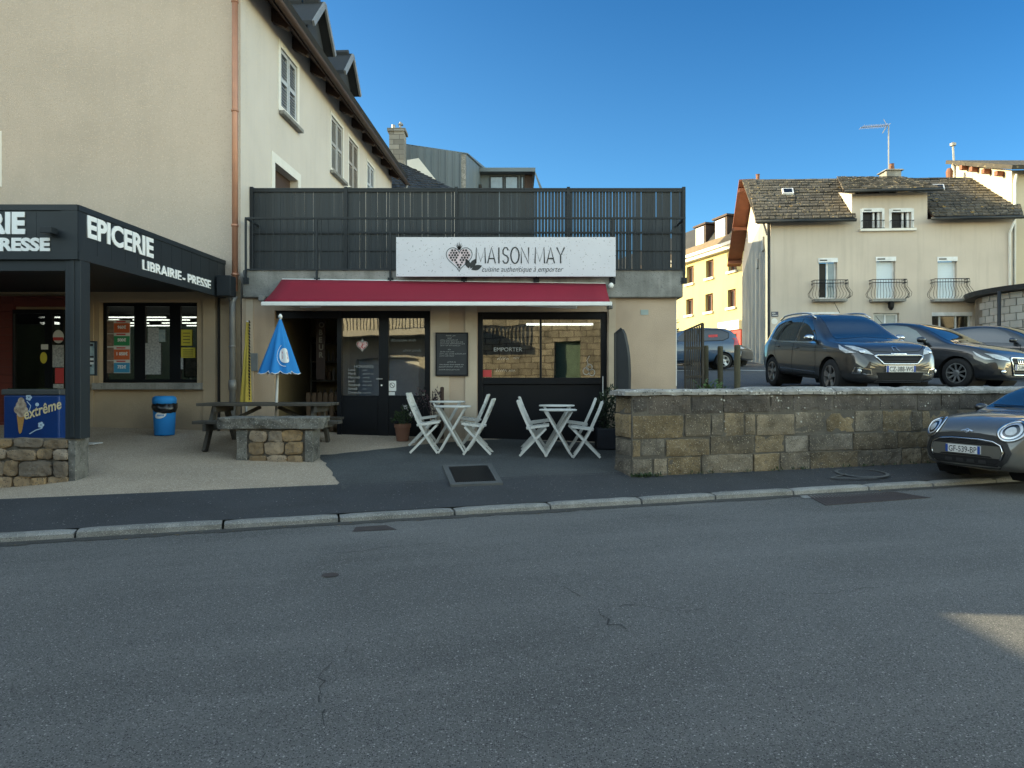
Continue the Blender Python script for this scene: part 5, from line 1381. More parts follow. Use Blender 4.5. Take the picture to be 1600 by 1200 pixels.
# ================================================================== BOLLARDS AND SLATTED GATE IN THE CAR PARK
M_greenwood = mat('treated green timber', (.085, .075, .045), .85, (.05, .048, .03), 5, 1.0, bump=.3, bscale=40)
for i, (px, Y, pt_, lab) in enumerate(((1103, 14.8, 540, 'dark green wooden bollard next to the slatted gate'), (1125.5, 14.2, 541, 'green wooden bollard in front of the blue hatchback wheel'), (1152, 12.6, 539, 'tallest brown green wooden bollard, nearest the grey crossover'))):
    x = X_(px, Y); o = MB(); r = .054; h = Z_(pt_, Y) - pz(Y); o.lathe([(r, -.02), (r, h*.97), (r*.85, h), (0, h)], 16, (x, Y, pz(Y))); q = o.build('wooden_bollard', M_greenwood); tag(q, lab, 'bollard', 'wooden bollards along the car park')
YQ = 13.6; x0, x1 = X_(1070, YQ), X_(1098, YQ)
g3 = thing('slatted_gate', 'dark slatted gate panel with raked top beside the restaurant corner', 'gate', ((x0+x1)/2, YQ, pz(YQ)))
zl, zr = Z_(517, YQ), Z_(505, YQ); zb_ = pz(YQ) - .02
b = MB(); n = 8
for k in range(n): xx = x0 + (x1 - x0)*(k + .18)/n; w = (x1 - x0)/n*.68; zt_ = zl + (zr - zl)*(k + .5)/n; b.box(xx, xx + w, YQ, YQ + .02, zb_ + .05, zt_ - .02)
b.build('slat', M_wood, g3)
b = MB(); b.bar((x0, YQ - .012, zl), (x1, YQ - .012, zr), .03, .035); b.box(x0 - .015, x0 + .02, YQ - .03, YQ - .001, zb_, zl); b.box(x1 - .02, x1 + .02, YQ - .03, YQ - .001, zb_, zr)
for zz in (zb_ + .3, zb_ + .85): b.box(x0, x1, YQ - .022, YQ - .002, zz, zz + .05)
b.build('frame', M_wood, g3)

# ================================================================== RIGHT HOUSE
def slates(mb, quad, rows, cols, rng, thick=.035, lift=.03):
    """courses of slates over a quad a(eave left) b(eave right) c(ridge right) d(ridge left)"""
    a, bq, c, d = [Vector(q) for q in quad]; n = (bq - a).cross(d - a).normalized()
    if n.z < 0: n = -n
    for r in range(rows):
        w0 = r/rows; w1 = (r + 1.35)/rows; m = cols; off = (r % 2)*.5
        x = -off + rng.uniform(-.2, .2)
        while x < m:
            e = x + rng.uniform(.7, 1.35); u0, u1 = max(0, x/m), min(1, e/m)
            if u1 - u0 > .002:
                j = rng.uniform(-.012, .012); ww0 = w0 + j/4; ww1 = min(1.0, w1)
                pt_ = lambda u, w, h: a.lerp(bq, u).lerp(d.lerp(c, u), w) + n*h
                h0 = lift + rng.uniform(0, .02); t = thick*rng.uniform(.7, 1.4)
                mb.hexa([pt_(u0, ww0, h0), pt_(u1, ww0, h0), pt_(u1, ww1, .0), pt_(u0, ww1, .0), pt_(u0 + .1/m, ww0 + rng.uniform(0, .006), h0 + t), pt_(u1 - .1/m, ww0 + rng.uniform(0, .006), h0 + t), pt_(u1, ww1, t*.6), pt_(u0, ww1, t*.6)])
            x = e
YH = 30.0
def HX(px): return X_(px, HY(px))
def HY(px): return YH - (px - 1204) / 376 * .75          # front wall a little nearer at its right end
A0 = P(1204, 600, HY(1204)); A1 = P(1582, 600, HY(1582))
HF = frame(A0.x, A0.y, A1.x - A0.x, A1.y - A0.y); HL = (A1 - A0).length
def hs(px):   # pixel column -> distance along the front wall
    d = Vector((A1.x - A0.x, A1.y - A0.y)).normalized(); k = (px - 800)/F
    return (k*A0.y - A0.x) / (d.x - k*d.y)
def hz(py, px): 
    s = hs(px); Y = (HF @ Vector((s, 0, 0))).y; return Z_(py, Y)
M_house = mat('cream house wall', (.56, .495, .425), .92, (.50, .44, .38), .7, .8, bump=.2, bscale=30, stain=.10, stain_scale=.35, streak=.10)
M_pvc = mat('white pvc', (.72, .74, .76), .45)
M_shutter_w = mat('closed white roller shutter', (.58, .66, .72), .5, (.55, .62, .68), 2, .5)
rh = thing('slate_roof_house', 'two storey cream house with stone slate roof, wide dormer and three curved balconies', 'house', (16, 30, pz(30)))
ze = hz(347, 1204)
Lg = Vector((P(1160, 600, 39.5).x, 39.5, 0)); 
gdir = Vector((Lg.x - A0.x, Lg.y - A0.y)); GL_ = gdir.length
GF = frame(Lg.x, Lg.y, -gdir.x, -gdir.y)                  # s from the rear corner to the front corner, n outward (left)
wins = []
for (a, c, d, e) in ((1279, 1308, 467, 404), (1369, 1399, 467, 402), (1465, 1495, 467, 402), (1365, 1405, 540, 489), (1456, 1519, 522, 489)):
    wins.append((hs(a), hs(c), hz(d, (a+c)/2), hz(e, (a+c)/2)))
wins.append((hs(1253), hs(1312), hz(515, 1280), hz(489, 1280)))
dorm = (hs(1331), hs(1449)); dz1 = hz(302, 1390)
dwins = [(hs(1348), hs(1378), hz(358, 1362), hz(326, 1362)), (hs(1393), hs(1424), hz(358, 1408), hz(326, 1408))]
zc_ = dwins[0][2] - .12
b = MB(); wall_mb(b, 0, HL, 1.6, zc_, wins, 0, .25, HF); wall_mb(b, dorm[0], dorm[1], zc_, dz1, dwins, 0, .25, HF)
wall_mb(b, 0, dorm[0], zc_, ze, [], 0, .25, HF); wall_mb(b, dorm[1], HL, zc_, ze, [], 0, .25, HF)
b.build('front_wall', M_house, rh)
for sa_ in (dorm[0] + .002, dorm[1] - .152):
    b = MB(HF); b.hexa([(sa_, -.003, ze), (sa_ + .15, -.003, ze), (sa_ + .9, -4.2, ze), (sa_ + .75, -4.2, ze), (sa_, -.003, dz1), (sa_ + .15, -.003, dz1), (sa_ + .9, -4.2, dz1 + 1.2), (sa_ + .75, -4.2, dz1 + 1.2)]); b.build('dormer_cheek', M_house, rh)
RIDGE_N = -GL_ / 2 - .2; zr_ = Z_(279, 34.8)
b = MB(GF); sr = GL_/2
b.poly([(0, 0, 1.6), (GL_, 0, 1.6), (GL_, 0, ze), (sr, 0, zr_ - .15), (0, 0, ze)]); b.build('gable_wall', M_house, rh)
M_greyrender = mat('grey cement with painted shadow', (.30, .31, .30), .92, (.24, .25, .245), .8, .9, bump=.3, bscale=30, stain=.2, stain_scale=.6, streak=.25)
b = MB(GF); b.prism([(.02, .004, 1.7), (GL_ - .02, .004, 1.7), (GL_ - .02, .004, ze - .75), (GL_*.80, .004, ze + .55), (GL_*.45, .004, ze + .25), (.02, .004, ze - .9)], (0, .02, 0)); b.build('cement_and_shadow', M_greyrender, rh)  # grey cement with the cast shadow painted in; slanted top follows the shadow's edge
b = MB(GF); b.box(GL_ - 1.9, GL_ - 1.5, .026, .10, 7.4, 8.0); b.box(GL_ - 3.6, GL_ - 3.2, .026, .10, 6.9, 7.3); b.build('vent_box', M_steelgrey, rh)
b = MB(GF); b.tube([(GL_ - .1, .06, 8.3), (GL_ - .1, .06, 1.8)], .05, 8); b.tube([(GL_ - .6, .05, 7.9), (GL_ - 2.6, .05, 9.3)], .04, 6); b.tube([(GL_ - 1.4, .05, 8.8), (GL_ - .5, .05, 8.5), (GL_ - .2, .05, 7.0)], .03, 6); b.build('service_pipe', M_anth, rh)
# roof surfaces: front slope in two parts around the dormer, dormer roof, rear slope
OHf = .45
def RP(s, n, z): return HF @ Vector((s, n, z))
zeave = ze - .02
rl0, rl1 = -.75, HL + .15
nb = -5.0
ridgeL = P(1167, 281, 35.0); ridgeR = P(1583, 277, 34.3)
def slope_pt(s, w):
    a = RP(s, OHf, zeave); u = (s - rl0)/(rl1 - rl0); d = ridgeL.lerp(ridgeR, u); return a.lerp(d, w)
rng = random.Random(30)
b = MB(); 
dl, dr_ = dorm[0] - .02, dorm[1] + .02
slates(b, [slope_pt(rl0, 0), slope_pt(dl, 0), slope_pt(dl + .3, 1), ridgeL], 15, 14, rng); b.build('roof', M_slate, rh); b = MB()
slates(b, [slope_pt(dr_, 0), slope_pt(rl1, 0), ridgeR, slope_pt(dr_ - .8, 1)], 15, 15, rng)
b.build('roof', M_slate, rh)
b = MB(); b.poly([slope_pt(rl0, 0) - Vector((0,0,.02)), slope_pt(dl, 0) - Vector((0,0,.02)), slope_pt(dl - 1.0, 1), ridgeL]); b.poly([slope_pt(dr_, 0) - Vector((0,0,.02)), slope_pt(rl1, 0) - Vector((0,0,.02)), ridgeR, slope_pt(dr_ - 1.2, 1)])
rear0, rear1 = Vector((P(1148, 391, 40.8))), RP(HL + .15, -11.0, ze)
b.poly([ridgeL, ridgeR, rear1, rear0]); b.build('roof_deck', M_brown, rh)
b = MB(); e0 = RP(dorm[0] - .55, .5, dz1 + .02); e1 = RP(dorm[1] + .35, .5, dz1 + .02)
tl_ = slope_pt(dorm[0] - .45, 1.0) + Vector((0, 0, .10)); tr_ = slope_pt(dorm[1] - .9, .98) + Vector((0, 0, .10))
slates(b, [e0, e1, tr_, tl_], 11, 15, rng)
b.build('dormer_roof', M_slate, rh)
b = MB(); b.poly([e0 - Vector((0,0,.03)), e1 - Vector((0,0,.03)), tr_ - Vector((0,0,.03)), tl_ - Vector((0,0,.03))]); b.build('dormer_deck', M_brown, rh)
M_redwood = mat('red brown boards', (.22, .075, .04), .75, (.16, .055, .03), 3, .9)
b = MB()   # visible soffit of the rear slope over the gable
g0_, g1_ = GF @ Vector((-.9, -.02, ze - .15)), GF @ Vector((sr, -.02, zr_ - .12))
out_ = GF.to_3x3() @ Vector((0, .75, 0))
b.hexa([g0_, g1_, g1_ + out_, g0_ + out_, g0_ + Vector((0,0,.1)), g1_ + Vector((0,0,.1)), g1_ + out_ + Vector((0,0,.1)), g0_ + out_ + Vector((0,0,.1))]); b.build('gable_soffit', M_redwood, rh)
b = MB()
for t in (.08, .5, .93):
    q = g0_.lerp(g1_, t) - Vector((0, 0, .1)); b.bar(q, q + out_*.95, .2, .18)
b.build('purlin_end', M_redwood, rh)
b = MB(); f0_ = GF @ Vector((GL_ + .4, .0, ze - .15)); b.hexa([f0_, g1_, g1_ + out_*.8, f0_ + out_*.8, f0_ + Vector((0,0,.08)), g1_ + Vector((0,0,.08)), g1_ + out_*.8 + Vector((0,0,.08)), f0_ + out_*.8 + Vector((0,0,.08))]); b.build('verge_board', M_slate, rh)
b = MB(HF); 
for (a, c) in ((rl0, dl), (dr_ - .1, rl1)): b.tube([(a, OHf + .06, zeave - .06), (c, OHf + .06, zeave - .06)], .07, 8)
b.tube([(dorm[0] - .5, .56, dz1 - .02), (dorm[1] + .35, .56, dz1 - .02)], .06, 8); b.build('gutter', M_anth, rh, smooth=True)
b = MB(HF); b.tube([(HL - .15, OHf, zeave - .1), (HL - .15, .07, zeave - .6), (HL - .15, .07, 2.0)], .05, 8); b.build('downpipe', M_white, rh, smooth=True)
# windows
for i, (a, c, d, e) in enumerate(wins[:3]):
    w = MB(HF); rect_frame(w, a + .01, c - .01, d + .01, e - .01, .06, -.2, -.14); w.box(a - .02, c + .02, -.12, .03, e - .16, e + .02); fr = w.build('french_window', M_pvc, rh)
    b = MB(HF); b.box(a + .04, a + (c - a)*.45, .032, .036, e - .10, e - .05); b.build('box_slot', M_black, fr)
    if i == 0:
        b = MB(HF); b.box(a + .07, a + (c - a)*.46, -.19, -.17, d + .07, e - .17); b.build('open_gap', M_black, fr)
        b = MB(HF); b.box(a + (c-a)*.47, a + (c-a)*.56, -.18, -.13, d + .07, e - .17); b.build('casement', M_pvc, fr)
        b = MB(HF); b.box(a + (c-a)*.57, c - .07, -.18, -.16, d + .07, e - .17); b.build('pane', mat('sky blue pane', (.10, .16, .22), .1, spec=.8), fr)
    else:
        b = MB(HF); z = d + .07
        while z < e - .18: b.box(a + .07, c - .07, -.18, -.165 + .004*((int(z*100)) % 2), z, min(z + .046, e - .17)); z += .05
        b.build('roller_shutter', M_shutter_w, fr)
    # pot bellied balcony
    mid = (a + c)/2; hw = 17/F*YH*1.55; zb_ = d - .02; zt_ = hz(438.5, 1385)
    bal = MB(HF); bal.box(mid - hw*.93, mid + hw*.93, -.0, .36, d - .14, d - .03); ba = bal.build('balcony', M_concrete, rh)
    b = MB(HF); 
    for z in (zt_, zt_ - .13): b.tube([(mid - hw*.95, .02, z), (mid - hw*.95, .38, z), (mid + hw*.95, .38, z), (mid + hw*.95, .02, z)], .017, 6)
    prof = [(0, 1.0), (.02, .82), (.0, .65), (.09, .45), (.17, .28), (.15, .12), (.03, 0.0)]
    nb_ = 13
    for k in range(nb_ + 1):
        s_ = mid - hw*.95 + 1.9*hw*k/nb_
        fan = (k/nb_ - .5)*2
        b.tube([(s_ + fan*o_*.75 , .38 + o_*.9 , zb_ + (zt_ - zb_)*h_) for o_, h_ in prof], .008, 5)
    for sg_ in (-1, 1):
        for y_ in (.12, .25): b.tube([(mid + sg_*(hw*.95 + o_), y_, zb_ + (zt_ - zb_)*h_) for o_, h_ in prof], .010, 5)
    b.build('railing', M_black, ba)
for i, (a, c, d, e) in enumerate(dwins):
    w = MB(HF); rect_frame(w, a + .01, c - .01, d + .01, e - .01, .05, -.2, -.15); w.box(a - .02, c + .02, -.12, .02, e - .14, e + .02); w.box(a - .1, a + .0, -.02, .012, d, e); w.box(c, c + .1, -.02, .012, d, e); fr = w.build('dormer_window', M_pvc, rh)
    b = MB(HF); b.box(a + .06, c - .06, -.22, -.21, d + .06, e - .15); b.build('open_gap', M_black, fr)
    b = MB(HF); b.box(a + (c-a)*.58, a + (c-a)*.66, -.19, -.1, d + .06, e - .15); b.box(c - .14, c - .06, -.19, -.1, d + .06, e - .15); b.build('casement', M_pvc, fr)
    b = MB(HF); b.box(a + .05, a + (c - a)*.45, .022, .026, e - .09, e - .05); b.build('box_slot', M_black, fr)
    b = MB(HF)
    for z in (d + .34, d + .02): b.tube([(a - .06, .03, z), (a - .06, .12, z), (c + .06, .12, z), (c + .06, .03, z)], .014, 6)
    for k in range(7): s_ = a + (c - a)*k/6; b.tube([(s_, .12, d + .02), (s_, .12, d + .34)], .008, 5)
    b.build('window_railing', M_black, fr)
b = MB(HF); b.box(dwins[0][0] - .15, dwins[1][1] + .15, .0, .14, dwins[0][2] - .1, dwins[0][2] - .002); b.build('dormer_sill', M_sur, rh)
for i, (a, c, d, e) in enumerate(wins[3:]):
    w = MB(HF); rect_frame(w, a + .01, c - .01, d, e - .01, .07, -.2, -.15)
    if i == 1: w.box(a + (c-a)*.22, a + (c-a)*.26, -.2, -.15, d + .07, e - .08); w.box(a + (c-a)*.62, a + (c-a)*.66, -.2, -.15, d + .07, e - .08); w.box(a, c, -.14, .02, e - .12, e + .03)
    elif i == 0: w.box((a+c)/2 - .04, (a+c)/2 + .04, -.2, -.15, d + .07, e - .08)
    else: w.box(a, c, -.14, .02, e - .12, e + .03)
    fr = w.build('ground_floor_window' if i else 'front_door', M_pvc, rh)
    b = MB(HF); b.box(a + .08, c - .08, -.185, -.18, d + .06, e - .08); b.build('pane', mat('frosted pane', (.28, .32, .34), .25) if i == 0 else M_glass, fr)
    if i: b = MB(HF); b.box(a + .03, c - .03, -.6, -.55, d, e); b.build('dark_room', M_dark, fr)
b = MB(HF); s_ = hs(1388); b.tube([(s_, 0, hz(474, 1388)), (s_, .25, hz(474, 1388))], .02, 6); b.lathe([(.05, 0), (.12, .1), (.14, .3), (.06, .36), (0, .42)], 6, (s_, .25, hz(478, 1388) - .2)); b.build('wall_lantern', M_black, rh)
b = MB(HF); b.box(hs(1205), hs(1216), .002, .02, hz(495, 1210), hz(487, 1210)); sn = b.build('street_plate', mat('navy enamel', (.02, .03, .07), .4), rh)
b = MB(HF)
srng = random.Random(3)
for py_ in (490.3, 493.8): scribble(b, hs(1206.5), hs(1214.8), hz(py_, 1210), .055, .016, lambda s_, z_: (s_, .024, z_), srng)
b.build('plate_lettering', M_letter, sn)
b = MB(HF); s_ = hs(1210); b.lathe([(.13, .002), (.13, .015), (0, .016)], 20, (s_, 0, hz(502, 1210)), 'y'); b.build('round_plate', M_sur, rh)
# skylights and chimneys
for (pxa, w_) in ((1240, .56), (1475, .62)):
    s_ = hs(pxa) - .7*w_*1.0
    q = [slope_pt(s_ + .0, w_), slope_pt(s_ + .45, w_), slope_pt(s_ + .45, w_ + .13), slope_pt(s_, w_ + .13)]
    up = Vector((0, -.5, .85)); b = MB(); b.hexa([p + up*.0 for p in q] + [p + up*.12 for p in q]); sk = b.build('skylight', M_pvc, rh)
    b = MB(); c_ = sum(q, Vector())/4; q2_ = [c_ + (p - c_)*.75 for p in q]; b.hexa([p + up*.121 for p in q2_] + [p + up*.128 for p in q2_]); b.build('pane', M_black, sk)
cx = P(1390, 278, 34.6)
b = MB(); b.box(cx.x - .35, cx.x + .35, 34.2, 34.9, cx.z - .9, cx.z + .25); b.hexa([(cx.x-.45, 34.1, cx.z+.25), (cx.x+.45, 34.1, cx.z+.25), (cx.x+.45, 35, cx.z+.25), (cx.x-.45, 35, cx.z+.25), (cx.x-.4, 34.15, cx.z+.31), (cx.x+.4, 34.15, cx.z+.31), (cx.x+.4, 34.95, cx.z+.31), (cx.x-.4, 34.95, cx.z+.31)])
ch = b.build('chimney', M_concrete, rh)
b = MB(); b.lathe([(.12, 0), (.13, .05), (.10, .3), (.12, .34)], 12, (cx.x + .05, 34.5, cx.z + .31)); b.build('chimney_pot', M_terra, ch)
q = P(1184, 277, 35.0); b = MB(); b.lathe([(.09, -.3), (.09, .1), (.11, .14)], 10, q); b.build('flue', M_terra, rh)
an = thing('tv_antenna', 'tall rake antenna on a pole above the slate roof chimney', 'antenna', (cx.x - .15, 34.4, cx.z + .3))
b = MB(); tp = P(1388.5, 196, 34.4); b.tube([(tp.x, 34.4, cx.z + .2), (tp.x, 34.4, tp.z)], .03, 6); b.build('mast', M_steelgrey, an)
b = MB(); e_ = P(1345, 199, 34.4); b.tube([tp, e_], .02, 5)
for k in range(12): q = tp.lerp(e_, (k + .5)/12); b.tube([q + Vector((0, -.28, 0)), q + Vector((0, .28, 0))], .012, 4)
b.tube([tp + Vector((-.1, 0, -.05)), tp + Vector((-.3, 0, -.38))], .02, 4); b.tube([tp + Vector((-.1, 0, .05)), tp + Vector((-.25, 0, .3))], .012, 4); b.build('boom', M_steelgrey, an)

# ================================================================== TALL BUILDING AND ROUND TOWER (far right)
tb = thing('cream_building', 'taller cream building with a sunlit side wall behind the slate roofed house', 'building', (25, 31, pz(31)))
M_cream2 = mat('cream render', (.58, .51, .38), .92, (.52, .46, .35), .7, .8, stain=.08)
f0_ = P(1581, 600, 30.2); r0_ = P(1487, 600, 36.5)
zf, zrr = Z_(266, 30.2), Z_(252, 36.5)
b = MB(); b.poly([(f0_.x, f0_.y, 1.5), (r0_.x, r0_.y, 1.5), (r0_.x, r0_.y, zrr), (f0_.x, f0_.y, zf)]); b.poly([(f0_.x, f0_.y, 1.5), (f0_.x + 12, f0_.y - .8, 1.5), (f0_.x + 12, f0_.y - .8, zf), (f0_.x, f0_.y, zf)]); b.build('wall', M_cream2, tb)
b = MB(); rdv = Vector((r0_.x - f0_.x, r0_.y - f0_.y, 0)); off = Vector((-.35, -.1, 0))
roof_slope(b, Vector((f0_.x, f0_.y, zf)) + off - rdv*.1, Vector((f0_.x + 12.5, f0_.y - 1.5, zf - .05)), Vector((r0_.x + 12, r0_.y, zrr + .05)), Vector((r0_.x, r0_.y, zrr + .02)) + off, .18); b.build('roof', M_slate, tb)
for t in (.12, .32, .52, .7): q = Vector((f0_.x, f0_.y, zf)).lerp(Vector((r0_.x, r0_.y, zrr)), t) - Vector((0, 0, .22)); b = MB(); b.bar(q, q + Vector((-.4, -.1, 0)), .16, .2); b.build('rafter_end', M_redwood, tb)
b = MB(); b.tube([(f0_.x + .15, f0_.y - .08, zf - .2), (f0_.x + .05, f0_.y - .1, zf - .6), (f0_.x + .03, f0_.y - .1, 3)], .06, 8); b.build('downpipe', M_white, tb, smooth=True)
q = P(1489, 250, 36); b = MB(); b.tube([(q.x + .1, 36, q.z - 1.0), (q.x, 36, Z_(228, 36))], .05, 6); b.lathe([(.13, 0), (.16, .12), (0, .2)], 8, (q.x, 36, Z_(228, 36))); b.build('flue', M_steelgrey, tb)
b = MB(); q = P(1493, 268, 35); b.lathe([(.14, -.35), (.16, 0), (.1, .15)], 10, (q.x - .3, 35, q.z)); b.build('chimney_pot', M_terra, tb)
tw = thing('round_tower', 'curved grey block stone bay with dark roof edge at the far right', 'tower', (21.6, 26.5, pz(26)))
tc_ = (X_(1565, 26) + 3.4, 26.6); TR = 3.4; zt_ = Z_(449, 24.5)
M_blocks = mat('grey stone blocks', (.30, .30, .285), .9, (.24, .24, .23), 1.5, .9, bump=.3, bscale=20, island=.14)
b = MB(); rng = random.Random(2); z = 1.6; r = 0
while z < zt_ - .01:
    h = min(.27, zt_ - z); n = 26
    for k in range(n):
        a0_ = pi*.93 + (k + (r % 2)*.5)*pi*1.15/n; a1_ = a0_ + pi*1.15/n - .012; pr = rng.uniform(0, .015)
        pa = [(tc_[0] + (TR + pr)*cos(a), tc_[1] + (TR + pr)*sin(a)) for a in (a0_, a1_)]; pi_ = [(tc_[0] + (TR - .2)*cos(a), tc_[1] + (TR - .2)*sin(a)) for a in (a0_, a1_)]
        b.hexa([(*pa[0], z), (*pa[1], z), (*pi_[1], z), (*pi_[0], z), (*pa[0], z + h - .018), (*pa[1], z + h - .018), (*pi_[1], z + h - .018), (*pi_[0], z + h - .018)])
    z += h; r += 1
b.build('wall', M_blocks, tw)
b = MB(); b.lathe([(TR - .06, 1.5), (TR - .06, zt_)], 48, (*tc_, 0)); b.build('joint_fill', M_mortar, tw)
b = MB(); b.lathe([(TR - .05, zt_), (TR + .3, zt_ + .02), (TR + .34, zt_ + .2), (0, zt_ + .55)], 48, (*tc_, 0)); b.build('roof_edge', M_anth, tw)
b = MB(); q = P(1563, 600, 25.8); b.tube([(q.x - .18, 25.6, zt_ + .02), (q.x - .12, 25.7, 1.8)], .06, 8); b.build('downpipe', M_anth, tw, smooth=True)
b = MB(); a_ = pi*1.16; d_ = Vector((cos(a_), sin(a_), 0)); q = Vector((*tc_, 0)) + d_*(TR + .03); t_ = Vector((-d_.y, d_.x, 0)); zz_ = Z_(495, 25)
b.prism([q + t_*.1 + Vector((0,0,zz_-1.2)), q + t_*.75 + Vector((0,0,zz_-1.2)), q + t_*.75 + Vector((0,0,zz_+.4)), q + t_*.1 + Vector((0,0,zz_+.4))], d_*.03); b.build('notice_panel', C_wh, tw)

# ================================================================== YELLOW BUILDING
yb = thing('yellow_building', 'sunlit yellow building with slate mansard and a red shopfront, behind the car park', 'building', (12, 45, pz(44)))
M_yellow = mat('yellow render', (.46, .40, .19), .92, (.40, .35, .165), .5, .9, bump=.15, bscale=20, stain=.10, stain_scale=.4, streak=.08)
yr, yl = P(1156, 600, 41.5), P(1070, 600, 47.5)
dirY = Vector((yr.x - yl.x, yr.y - yl.y, 0)); LEN = dirY.length; dy = dirY.normalized()
org = yl - dy*14
YFm = frame(org.x, org.y, dy.x, dy.y)                      # n to the right of travel: (dy.y,-dy.x) points to +X? fixed below
nv = Vector((dy.y, -dy.x))
SGN = 1 if nv.x < 0 else -1
def YW(s, n, z): return YFm @ Vector((s, n*SGN, z))
def ys(px):
    k = (px - 800)/F; return (k*org.y - org.x) / (dy.x - k*dy.y)
def yz(py, px): return Z_(py, (YFm @ Vector((ys(px), 0, 0))).y)
zey = yz(394, 1112)
class YMB(MB):
    def v(s, p): return s.bm.verts.new(YW(*p))
yw = []
for (a, c, e_, d_) in ((1073, 1084, 416, 443), (1103, 1115, 406, 434), (1138, 1151, 395, 423), (1072, 1083, 467, 492), (1102, 1114, 459, 487), (1137, 1149.5, 452, 480)):
    m = (a + c)/2; yw.append((ys(a), ys(c), yz(d_, m), yz(e_, m)))
b = YMB(); wall_mb(b, 0, 14 + LEN + 4, 1.8, zey, yw, 0, .3); b.poly([(0, 0, 1.8), (0, -12, 1.8), (0, -12, zey), (0, 0, zey)])
b.build('wall', M_yellow, yb)
M_redbrown = mat('red brown window frame', (.16, .06, .035), .6)
for (a, c, d, e) in yw:
    b = YMB(); rect_frame(b, a + .01, c - .01, d + .01, e - .01, .07, -.26, -.18); b.box((a+c)/2 - .04, (a+c)/2 + .04, -.26, -.18, d + .08, e - .08); fr = b.build('window', M_redbrown, yb)
    b = YMB(); b.box(a + .05, c - .05, -.25, -.24, d + .05, e - .05); b.build('pane', mat('dark pane', (.03, .03, .035), .15, spec=.7), fr)
    b = YMB(); b.box(a - .08, c + .08, -.2, .14, d - .14, d - .003); b.build('sill', M_sur, fr)
b = YMB(); b.box(-.2, 14 + LEN + 4, -.1, .5, zey, zey + .18); b.box(-.2, 14 + LEN + 4, -.1, .35, zey - .22, zey - .004); b.build('cornice', M_sur, yb)
b = YMB(); zm = yz(357, 1112) ; T = 14 + LEN + 4
b.hexa([(-.2, .5, zey + .19), (T, .5, zey + .19), (T, -8, zey + .19), (-.2, -8, zey + .19), (-.2, -.0, zey + .75), (T, -.0, zey + .75), (T, -8, zey + .75), (-.2, -8, zey + .75)]); b.build('eave_tiles', mat('brown flat tiles', (.20, .15, .10), .9, (.12, .09, .06), 5, 1.0), yb)
b = YMB(); b.hexa([(0, -.2, zey + .76), (T, -.2, zey + .76), (T, -8, zey + .76), (0, -8, zey + .76), (0, -1.3, zey + 2.4), (T, -1.3, zey + 2.4), (T, -8, zey + 2.4), (0, -8, zey + 2.4)]); b.build('mansard_roof', M_slate_dark, yb)
for (a, c) in ((1086, 1098), (1116.5, 1131)):
    s0_, s1_ = ys(a), ys(c); b = YMB(); b.box(s0_ - .15, s1_ + .15, -1.8, -.12, zey + .5, zey + 1.95); b.box(s0_ - .3, s1_ + .3, -1.9, .0, zey + 1.95, zey + 2.06); dm = b.build('dormer', M_brown, yb)
    b = YMB(); rect_frame(b, s0_, s1_, zey + .6, zey + 1.85, .12, -.118, -.06); b.box(s0_ + .12, s1_ - .12, -.115, -.1, zey + .72, zey + 1.73); b.build('dormer_window', M_white, dm)
b = YMB(); sa, sb_ = ys(1127), ys(1160); b.box(sa, sb_, .01, .25, yz(516, 1145), yz(502, 1145)); sf = b.build('shop_sign', M_white, yb)
b = MB(); o_ = YW(sa + .35, .26, yz(508, 1145)); 
srng = random.Random(4)
for (u0, u1, z_, h_) in ((.1, 1.6, .07, .16), (.3, 1.3, -.24, .13)): scribble(b, u0, u1, z_, h_, .035, lambda u, w: o_ + dy*u + Vector((0, 0, w)), srng)
b.build('sign_lettering', M_ink, sf)
b = YMB(); b.box(sa + .2, sb_, .01, .12, 1.9, yz(517, 1145)); b.build('red_shopfront', mat('red paint', (.50, .02, .02), .5), yb)
b = YMB(); b.box(sa + .8, sb_ - .4, .125, .14, 2.4, yz(522, 1145)); b.build('shop_pane', M_dark, yb)
b = MB(); rng = random.Random(77); sq = P(1058, 560, 30); 
tr_ = thing('shrub', 'dark leafy shrub peeping out behind the restaurant corner', 'shrub', (sq.x - .6, 30, pz(30)))
leaves(b, (sq.x - .9, 30, 3.6), .9, .9, 1.6, 500, .22, rng); b.build('foliage', M_leafd, tr_, recalc=False)
b = MB(); b.tube([(sq.x - .9, 30, pz(30) - .05), (sq.x - .9, 30, 3.4)], [.08, .03], 8); b.build('trunk', M_wood, tr_)

# ================================================================== BUILDINGS BEHIND THE TERRACE
YZn = 33.0
zb = thing('zinc_building', 'modern building clad in blue grey standing seam zinc behind the terrace', 'building', (-2, YZn, 2))
def ZP(px, py, Y=YZn): return P(px, py, Y)
b = MB(); n = 9; pts0 = [(632, 225), (730, 242)]
for k in range(n):
    xa = 620 + (720 - 620)*k/n; xb = 620 + (720 - 620)*(k + 1)/n - .25; ya = 225 + (xa - 632)*.165; y2 = 225 + (xb - 632)*.165
    b.prism([ZP(xa, ya), ZP(xb, y2), (X_(xb, YZn), YZn, 2), (X_(xa, YZn), YZn, 2)], (0, .1, 0)); q = ZP(xb + .12, y2); b.box(q.x - .025, q.x + .025, YZn - .06, YZn + .05, 2, q.z)
b.build('front_cladding', M_zinc, zb)
b = MB(); pr_ = [ZP(720, 240), ZP(729, 241)]; b.prism([ZP(718.5, 240), ZP(728, 241.5), (X_(728, YZn), YZn, 2), (X_(718.5, YZn), YZn, 2)], (0, .5, 0)); b.build('stone_pier', M_coping, zb)
b = MB(); n = 6
sA, sB = ZP(728.5, 241), P(757, 268, 41.0)
for k in range(n):
    p = sA.lerp(sB, k/n); q = sA.lerp(sB, (k + .96)/n); b.prism([p, q, (q.x, q.y, 2), (p.x, p.y, 2)], (-.1, .02, 0))
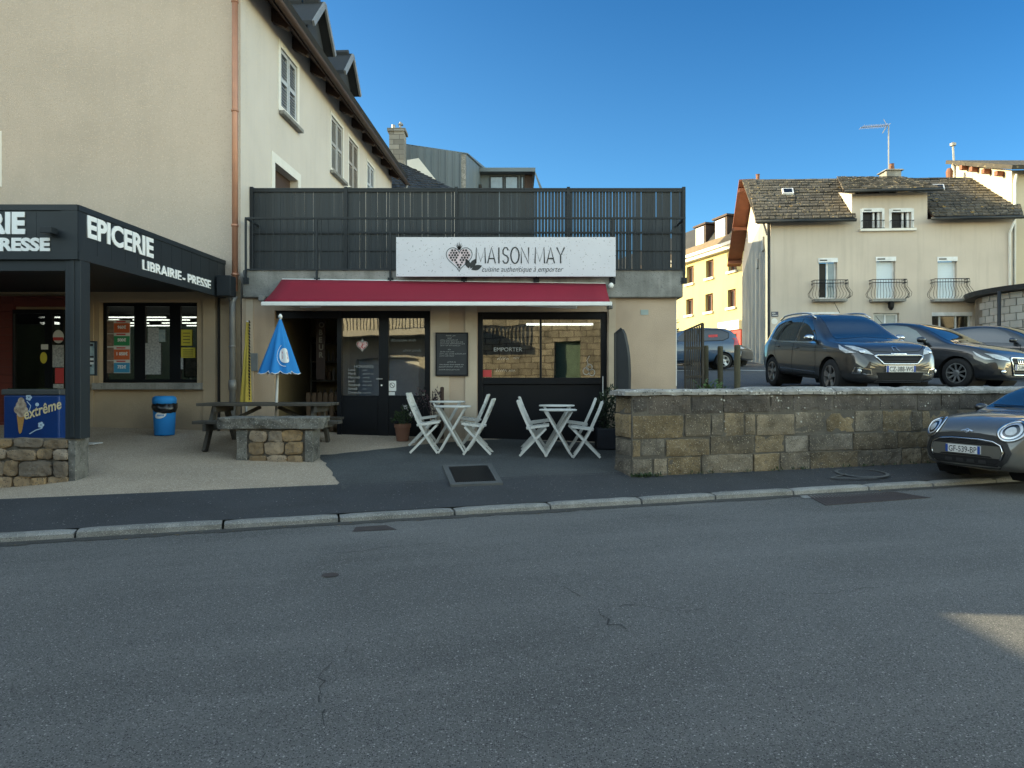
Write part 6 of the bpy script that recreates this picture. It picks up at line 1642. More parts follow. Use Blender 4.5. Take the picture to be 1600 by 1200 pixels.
b.build('side_cladding', M_zinc, zb)
b = MB(); b.hexa([ZP(618, 224), ZP(731, 240.5), sB + Vector((.1, 0, .05)), P(640, 240, 42), ZP(618, 222.4), ZP(731, 239), sB + Vector((.1, 0, .2)), P(640, 238, 42)]); b.build('roof', M_zinc, zb)
b = MB(); p0_, p1_ = sA.lerp(sB, .62), sA.lerp(sB, .78); off = Vector((.03, -.02, 0)); b.prism([p0_ + off - Vector((0,0,1.0)), p1_ + off - Vector((0,0,.9)), p1_ + off - Vector((0,0,2.8)), p0_ + off - Vector((0,0,2.9))], (.03, 0, 0)); b.build('window', M_dark, zb)
YZ2 = 39.0
b = MB(); b.box(X_(748, YZ2), X_(836, YZ2), YZ2 - .6, YZ2 + 5, Z_(273, YZ2), Z_(267, YZ2)); b.hexa([P(836, 273, YZ2 - .6), P(845, 300, YZ2 - .4), P(845, 300, YZ2 + 5), P(836, 273, YZ2 + 5), P(836, 267, YZ2 - .6), P(848, 296, YZ2 - .4), P(848, 296, YZ2 + 5), P(836, 267, YZ2 + 5)]); b.build('penthouse_roof', M_zinc, zb)
b = MB(); b.box(X_(750, YZ2), X_(818, YZ2), YZ2, YZ2 + .1, 9, Z_(273, YZ2)); ph = b.build('penthouse_wall', M_zinc, zb)
for (a, c) in ((765, 787), (788.5, 810), (813, 819)):
    b = MB(); rect_frame(b, X_(a, YZ2), X_(c, YZ2), 9.2, Z_(275, YZ2), .07, YZ2 - .06, YZ2 - .002); fr = b.build('penthouse_window', M_anth, zb)
    b = MB(); b.box(X_(a, YZ2) + .07, X_(c, YZ2) - .07, YZ2 - .04, YZ2 - .02, 9.2, Z_(275, YZ2) - .07); b.build('pane', mat('sky lit pane', (.20, .26, .32), .08, spec=.9), fr)
b = MB(); b.box(X_(820, YZ2), X_(832, YZ2), YZ2, YZ2 + .3, 9, Z_(273, YZ2)); b.build('timber_post', M_brown, zb)

sh2 = thing('slate_annex', 'low annex with dark slate roof and white gable just behind the terrace fence', 'house', (-5, 27, 2))
q = [P(612, 296, 25.5), P(712, 302, 27.0), P(622, 252, 29.0)]
b = MB(); rng = random.Random(6); slates(b, [P(606, 300, 25.0), P(716, 300, 26.0), P(640, 262, 29.5), P(616, 250, 29.5)], 12, 14, rng, .03, .02); b.build('roof', M_slate_dark, sh2)
b = MB(); b.poly([P(606, 301, 25.02), P(716, 301, 26.02), P(640, 263, 29.6), P(616, 251, 29.6)]); b.build('roof_deck', M_dark, sh2)
b = MB(); b.prism([P(636, 250, 31.0), P(654, 247, 31.0), P(690, 292, 31.0), P(690, 320, 31.0), P(636, 320, 31.0)], (0, .3, 0)); b.build('white_gable', M_sur, sh2)
b = MB(); a_ = P(606, 300, 25.0); b.poly([a_, P(716, 300, 26.0), Vector((P(716, 300, 26).x, 26, 2)), Vector((a_.x, 25, 2))]); b.build('wall', M_render_side, sh2)
b = MB(); b.box(-15, -5.7, 24.7, 31.2, 1.5, 11.4); b.hexa([(-15, 24.7, 11.4), (-5.7, 24.7, 11.4), (-5.7, 31.2, 11.4), (-15, 31.2, 11.4), (-14, 25.5, 14.8), (-8.4, 25.5, 14.8), (-8.4, 30.5, 14.8), (-14, 30.5, 14.8)]); b.build('added_shade_block', M_render, sh2)  # hidden block added behind the tall house to shade the round tower
YCh = 31.5
b = MB(); x0, x1 = X_(608, YCh), X_(631, YCh); b.box(x0, x1, YCh, YCh + .7, 8, Z_(205, YCh)); b.box(x0 - .08, x1 + .08, YCh - .08, YCh + .78, Z_(205, YCh), Z_(200.5, YCh))
chm = b.build('chimney', mat('grey brick chimney', (.30, .285, .26), .92, (.22, .21, .19), 3, 1.0, brick=((.45, .45, .45), .5, .22, .015)), sh2)
b = MB(); b.lathe([(.09, 0), (.09, .25)], 10, (X_(613, YCh), YCh + .3, Z_(200.5, YCh))); b.tube([(X_(624, YCh), YCh + .3, Z_(200, YCh)), (X_(624, YCh), YCh + .3, Z_(187, YCh))], .05, 8); b.box(X_(621, YCh), X_(628, YCh), YCh + .2, YCh + .4, Z_(192, YCh), Z_(190, YCh)); b.build('flue', M_steelgrey, chm)

# ================================================================== HOUSES OUTSIDE THE FRAME: across the street (seen in the panes) and down the street (added to shade it)
oh = thing('opposite_house', 'rough stone house with a balcony on the near side of the street', 'house', (0, -6, 0))
OC = -4.6
OF = frame(0, OC, -1, -KS)            # s runs to the left, n towards the street
M_opp = mat('sunlit rubble wall', (.36, .315, .235), .92, (.24, .21, .155), 2.2, 1.0, bump=1.0, bscale=6, stain=.5, stain_scale=2.5, brick=((.35, .33, .3), .55, .26, .02))
M_opp2 = mat('pale street render', (.50, .46, .38), .9, (.44, .40, .33), 1, .8)
oh_holes = [(-2.9, -1.8, 1.2, 3.2), (2.4, 3.5, .1, 2.3), (4.3, 7.4, .1, 2.6), (-6, -5, 1.2, 3.0)]
b = MB(); wall_mb(b, -10, 3.9, 0, 5.2, [h for h in oh_holes if h[1] < 3.9], 0, .3, OF); b.build('stone_wall', M_opp, oh)
b = MB(); wall_mb(b, 3.9, 9.2, 0, 5.2, [oh_holes[2]], 0, .3, OF); b.build('render_wall', M_opp2, oh); b = MB(); wall_mb(b, 9.2, 24, 0, 5.2, [], 0, .3, OF); b.build('pane_darkening_wall', mat('pane darkening wall', (.03, .045, .02), .9, (.015, .022, .01), 3, 1.0, bump=1, bscale=8), oh)  # far stretch added and made dark to keep bright reflections off the panes
b = MB(OF); b.box(1.4, 9.0, .002, 1.1, 3.55, 3.78); b.build('balcony_slab', M_opp2, oh)
b = MB(OF); b.box(1.4, 9.0, 1.02, 1.08, 4.65, 4.72); 
k = 1.45
while k < 9: b.box(k, k + .03, 1.03, 1.07, 3.78, 4.65); k += .17
b.build('balcony_railing', M_anth, oh)
b = MB(OF); b.box(4.31, 7.39, -.25, -.2, .1, 2.6); b.build('garage_door', M_sur, oh)
b = MB(OF); b.box(-2.89, -1.81, -.25, -.2, 1.2, 3.2); b.box(2.41, 3.49, -.25, -.2, .1, 2.3); b.box(-5.99, -5.01, -.25, -.2, 1.2, 3.0); b.build('green_shutter', mat('faded green', (.10, .16, .11), .7), oh)
b = MB(OF); b.box(-10.2, 24.2, -8, .4, 5.21, 5.4); b.box(-10, -9.7, -8, -.3, 0, 5.2); b.build('roof', M_slate, oh)
ns_ = thing('street_shade_house', 'tall plain house out of view on the left, added to shade the street', 'house', (-17, 9, 0))
zA = 11.0
b = MB(); b.prism([(-14.5, 6.33, -.05), (-14.5, 12.45, -.05), (-24, 12.45, -.05), (-24, 7.6, -.05)], (0, 0, zA + .05)); b.hexa([(-24, 7.6, zA), (-14.5, 6.33, zA), (-14.5, 12.4, zA), (-24, 12.4, zA), (-24, 9.2, zA + 2), (-14.5, 9.2, zA + 2), (-14.5, 9.6, zA + 2), (-24, 9.6, zA + 2)]); b.build('wall', M_render, ns_)  # unseen block added for shade, footprint skewed to shape the sun patch
ns2 = thing('road_shade_house', 'low plain house out of view on the left, added to shade the road', 'house', (-20, 2, 0))
zB = 4.5; xB = 2.78 - zB/(math.tan(SUN_EL)/cos(SUN_AZ))
b = MB(); b.box(xB - 8, xB, -7, 6.5, -.05, zB); b.build('wall', MATS['pane darkening wall'], ns2)  # unseen block added so its shadow ends at the road's sun patch
# ================================================================== CARS
def lin(tab, x):
    if x <= tab[0][0]: return tab[0][1]
    for (a, u), (c, w) in zip(tab[:-1], tab[1:]):
        if x <= c: return u + (w - u) * (x - a) / (c - a)
    return tab[-1][1]
M_tyre = mat('tyre rubber', (.014, .014, .015), .85, (.020, .020, .021), 6, .8, spec=.3)
M_rim = mat('alloy', (.45, .46, .47), .3, metal=.85)
M_rimdark = mat('dark alloy', (.03, .03, .033), .4, metal=.5)
M_chrome = mat('chrome', (.72, .73, .74), .12, metal=1.0)
M_cglass = mat('car glass', (.010, .014, .018), .02, spec=.5, ior=3.6)
M_cpane = mat('car side glass', (.010, .012, .014), .02, spec=.5, ior=2.1)
M_plastic = mat('black car plastic', (.016, .017, .018), .6)
M_lamp = mat('headlamp glass', (.62, .65, .68), .08, (.22, .24, .26), 12, 1.0, spec=.9, coat=.8)
M_lampw = mat('lamp reflector', (.75, .77, .8), .15, metal=.6)
M_red = mat('tail lamp red', (.45, .012, .012), .15, spec=.8, coat=.5)
M_plate = mat('white plate', (.72, .72, .70), .4)
M_euro = mat('plate blue band', (.01, .06, .30), .4)
M_gap = mat('panel gap', (.004, .004, .005), .9)
def paint(name, c): 
    return mat(name, c, .38, tuple(x*.92 for x in c), 4, .4, metal=.1, spec=.4, coat=1.0, coat_ior=1.6)

class Car:
    def __init__(s, name, label, spec, pnt):
        s.sp = spec; s.paint = pnt
        s.root = thing(name, label, 'car')
        s.body()
    def ring(s, x):
        sp = s.sp; zt = lin(sp['top'], x); zb = lin(sp['bot'], x); zbe = lin(sp['belt'], x); w = lin(sp['w'], x); g = lin(sp['roofw'], x)
        cab = max(0.0, min(1.0, (zt - zbe - .12) / .25))
        zs = zt - (.035 + .025*cab); ws = w * (.86*(1 - cab) + g*cab)
        zbe = min(zbe, zt - .05)
        return [(0, zb), (w*.62, zb), (w*.93, zb + .035), (w*.985, zb + (zbe - zb)*.25), (w*1.0, zb + (zbe - zb)*.55), (w*.975, zbe - .05), (w*.93, zbe + .005), (ws + (w*.93 - ws)*.45*cab + (0 if cab else .03), zbe + (zs - zbe)*(.55 if cab > .05 else .7)), (ws, zs), (ws*.72, zt - .008), (0, zt)]
    def body(s):
        sp = s.sp; bm = bmesh.new(); xs = sp['xs']; rings = []
        for x in xs:
            r = s.ring(x); rings.append([bm.verts.new((x, y, z)) for y, z in r] + [bm.verts.new((x, -y, z)) for y, z in r[-2:0:-1]])
        n = len(rings[0])
        for a, c in zip(rings[:-1], rings[1:]):
            for k in range(n): bm.faces.new([a[k], a[(k+1) % n], c[(k+1) % n], c[k]])
        bm.faces.new(rings[0][::-1]); bm.faces.new(rings[-1])
        bmesh.ops.recalc_face_normals(bm, faces=bm.faces[:])
        me = bpy.data.meshes.new("t"); bm.to_mesh(me); bm.free()
        o = bpy.data.objects.new("t", me); COL.objects.link(o); md = o.modifiers.new("s", 'SUBSURF'); md.levels = 3; md.render_levels = 3
        bpy.context.view_layer.update()
        ev = bpy.data.meshes.new_from_object(o.evaluated_get(bpy.context.evaluated_depsgraph_get()))
        bpy.data.objects.remove(o); bpy.data.meshes.remove(me)
        bm = bmesh.new(); bm.from_mesh(ev); bpy.data.meshes.remove(ev)
        s.tree = BVHTree.FromBMesh(bm)
        # wheel arches
        R = sp['arch']; zc = sp['wr']
        for xw in sp['axles']:
            kill = []
            for f in bm.faces:
                c = f.calc_center_median()
                if abs(c.y) > sp['W']*.28 and (c.x - xw)**2 + (c.z - zc)**2 < R*R and c.z < zc + R: kill.append(f)
            bmesh.ops.delete(bm, geom=kill, context='FACES')
            for e in bm.edges:
                if e.is_boundary:
                    for v in e.verts:
                        d = Vector((v.co.x - xw, v.co.z - zc)); 
                        if abs(d.length - R) < .09 and d.length > 1e-4 and v.co.z > zc - R*.75: d = d.normalized()*R; v.co.x = xw + d.x; v.co.z = zc + d.y
        b = MB(); b.bm.free(); b.bm = bm; s.bodyo = b.build('body', s.paint, s.root, smooth=True, recalc=False)
        ww = sp['W']/2
        for xw in sp['axles']:
            for sg in (-1, 1):
                b = MB(); n = 20; r0 = []; r1 = []
                for k in range(n + 1):
                    t = -.25*pi + 1.5*pi*k/n; x = xw + (R + .0)*cos(t); z = zc + (R + .0)*sin(t)
                    r0.append(b.v((x, sg*(lin(sp['w'], x)*.97), z))); r1.append(b.v((x, sg*ww*.35, z)))
                for k in range(n): b.f([r0[k], r0[k+1], r1[k+1], r1[k]])
                b.f(r1); b.build('wheel_arch', M_gap, s.root, recalc=False)
    def cast(s, mode, a, c):
        if mode in ('left', 'right'): sg = 1 if mode == 'left' else -1; o = Vector((a, 3*sg, c)); d = Vector((0, -sg, 0))
        elif mode == 'front': o = Vector((5, a, c)); d = Vector((-1, 0, 0))
        elif mode == 'rear': o = Vector((-5, a, c)); d = Vector((1, 0, 0))
        else: o = Vector((a, c, 4)); d = Vector((0, 0, -1))
        h = s.tree.ray_cast(o, d)
        if h[0] is None: return None
        return h[0], (h[1] if h[1].dot(d) < 0 else -h[1])
    def patch(s, name, mode, poly, m, off=.004, res=.05, parent=None, thick=0.0):
        b = MB(); last = [Vector((0, 0, 0))]; ok = [True]
        def z_of(x, y):
            h = s.cast(mode, x, y)
            if h is None:
                best = None
                for k in range(1, 12):       # pull the point in towards the polygon's middle
                    q = Vector((x, y)).lerp(cen, k*.04); h = s.cast(mode, q.x, q.y)
                    if h: break
                if h is None: return last[0]
            last[0] = h[0] + h[1]*off; return last[0]
        cen = sum((Vector(p) for p in poly), Vector((0, 0)))/len(poly)
        b.fill(poly, z_of, res=res)
        o = b.build(name, m, parent or s.root, smooth=True)
        if thick: md = o.modifiers.new('t', 'SOLIDIFY'); md.thickness = thick; md.offset = 0
        return o
    def line(s, name, mode, pts, w, m, off=.003, closed=False, thick=0.0, parent=None):
        """stroke following the body"""
        pp = []; P2 = [Vector(p) for p in pts]; n = len(P2)
        for i in range(n if closed else n-1):
            a, c = P2[i], P2[(i+1) % n]; k = max(1, int((c-a).length/.05))
            for j in range(k): pp.append(a.lerp(c, j/k))
        if not closed: pp.append(P2[-1])
        b = MB(); hit = [None]
        def z_of(x, y):
            h = s.cast(mode, x, y)
            if h: hit[0] = h[0] + h[1]*off
            return hit[0] or Vector((0, 0, .5))
        ribbon(b, pp, w, z_of, closed)
        o = b.build(name, m, parent or s.root, smooth=True)
        if thick: md = o.modifiers.new('t', 'SOLIDIFY'); md.thickness = thick; md.offset = 0
        return o
    def wheels(s, rim_r, spokes, m_rim, twin=True, sw=.05):
        sp = s.sp; R = sp['wr']; half = sp['W']/2
        for xw in sp['axles']:
            for sg in (-1, 1):
                yo = sg*(half - .03); yi = sg*(half - .24)
                b = MB(); pr = [(rim_r, -.10), (rim_r + .02, -.105), (R - .025, -.10), (R, -.07), (R, .07), (R - .025, .10), (rim_r + .02, .105), (rim_r, .10)]
                b.lathe([(r, h) for r, h in pr], 40, (xw, (yo + yi)/2, R), 'y', cap=False); w = b.build('wheel', M_tyre, s.root, smooth=True)
                b = MB(); y0 = (yo + yi)/2
                def yy(v): return y0 + sg*v
                b.lathe([(rim_r + .004, .0), (rim_r + .006, .098), (rim_r - .018, .098), (rim_r - .028, .02), (rim_r - .03, -.06)], 40, (xw, y0, R), 'y') if sg > 0 else b.lathe([(rim_r + .004, .0), (rim_r + .006, -.098), (rim_r - .018, -.098), (rim_r - .028, -.02), (rim_r - .03, .06)], 40, (xw, y0, R), 'y')
                for k in range(spokes):
                    a = 2*pi*k/spokes + .3
                    offs = (-.13, .13) if twin else (0,)
                    for da in offs:
                        p = Vector((xw + .045*cos(a), yy(.075), R + .045*sin(a))); q = Vector((xw + (rim_r - .012)*cos(a + da), yy(.092), R + (rim_r - .012)*sin(a + da)))
                        b.bar(p, q, sw, .022, (0, 1, 0))
                b.lathe([(.06, .06*sg), (.06, .095*sg), (.035, .10*sg), (0, .10*sg)], 20, (xw, y0, R), 'y')
                b.build('rim', m_rim, w)
                b = MB(); b.lathe([(rim_r - .03, .0), (0, .0)], 24, (xw, y0 + sg*.02, R), 'y'); b.build('brake_disc', M_gap, w)
    def plate(s, mode, y, z, txt, right=True, tilt=0.0):
        h = s.cast(mode, y, z); x = h[0].x; sg = 1 if mode == 'front' else -1
        b = MB(); b.box(x + .006*sg if sg > 0 else x - .03, x + .03*sg if sg > 0 else x - .006, y - .26, y + .26, z - .056, z + .056); p = b.build('number_plate', M_plate, s.root, bevel=.004)
        xf = x + .0315*sg
        b = MB()
        for a in ((-.26, -.222), (.222, .26)) if right else ((-.26, -.222),) : b.poly([(xf, sg*a[0] + y, z - .054), (xf, sg*a[1] + y, z - .054), (xf, sg*a[1] + y, z + .054), (xf, sg*a[0] + y, z + .054)])
        b.build('blue_band', M_euro, p)
        cu = bpy.data.curves.new("m", 'FONT'); cu.body = txt; cu.size = .115; cu.offset = .0008; ob = bpy.data.objects.new("m", cu); COL.objects.link(ob); bpy.context.view_layer.update(); w0 = ob.dimensions.x; bpy.data.objects.remove(ob); bpy.data.curves.remove(cu)
        b = MB(); b.text(txt, .115, TXT((xf + .001*sg, y, z - .041), (0, sg, 0)), 0, .42/w0, .0008, 0, 'CENTER'); b.build('plate_lettering', M_ink, p)
    def mirror(s, x, z, m, sides=(-1, 1)):
        for sg in sides:
            h = s.cast('left' if sg > 0 else 'right', x, z - .04); y = abs(h[0].y)
            b = MB(); n = 12; rings = []
            for (f, dx) in ((.55, -.065), (.95, -.05), (1.0, -.0), (.85, .05), (.4, .085)):
                rings.append([b.v((x + dx, sg*(y + .11 + .095*f*cos(2*pi*k/n)), z + .03 + .065*f*sin(2*pi*k/n))) for k in range(n)])
            for a, c in zip(rings[:-1], rings[1:]):
                for k in range(n): b.f([a[k], a[(k+1) % n], c[(k+1) % n], c[k]])
            b.f(rings[0][::-1]); b.f(rings[-1]); w = b.build('wing_mirror', m, s.root, smooth=True)
            b = MB(); b.bar((x + .01, sg*(y - .01), z - .03), (x + .01, sg*(y + .06), z), .05, .03); b.build('mirror_arm', M_plastic, w)
    def handle(s, mode, x, z):
        h = s.cast(mode, x, z); y = h[0].y; sg = 1 if y > 0 else -1
        b = MB(); b.box(x - .10, x + .10, min(y, y + sg*.03), max(y, y + sg*.03), z - .013, z + .013); b.build('door_handle', s.paint, s.root, bevel=.01)
    def place(s, x, y, z, ang): s.root.location = (x, y, z); s.root.rotation_euler = (0, 0, ang)

SIDES = ('left', 'right')
# -------------------------------------------------- grey crossover
sp = dict(W=1.74, wr=.325, arch=.375, axles=(1.27, -1.27),
    xs=[-2.06, -2.02, -1.9, -1.65, -1.3, -.9, -.5, -.1, .25, .5, .75, .95, 1.15, 1.4, 1.65, 1.85, 1.98, 2.06, 2.10],
    top=[(-2.06, .98), (-2.02, 1.05), (-1.9, 1.20), (-1.72, 1.44), (-1.5, 1.515), (-1.0, 1.555), (-.3, 1.56), (.12, 1.52), (.4, 1.36), (.75, 1.145), (.98, 1.03), (1.3, 1.0), (1.65, .95), (1.86, .89), (1.98, .80), (2.06, .72), (2.10, .62)],
    bot=[(-2.06, .42), (-1.9, .30), (-1.6, .24), (1.6, .22), (1.9, .23), (2.10, .28)],
    belt=[(-2.06, .93), (-1.6, .99), (-.5, .97), (.6, .93), (1.0, .93), (1.5, .88), (1.86, .81), (2.10, .56)],
    w=[(-2.06, .62), (-2.02, .70), (-1.9, .79), (-1.6, .855), (-1, .87), (1.2, .87), (1.5, .86), (1.75, .82), (1.9, .76), (2.0, .69), (2.10, .56)],
    roofw=[(-2.06, .72), (-1.3, .70), (0, .72), (.6, .78), (1.0, .84)])
c = Car('crossover_car', 'dark grey crossover with chrome roof rails facing the wall in the car park', sp, paint('anthracite brown paint', (.022, .0215, .022)))
c.patch('windscreen', 'front', [(-.60, 1.02), (-.52, 1.27), (-.47, 1.475), (0, 1.505), (.47, 1.475), (.52, 1.27), (.60, 1.02), (0, 1.06)], M_cglass)
for m in SIDES:
    c.patch('side_window', m, [(.64, .985), (.30, 1.28), (.10, 1.41), (-.16, 1.445), (-.20, .995)], M_cpane); c.patch('side_window', m, [(-.27, .995), (-.23, 1.445), (-.75, 1.435), (-1.02, 1.40), (-1.05, 1.01)], M_cpane)
    c.patch('quarter_window', m, [(-1.10, 1.01), (-1.07, 1.395), (-1.35, 1.33), (-1.58, 1.08)], M_cpane)
    c.line('window_trim', m, [(.74, .955), (-.2, .968), (-1.1, .985), (-1.64, 1.045), (-1.42, 1.345), (-1.1, 1.42)], .030, M_chrome, .007)
    c.line('door_seam', m, [(.70, .93), (.78, .55), (.66, .34), (-.24, .30)], .013, M_gap); c.line('door_seam', m, [(-.235, .95), (-.25, .30)], .013, M_gap); c.line('door_seam', m, [(-1.12, .96), (-1.10, .75), (-.86, .45), (-.80, .32), (-.25, .30)], .013, M_gap)
    c.line('sill_trim', m, [(.74, .40), (-.80, .43)], .022, M_chrome, .006); c.patch('sill_panel', m, [(.80, .34), (-.82, .36), (-.82, .24), (.80, .23)], M_plastic)
    c.handle(m, -.08, .85); c.handle(m, -.98, .875)
    sg = 1 if m == 'left' else -1
    b = MB(); pts = []
    for t in range(9): x = .12 - 1.62*t/8; h = c.cast('top', x, sg*.54); pts.append((x, sg*.56, h[0].z + .012 + .038*min(1, 4*sin(pi*t/8))))
    b.tube(pts, .017, 8); b.build('roof_rail', M_chrome, c.root, smooth=True)
    c.patch('headlight', 'front', [(sg*.44, .735), (sg*.60, .765), (sg*.71, .83), (sg*.755, .90), (sg*.66, .885), (sg*.52, .825)], M_lamp, .008, .03)
    c.patch('headlight', m, [(1.90, .775), (1.72, .83), (1.46, .915), (1.56, .83), (1.74, .765)], M_lamp, .008, .03)
    h = c.cast('front', sg*.60, .80); b = MB(); b.lathe([(.055, 0), (.05, .012), (0, .016)], 16, (0, 0, 0)); b.bm.transform(Matrix.Translation(h[0] + h[1]*.006) @ h[1].to_track_quat('Z', 'Y').to_matrix().to_4x4()); b.build('lamp_lens', M_lampw, c.root, smooth=True)
    c.patch('fog_recess', 'front', [(sg*.50, .40), (sg*.74, .42), (sg*.72, .52), (sg*.52, .485)], M_plastic, .004, .03); c.line('fog_trim', 'front', [(sg*.50, .40), (sg*.74, .42), (sg*.72, .52), (sg*.52, .485)], .016, M_chrome, .008, True)
    h = c.cast('front', sg*.67, .46); b = MB(); b.lathe([(.04, 0), (.035, .02), (0, .03)], 14, (0, 0, 0)); b.bm.transform(Matrix.Translation(h[0] + h[1]*.006) @ h[1].to_track_quat('Z', 'Y').to_matrix().to_4x4()); b.build('fog_lamp', M_lampw, c.root, smooth=True)
    c.patch('tail_lamp', 'rear', [(sg*.52, .86), (sg*.66, .80), (sg*.70, 1.0), (sg*.58, 1.02)], M_red)
gpoly = [(-.38, .735), (.38, .735), (.43, .715), (.30, .585), (-.30, .585), (-.43, .715)]
c.patch('grille', 'front', gpoly, M_gap, .006, .03); c.line('grille_trim', 'front', gpoly, .024, M_chrome, .013, True, .01)
for z in (.625, .665, .705): c.line('grille_bar', 'front', [(-.33, z), (.33, z)], .010, M_rimdark, .012)
c.line('grille_badge_bar', 'front', [(-.14, .75), (.14, .75)], .022, M_chrome, .02, False, .012)
c.patch('lower_grille', 'front', [(-.42, .435), (.42, .435), (.36, .30), (-.36, .30)], M_gap, .006)
c.line('skid_trim', 'front', [(-.42, .285), (.42, .285)], .035, M_rim, .008)
h = c.cast('front', 0, .835); b = MB(); ribbon(b, [(-.05, -.03), (-.035, .03), (0, .045), (.05, .03), (.03, .005), (.055, -.03)], .016, lambda u, w: (c.cast('front', u, .835 + w)[0] + c.cast('front', u, .835 + w)[1]*.01)); o = b.build('badge', M_chrome, c.root)
c.plate('front', 0, .50, 'CZ-388-WS'); c.mirror(.58, 1.02, M_chrome); c.wheels(.215, 5, mat('two tone alloy', (.26, .25, .25), .35, metal=.7), True, .045)
c.line('bonnet_seam', 'front', [(-.62, .90), (-.40, .80), (0, .785), (.40, .80), (.62, .90)], .008, M_gap)
b = MB(); b.tube([(-.2, .1, 1.56), (-.45, .1, 1.80)], .006, 5); b.build('aerial', M_black, c.root)
rearax = Vector((X_(1203, 15.65), 15.65, 0))
al = radians(87); hd = Vector((cos(al), -sin(al), 0)); rt = Vector((-hd.y, hd.x, 0))    # rt: car's left
# near (left in picture) side is the car's right: wheel outer face sits at -W/2
cen = Vector((X_(1203, 15.65), 15.65, 0)) + rt*.87 + hd*1.27
def park(car, cen, hd, grade=True):
    zf, zr_ = pz(cen.y + hd.y*1.27), pz(cen.y - hd.y*1.27)
    car.place(cen.x, cen.y, (zf + zr_)/2 + .004, atan2(hd.y, hd.x))
    car.root.rotation_euler = (0, -atan2(zf - zr_, 2.54), atan2(hd.y, hd.x))
park(c, cen, hd)

# -------------------------------------------------- black hatchback beside it
def hatch_spec():
    return dict(W=1.74, wr=.31, arch=.352, axles=(1.235, -1.235),
    xs=[-1.95, -1.91, -1.8, -1.55, -1.2, -.8, -.4, 0, .3, .55, .8, 1.0, 1.2, 1.45, 1.7, 1.86, 1.96, 2.01, 2.03],
    top=[(-1.95, .90), (-1.91, .98), (-1.8, 1.10), (-1.5, 1.30), (-1.1, 1.385), (-.5, 1.42), (-.1, 1.415), (.2, 1.34), (.55, 1.17), (.88, .99), (1.0, .955), (1.3, .92), (1.65, .85), (1.86, .76), (1.96, .68), (2.03, .58)],
    bot=[(-1.95, .40), (-1.8, .26), (-1.5, .19), (1.6, .17), (1.9, .19), (2.03, .24)],
    belt=[(-1.95, .86), (-1.5, .93), (-.5, .91), (.6, .87), (.95, .865), (1.5, .80), (1.86, .69), (2.03, .5)],
    w=[(-1.95, .62), (-1.91, .70), (-1.8, .78), (-1.5, .855), (-1, .87), (1.2, .87), (1.5, .855), (1.7, .82), (1.86, .76), (1.96, .68), (2.03, .56)],
    roofw=[(-1.95, .70), (-1.2, .68), (0, .70), (.5, .77), (.95, .84)])
blk = paint('black car paint', (.010, .011, .014))
c = Car('hatchback_car', 'black three door hatchback with chrome framed grille, right of the grey crossover', hatch_spec(), blk)
c.patch('windscreen', 'front', [(-.60, .93), (-.52, 1.17), (-.47, 1.33), (0, 1.355), (.47, 1.33), (.52, 1.17), (.60, .93), (0, .965)], M_cglass)
for m in SIDES:
    sg = 1 if m == 'left' else -1
    c.patch('side_window', m, [(.60, .915), (.25, 1.19), (0, 1.29), (-.35, 1.325), (-.62, 1.315), (-.70, .945)], mat('light side glass', (.16, .20, .19), .04, (.08, .10, .10), 1.5, 1.0, spec=.9, coat=.4)); c.patch('quarter_window', m, [(-.77, .95), (-.69, 1.31), (-1.05, 1.25), (-1.30, 1.05), (-1.25, .985)], M_cpane)
    c.line('door_seam', m, [(.66, .88), (.72, .5), (.62, .30), (-.62, .28), (-.80, .55), (-.74, .92)], .013, M_gap); c.handle(m, -.58, .80)
    c.patch('headlight', 'front', [(sg*.40, .575), (sg*.62, .60), (sg*.72, .64), (sg*.76, .72), (sg*.60, .69), (sg*.42, .625)], M_lamp, .008, .03); c.patch('headlight', m, [(1.88, .60), (1.72, .655), (1.52, .765), (1.60, .68), (1.75, .60)], M_lamp, .008, .03)
    c.line('light_strip', 'front', [(sg*.42, .58), (sg*.62, .60), (sg*.70, .63)], .012, M_lampw, .014)
    c.patch('fog_recess', 'front', [(sg*.48, .30), (sg*.72, .31), (sg*.70, .42), (sg*.50, .40)], M_plastic, .004, .03); h = c.cast('front', sg*.60, .36); b = MB(); b.lathe([(.05, 0), (.045, .02), (0, .022)], 14, (0, 0, 0)); b.bm.transform(Matrix.Translation(h[0] + h[1]*.006) @ h[1].to_track_quat('Z', 'Y').to_matrix().to_4x4()); b.build('fog_lamp', M_chrome, c.root, smooth=True)
    c.patch('tail_lamp', 'rear', [(sg*.48, .80), (sg*.66, .78), (sg*.68, .92), (sg*.5, .95)], M_red)
gpoly = [(-.30, .645), (.30, .645), (.36, .60), (.28, .30), (-.28, .30), (-.36, .60)]
c.patch('grille', 'front', gpoly, M_gap, .006, .03); c.line('grille_trim', 'front', gpoly, .03, M_chrome, .012, True, .01)
for z in (.36, .41, .46, .51, .56, .61): c.line('grille_bar', 'front', [(-.29, z), (.29, z)], .01, M_plastic, .011)
for k in range(4): c.line('badge_ring', 'front', [(-.105 + .07*k + .045*cos(a*pi/8), .575 + .045*sin(a*pi/8)) for a in range(16)], .009, M_chrome, .018 + .001*k, True)
c.plate('front', 0, .455, 'CR-846-TK', False); c.mirror(.52, .96, blk); c.wheels(.205, 9, M_rim, False, .035)
b = MB(); b.tube([(-1.0, .0, 1.38), (-1.2, .0, 1.60)], .006, 5); b.build('aerial', M_black, c.root)
al = radians(62); hd = Vector((cos(al), -sin(al), 0)); rt = Vector((-hd.y, hd.x, 0))
cen = Vector((X_(1491, 14.5), 14.5, 0)) + rt*.87 - hd*1.235
park(c, cen, hd)
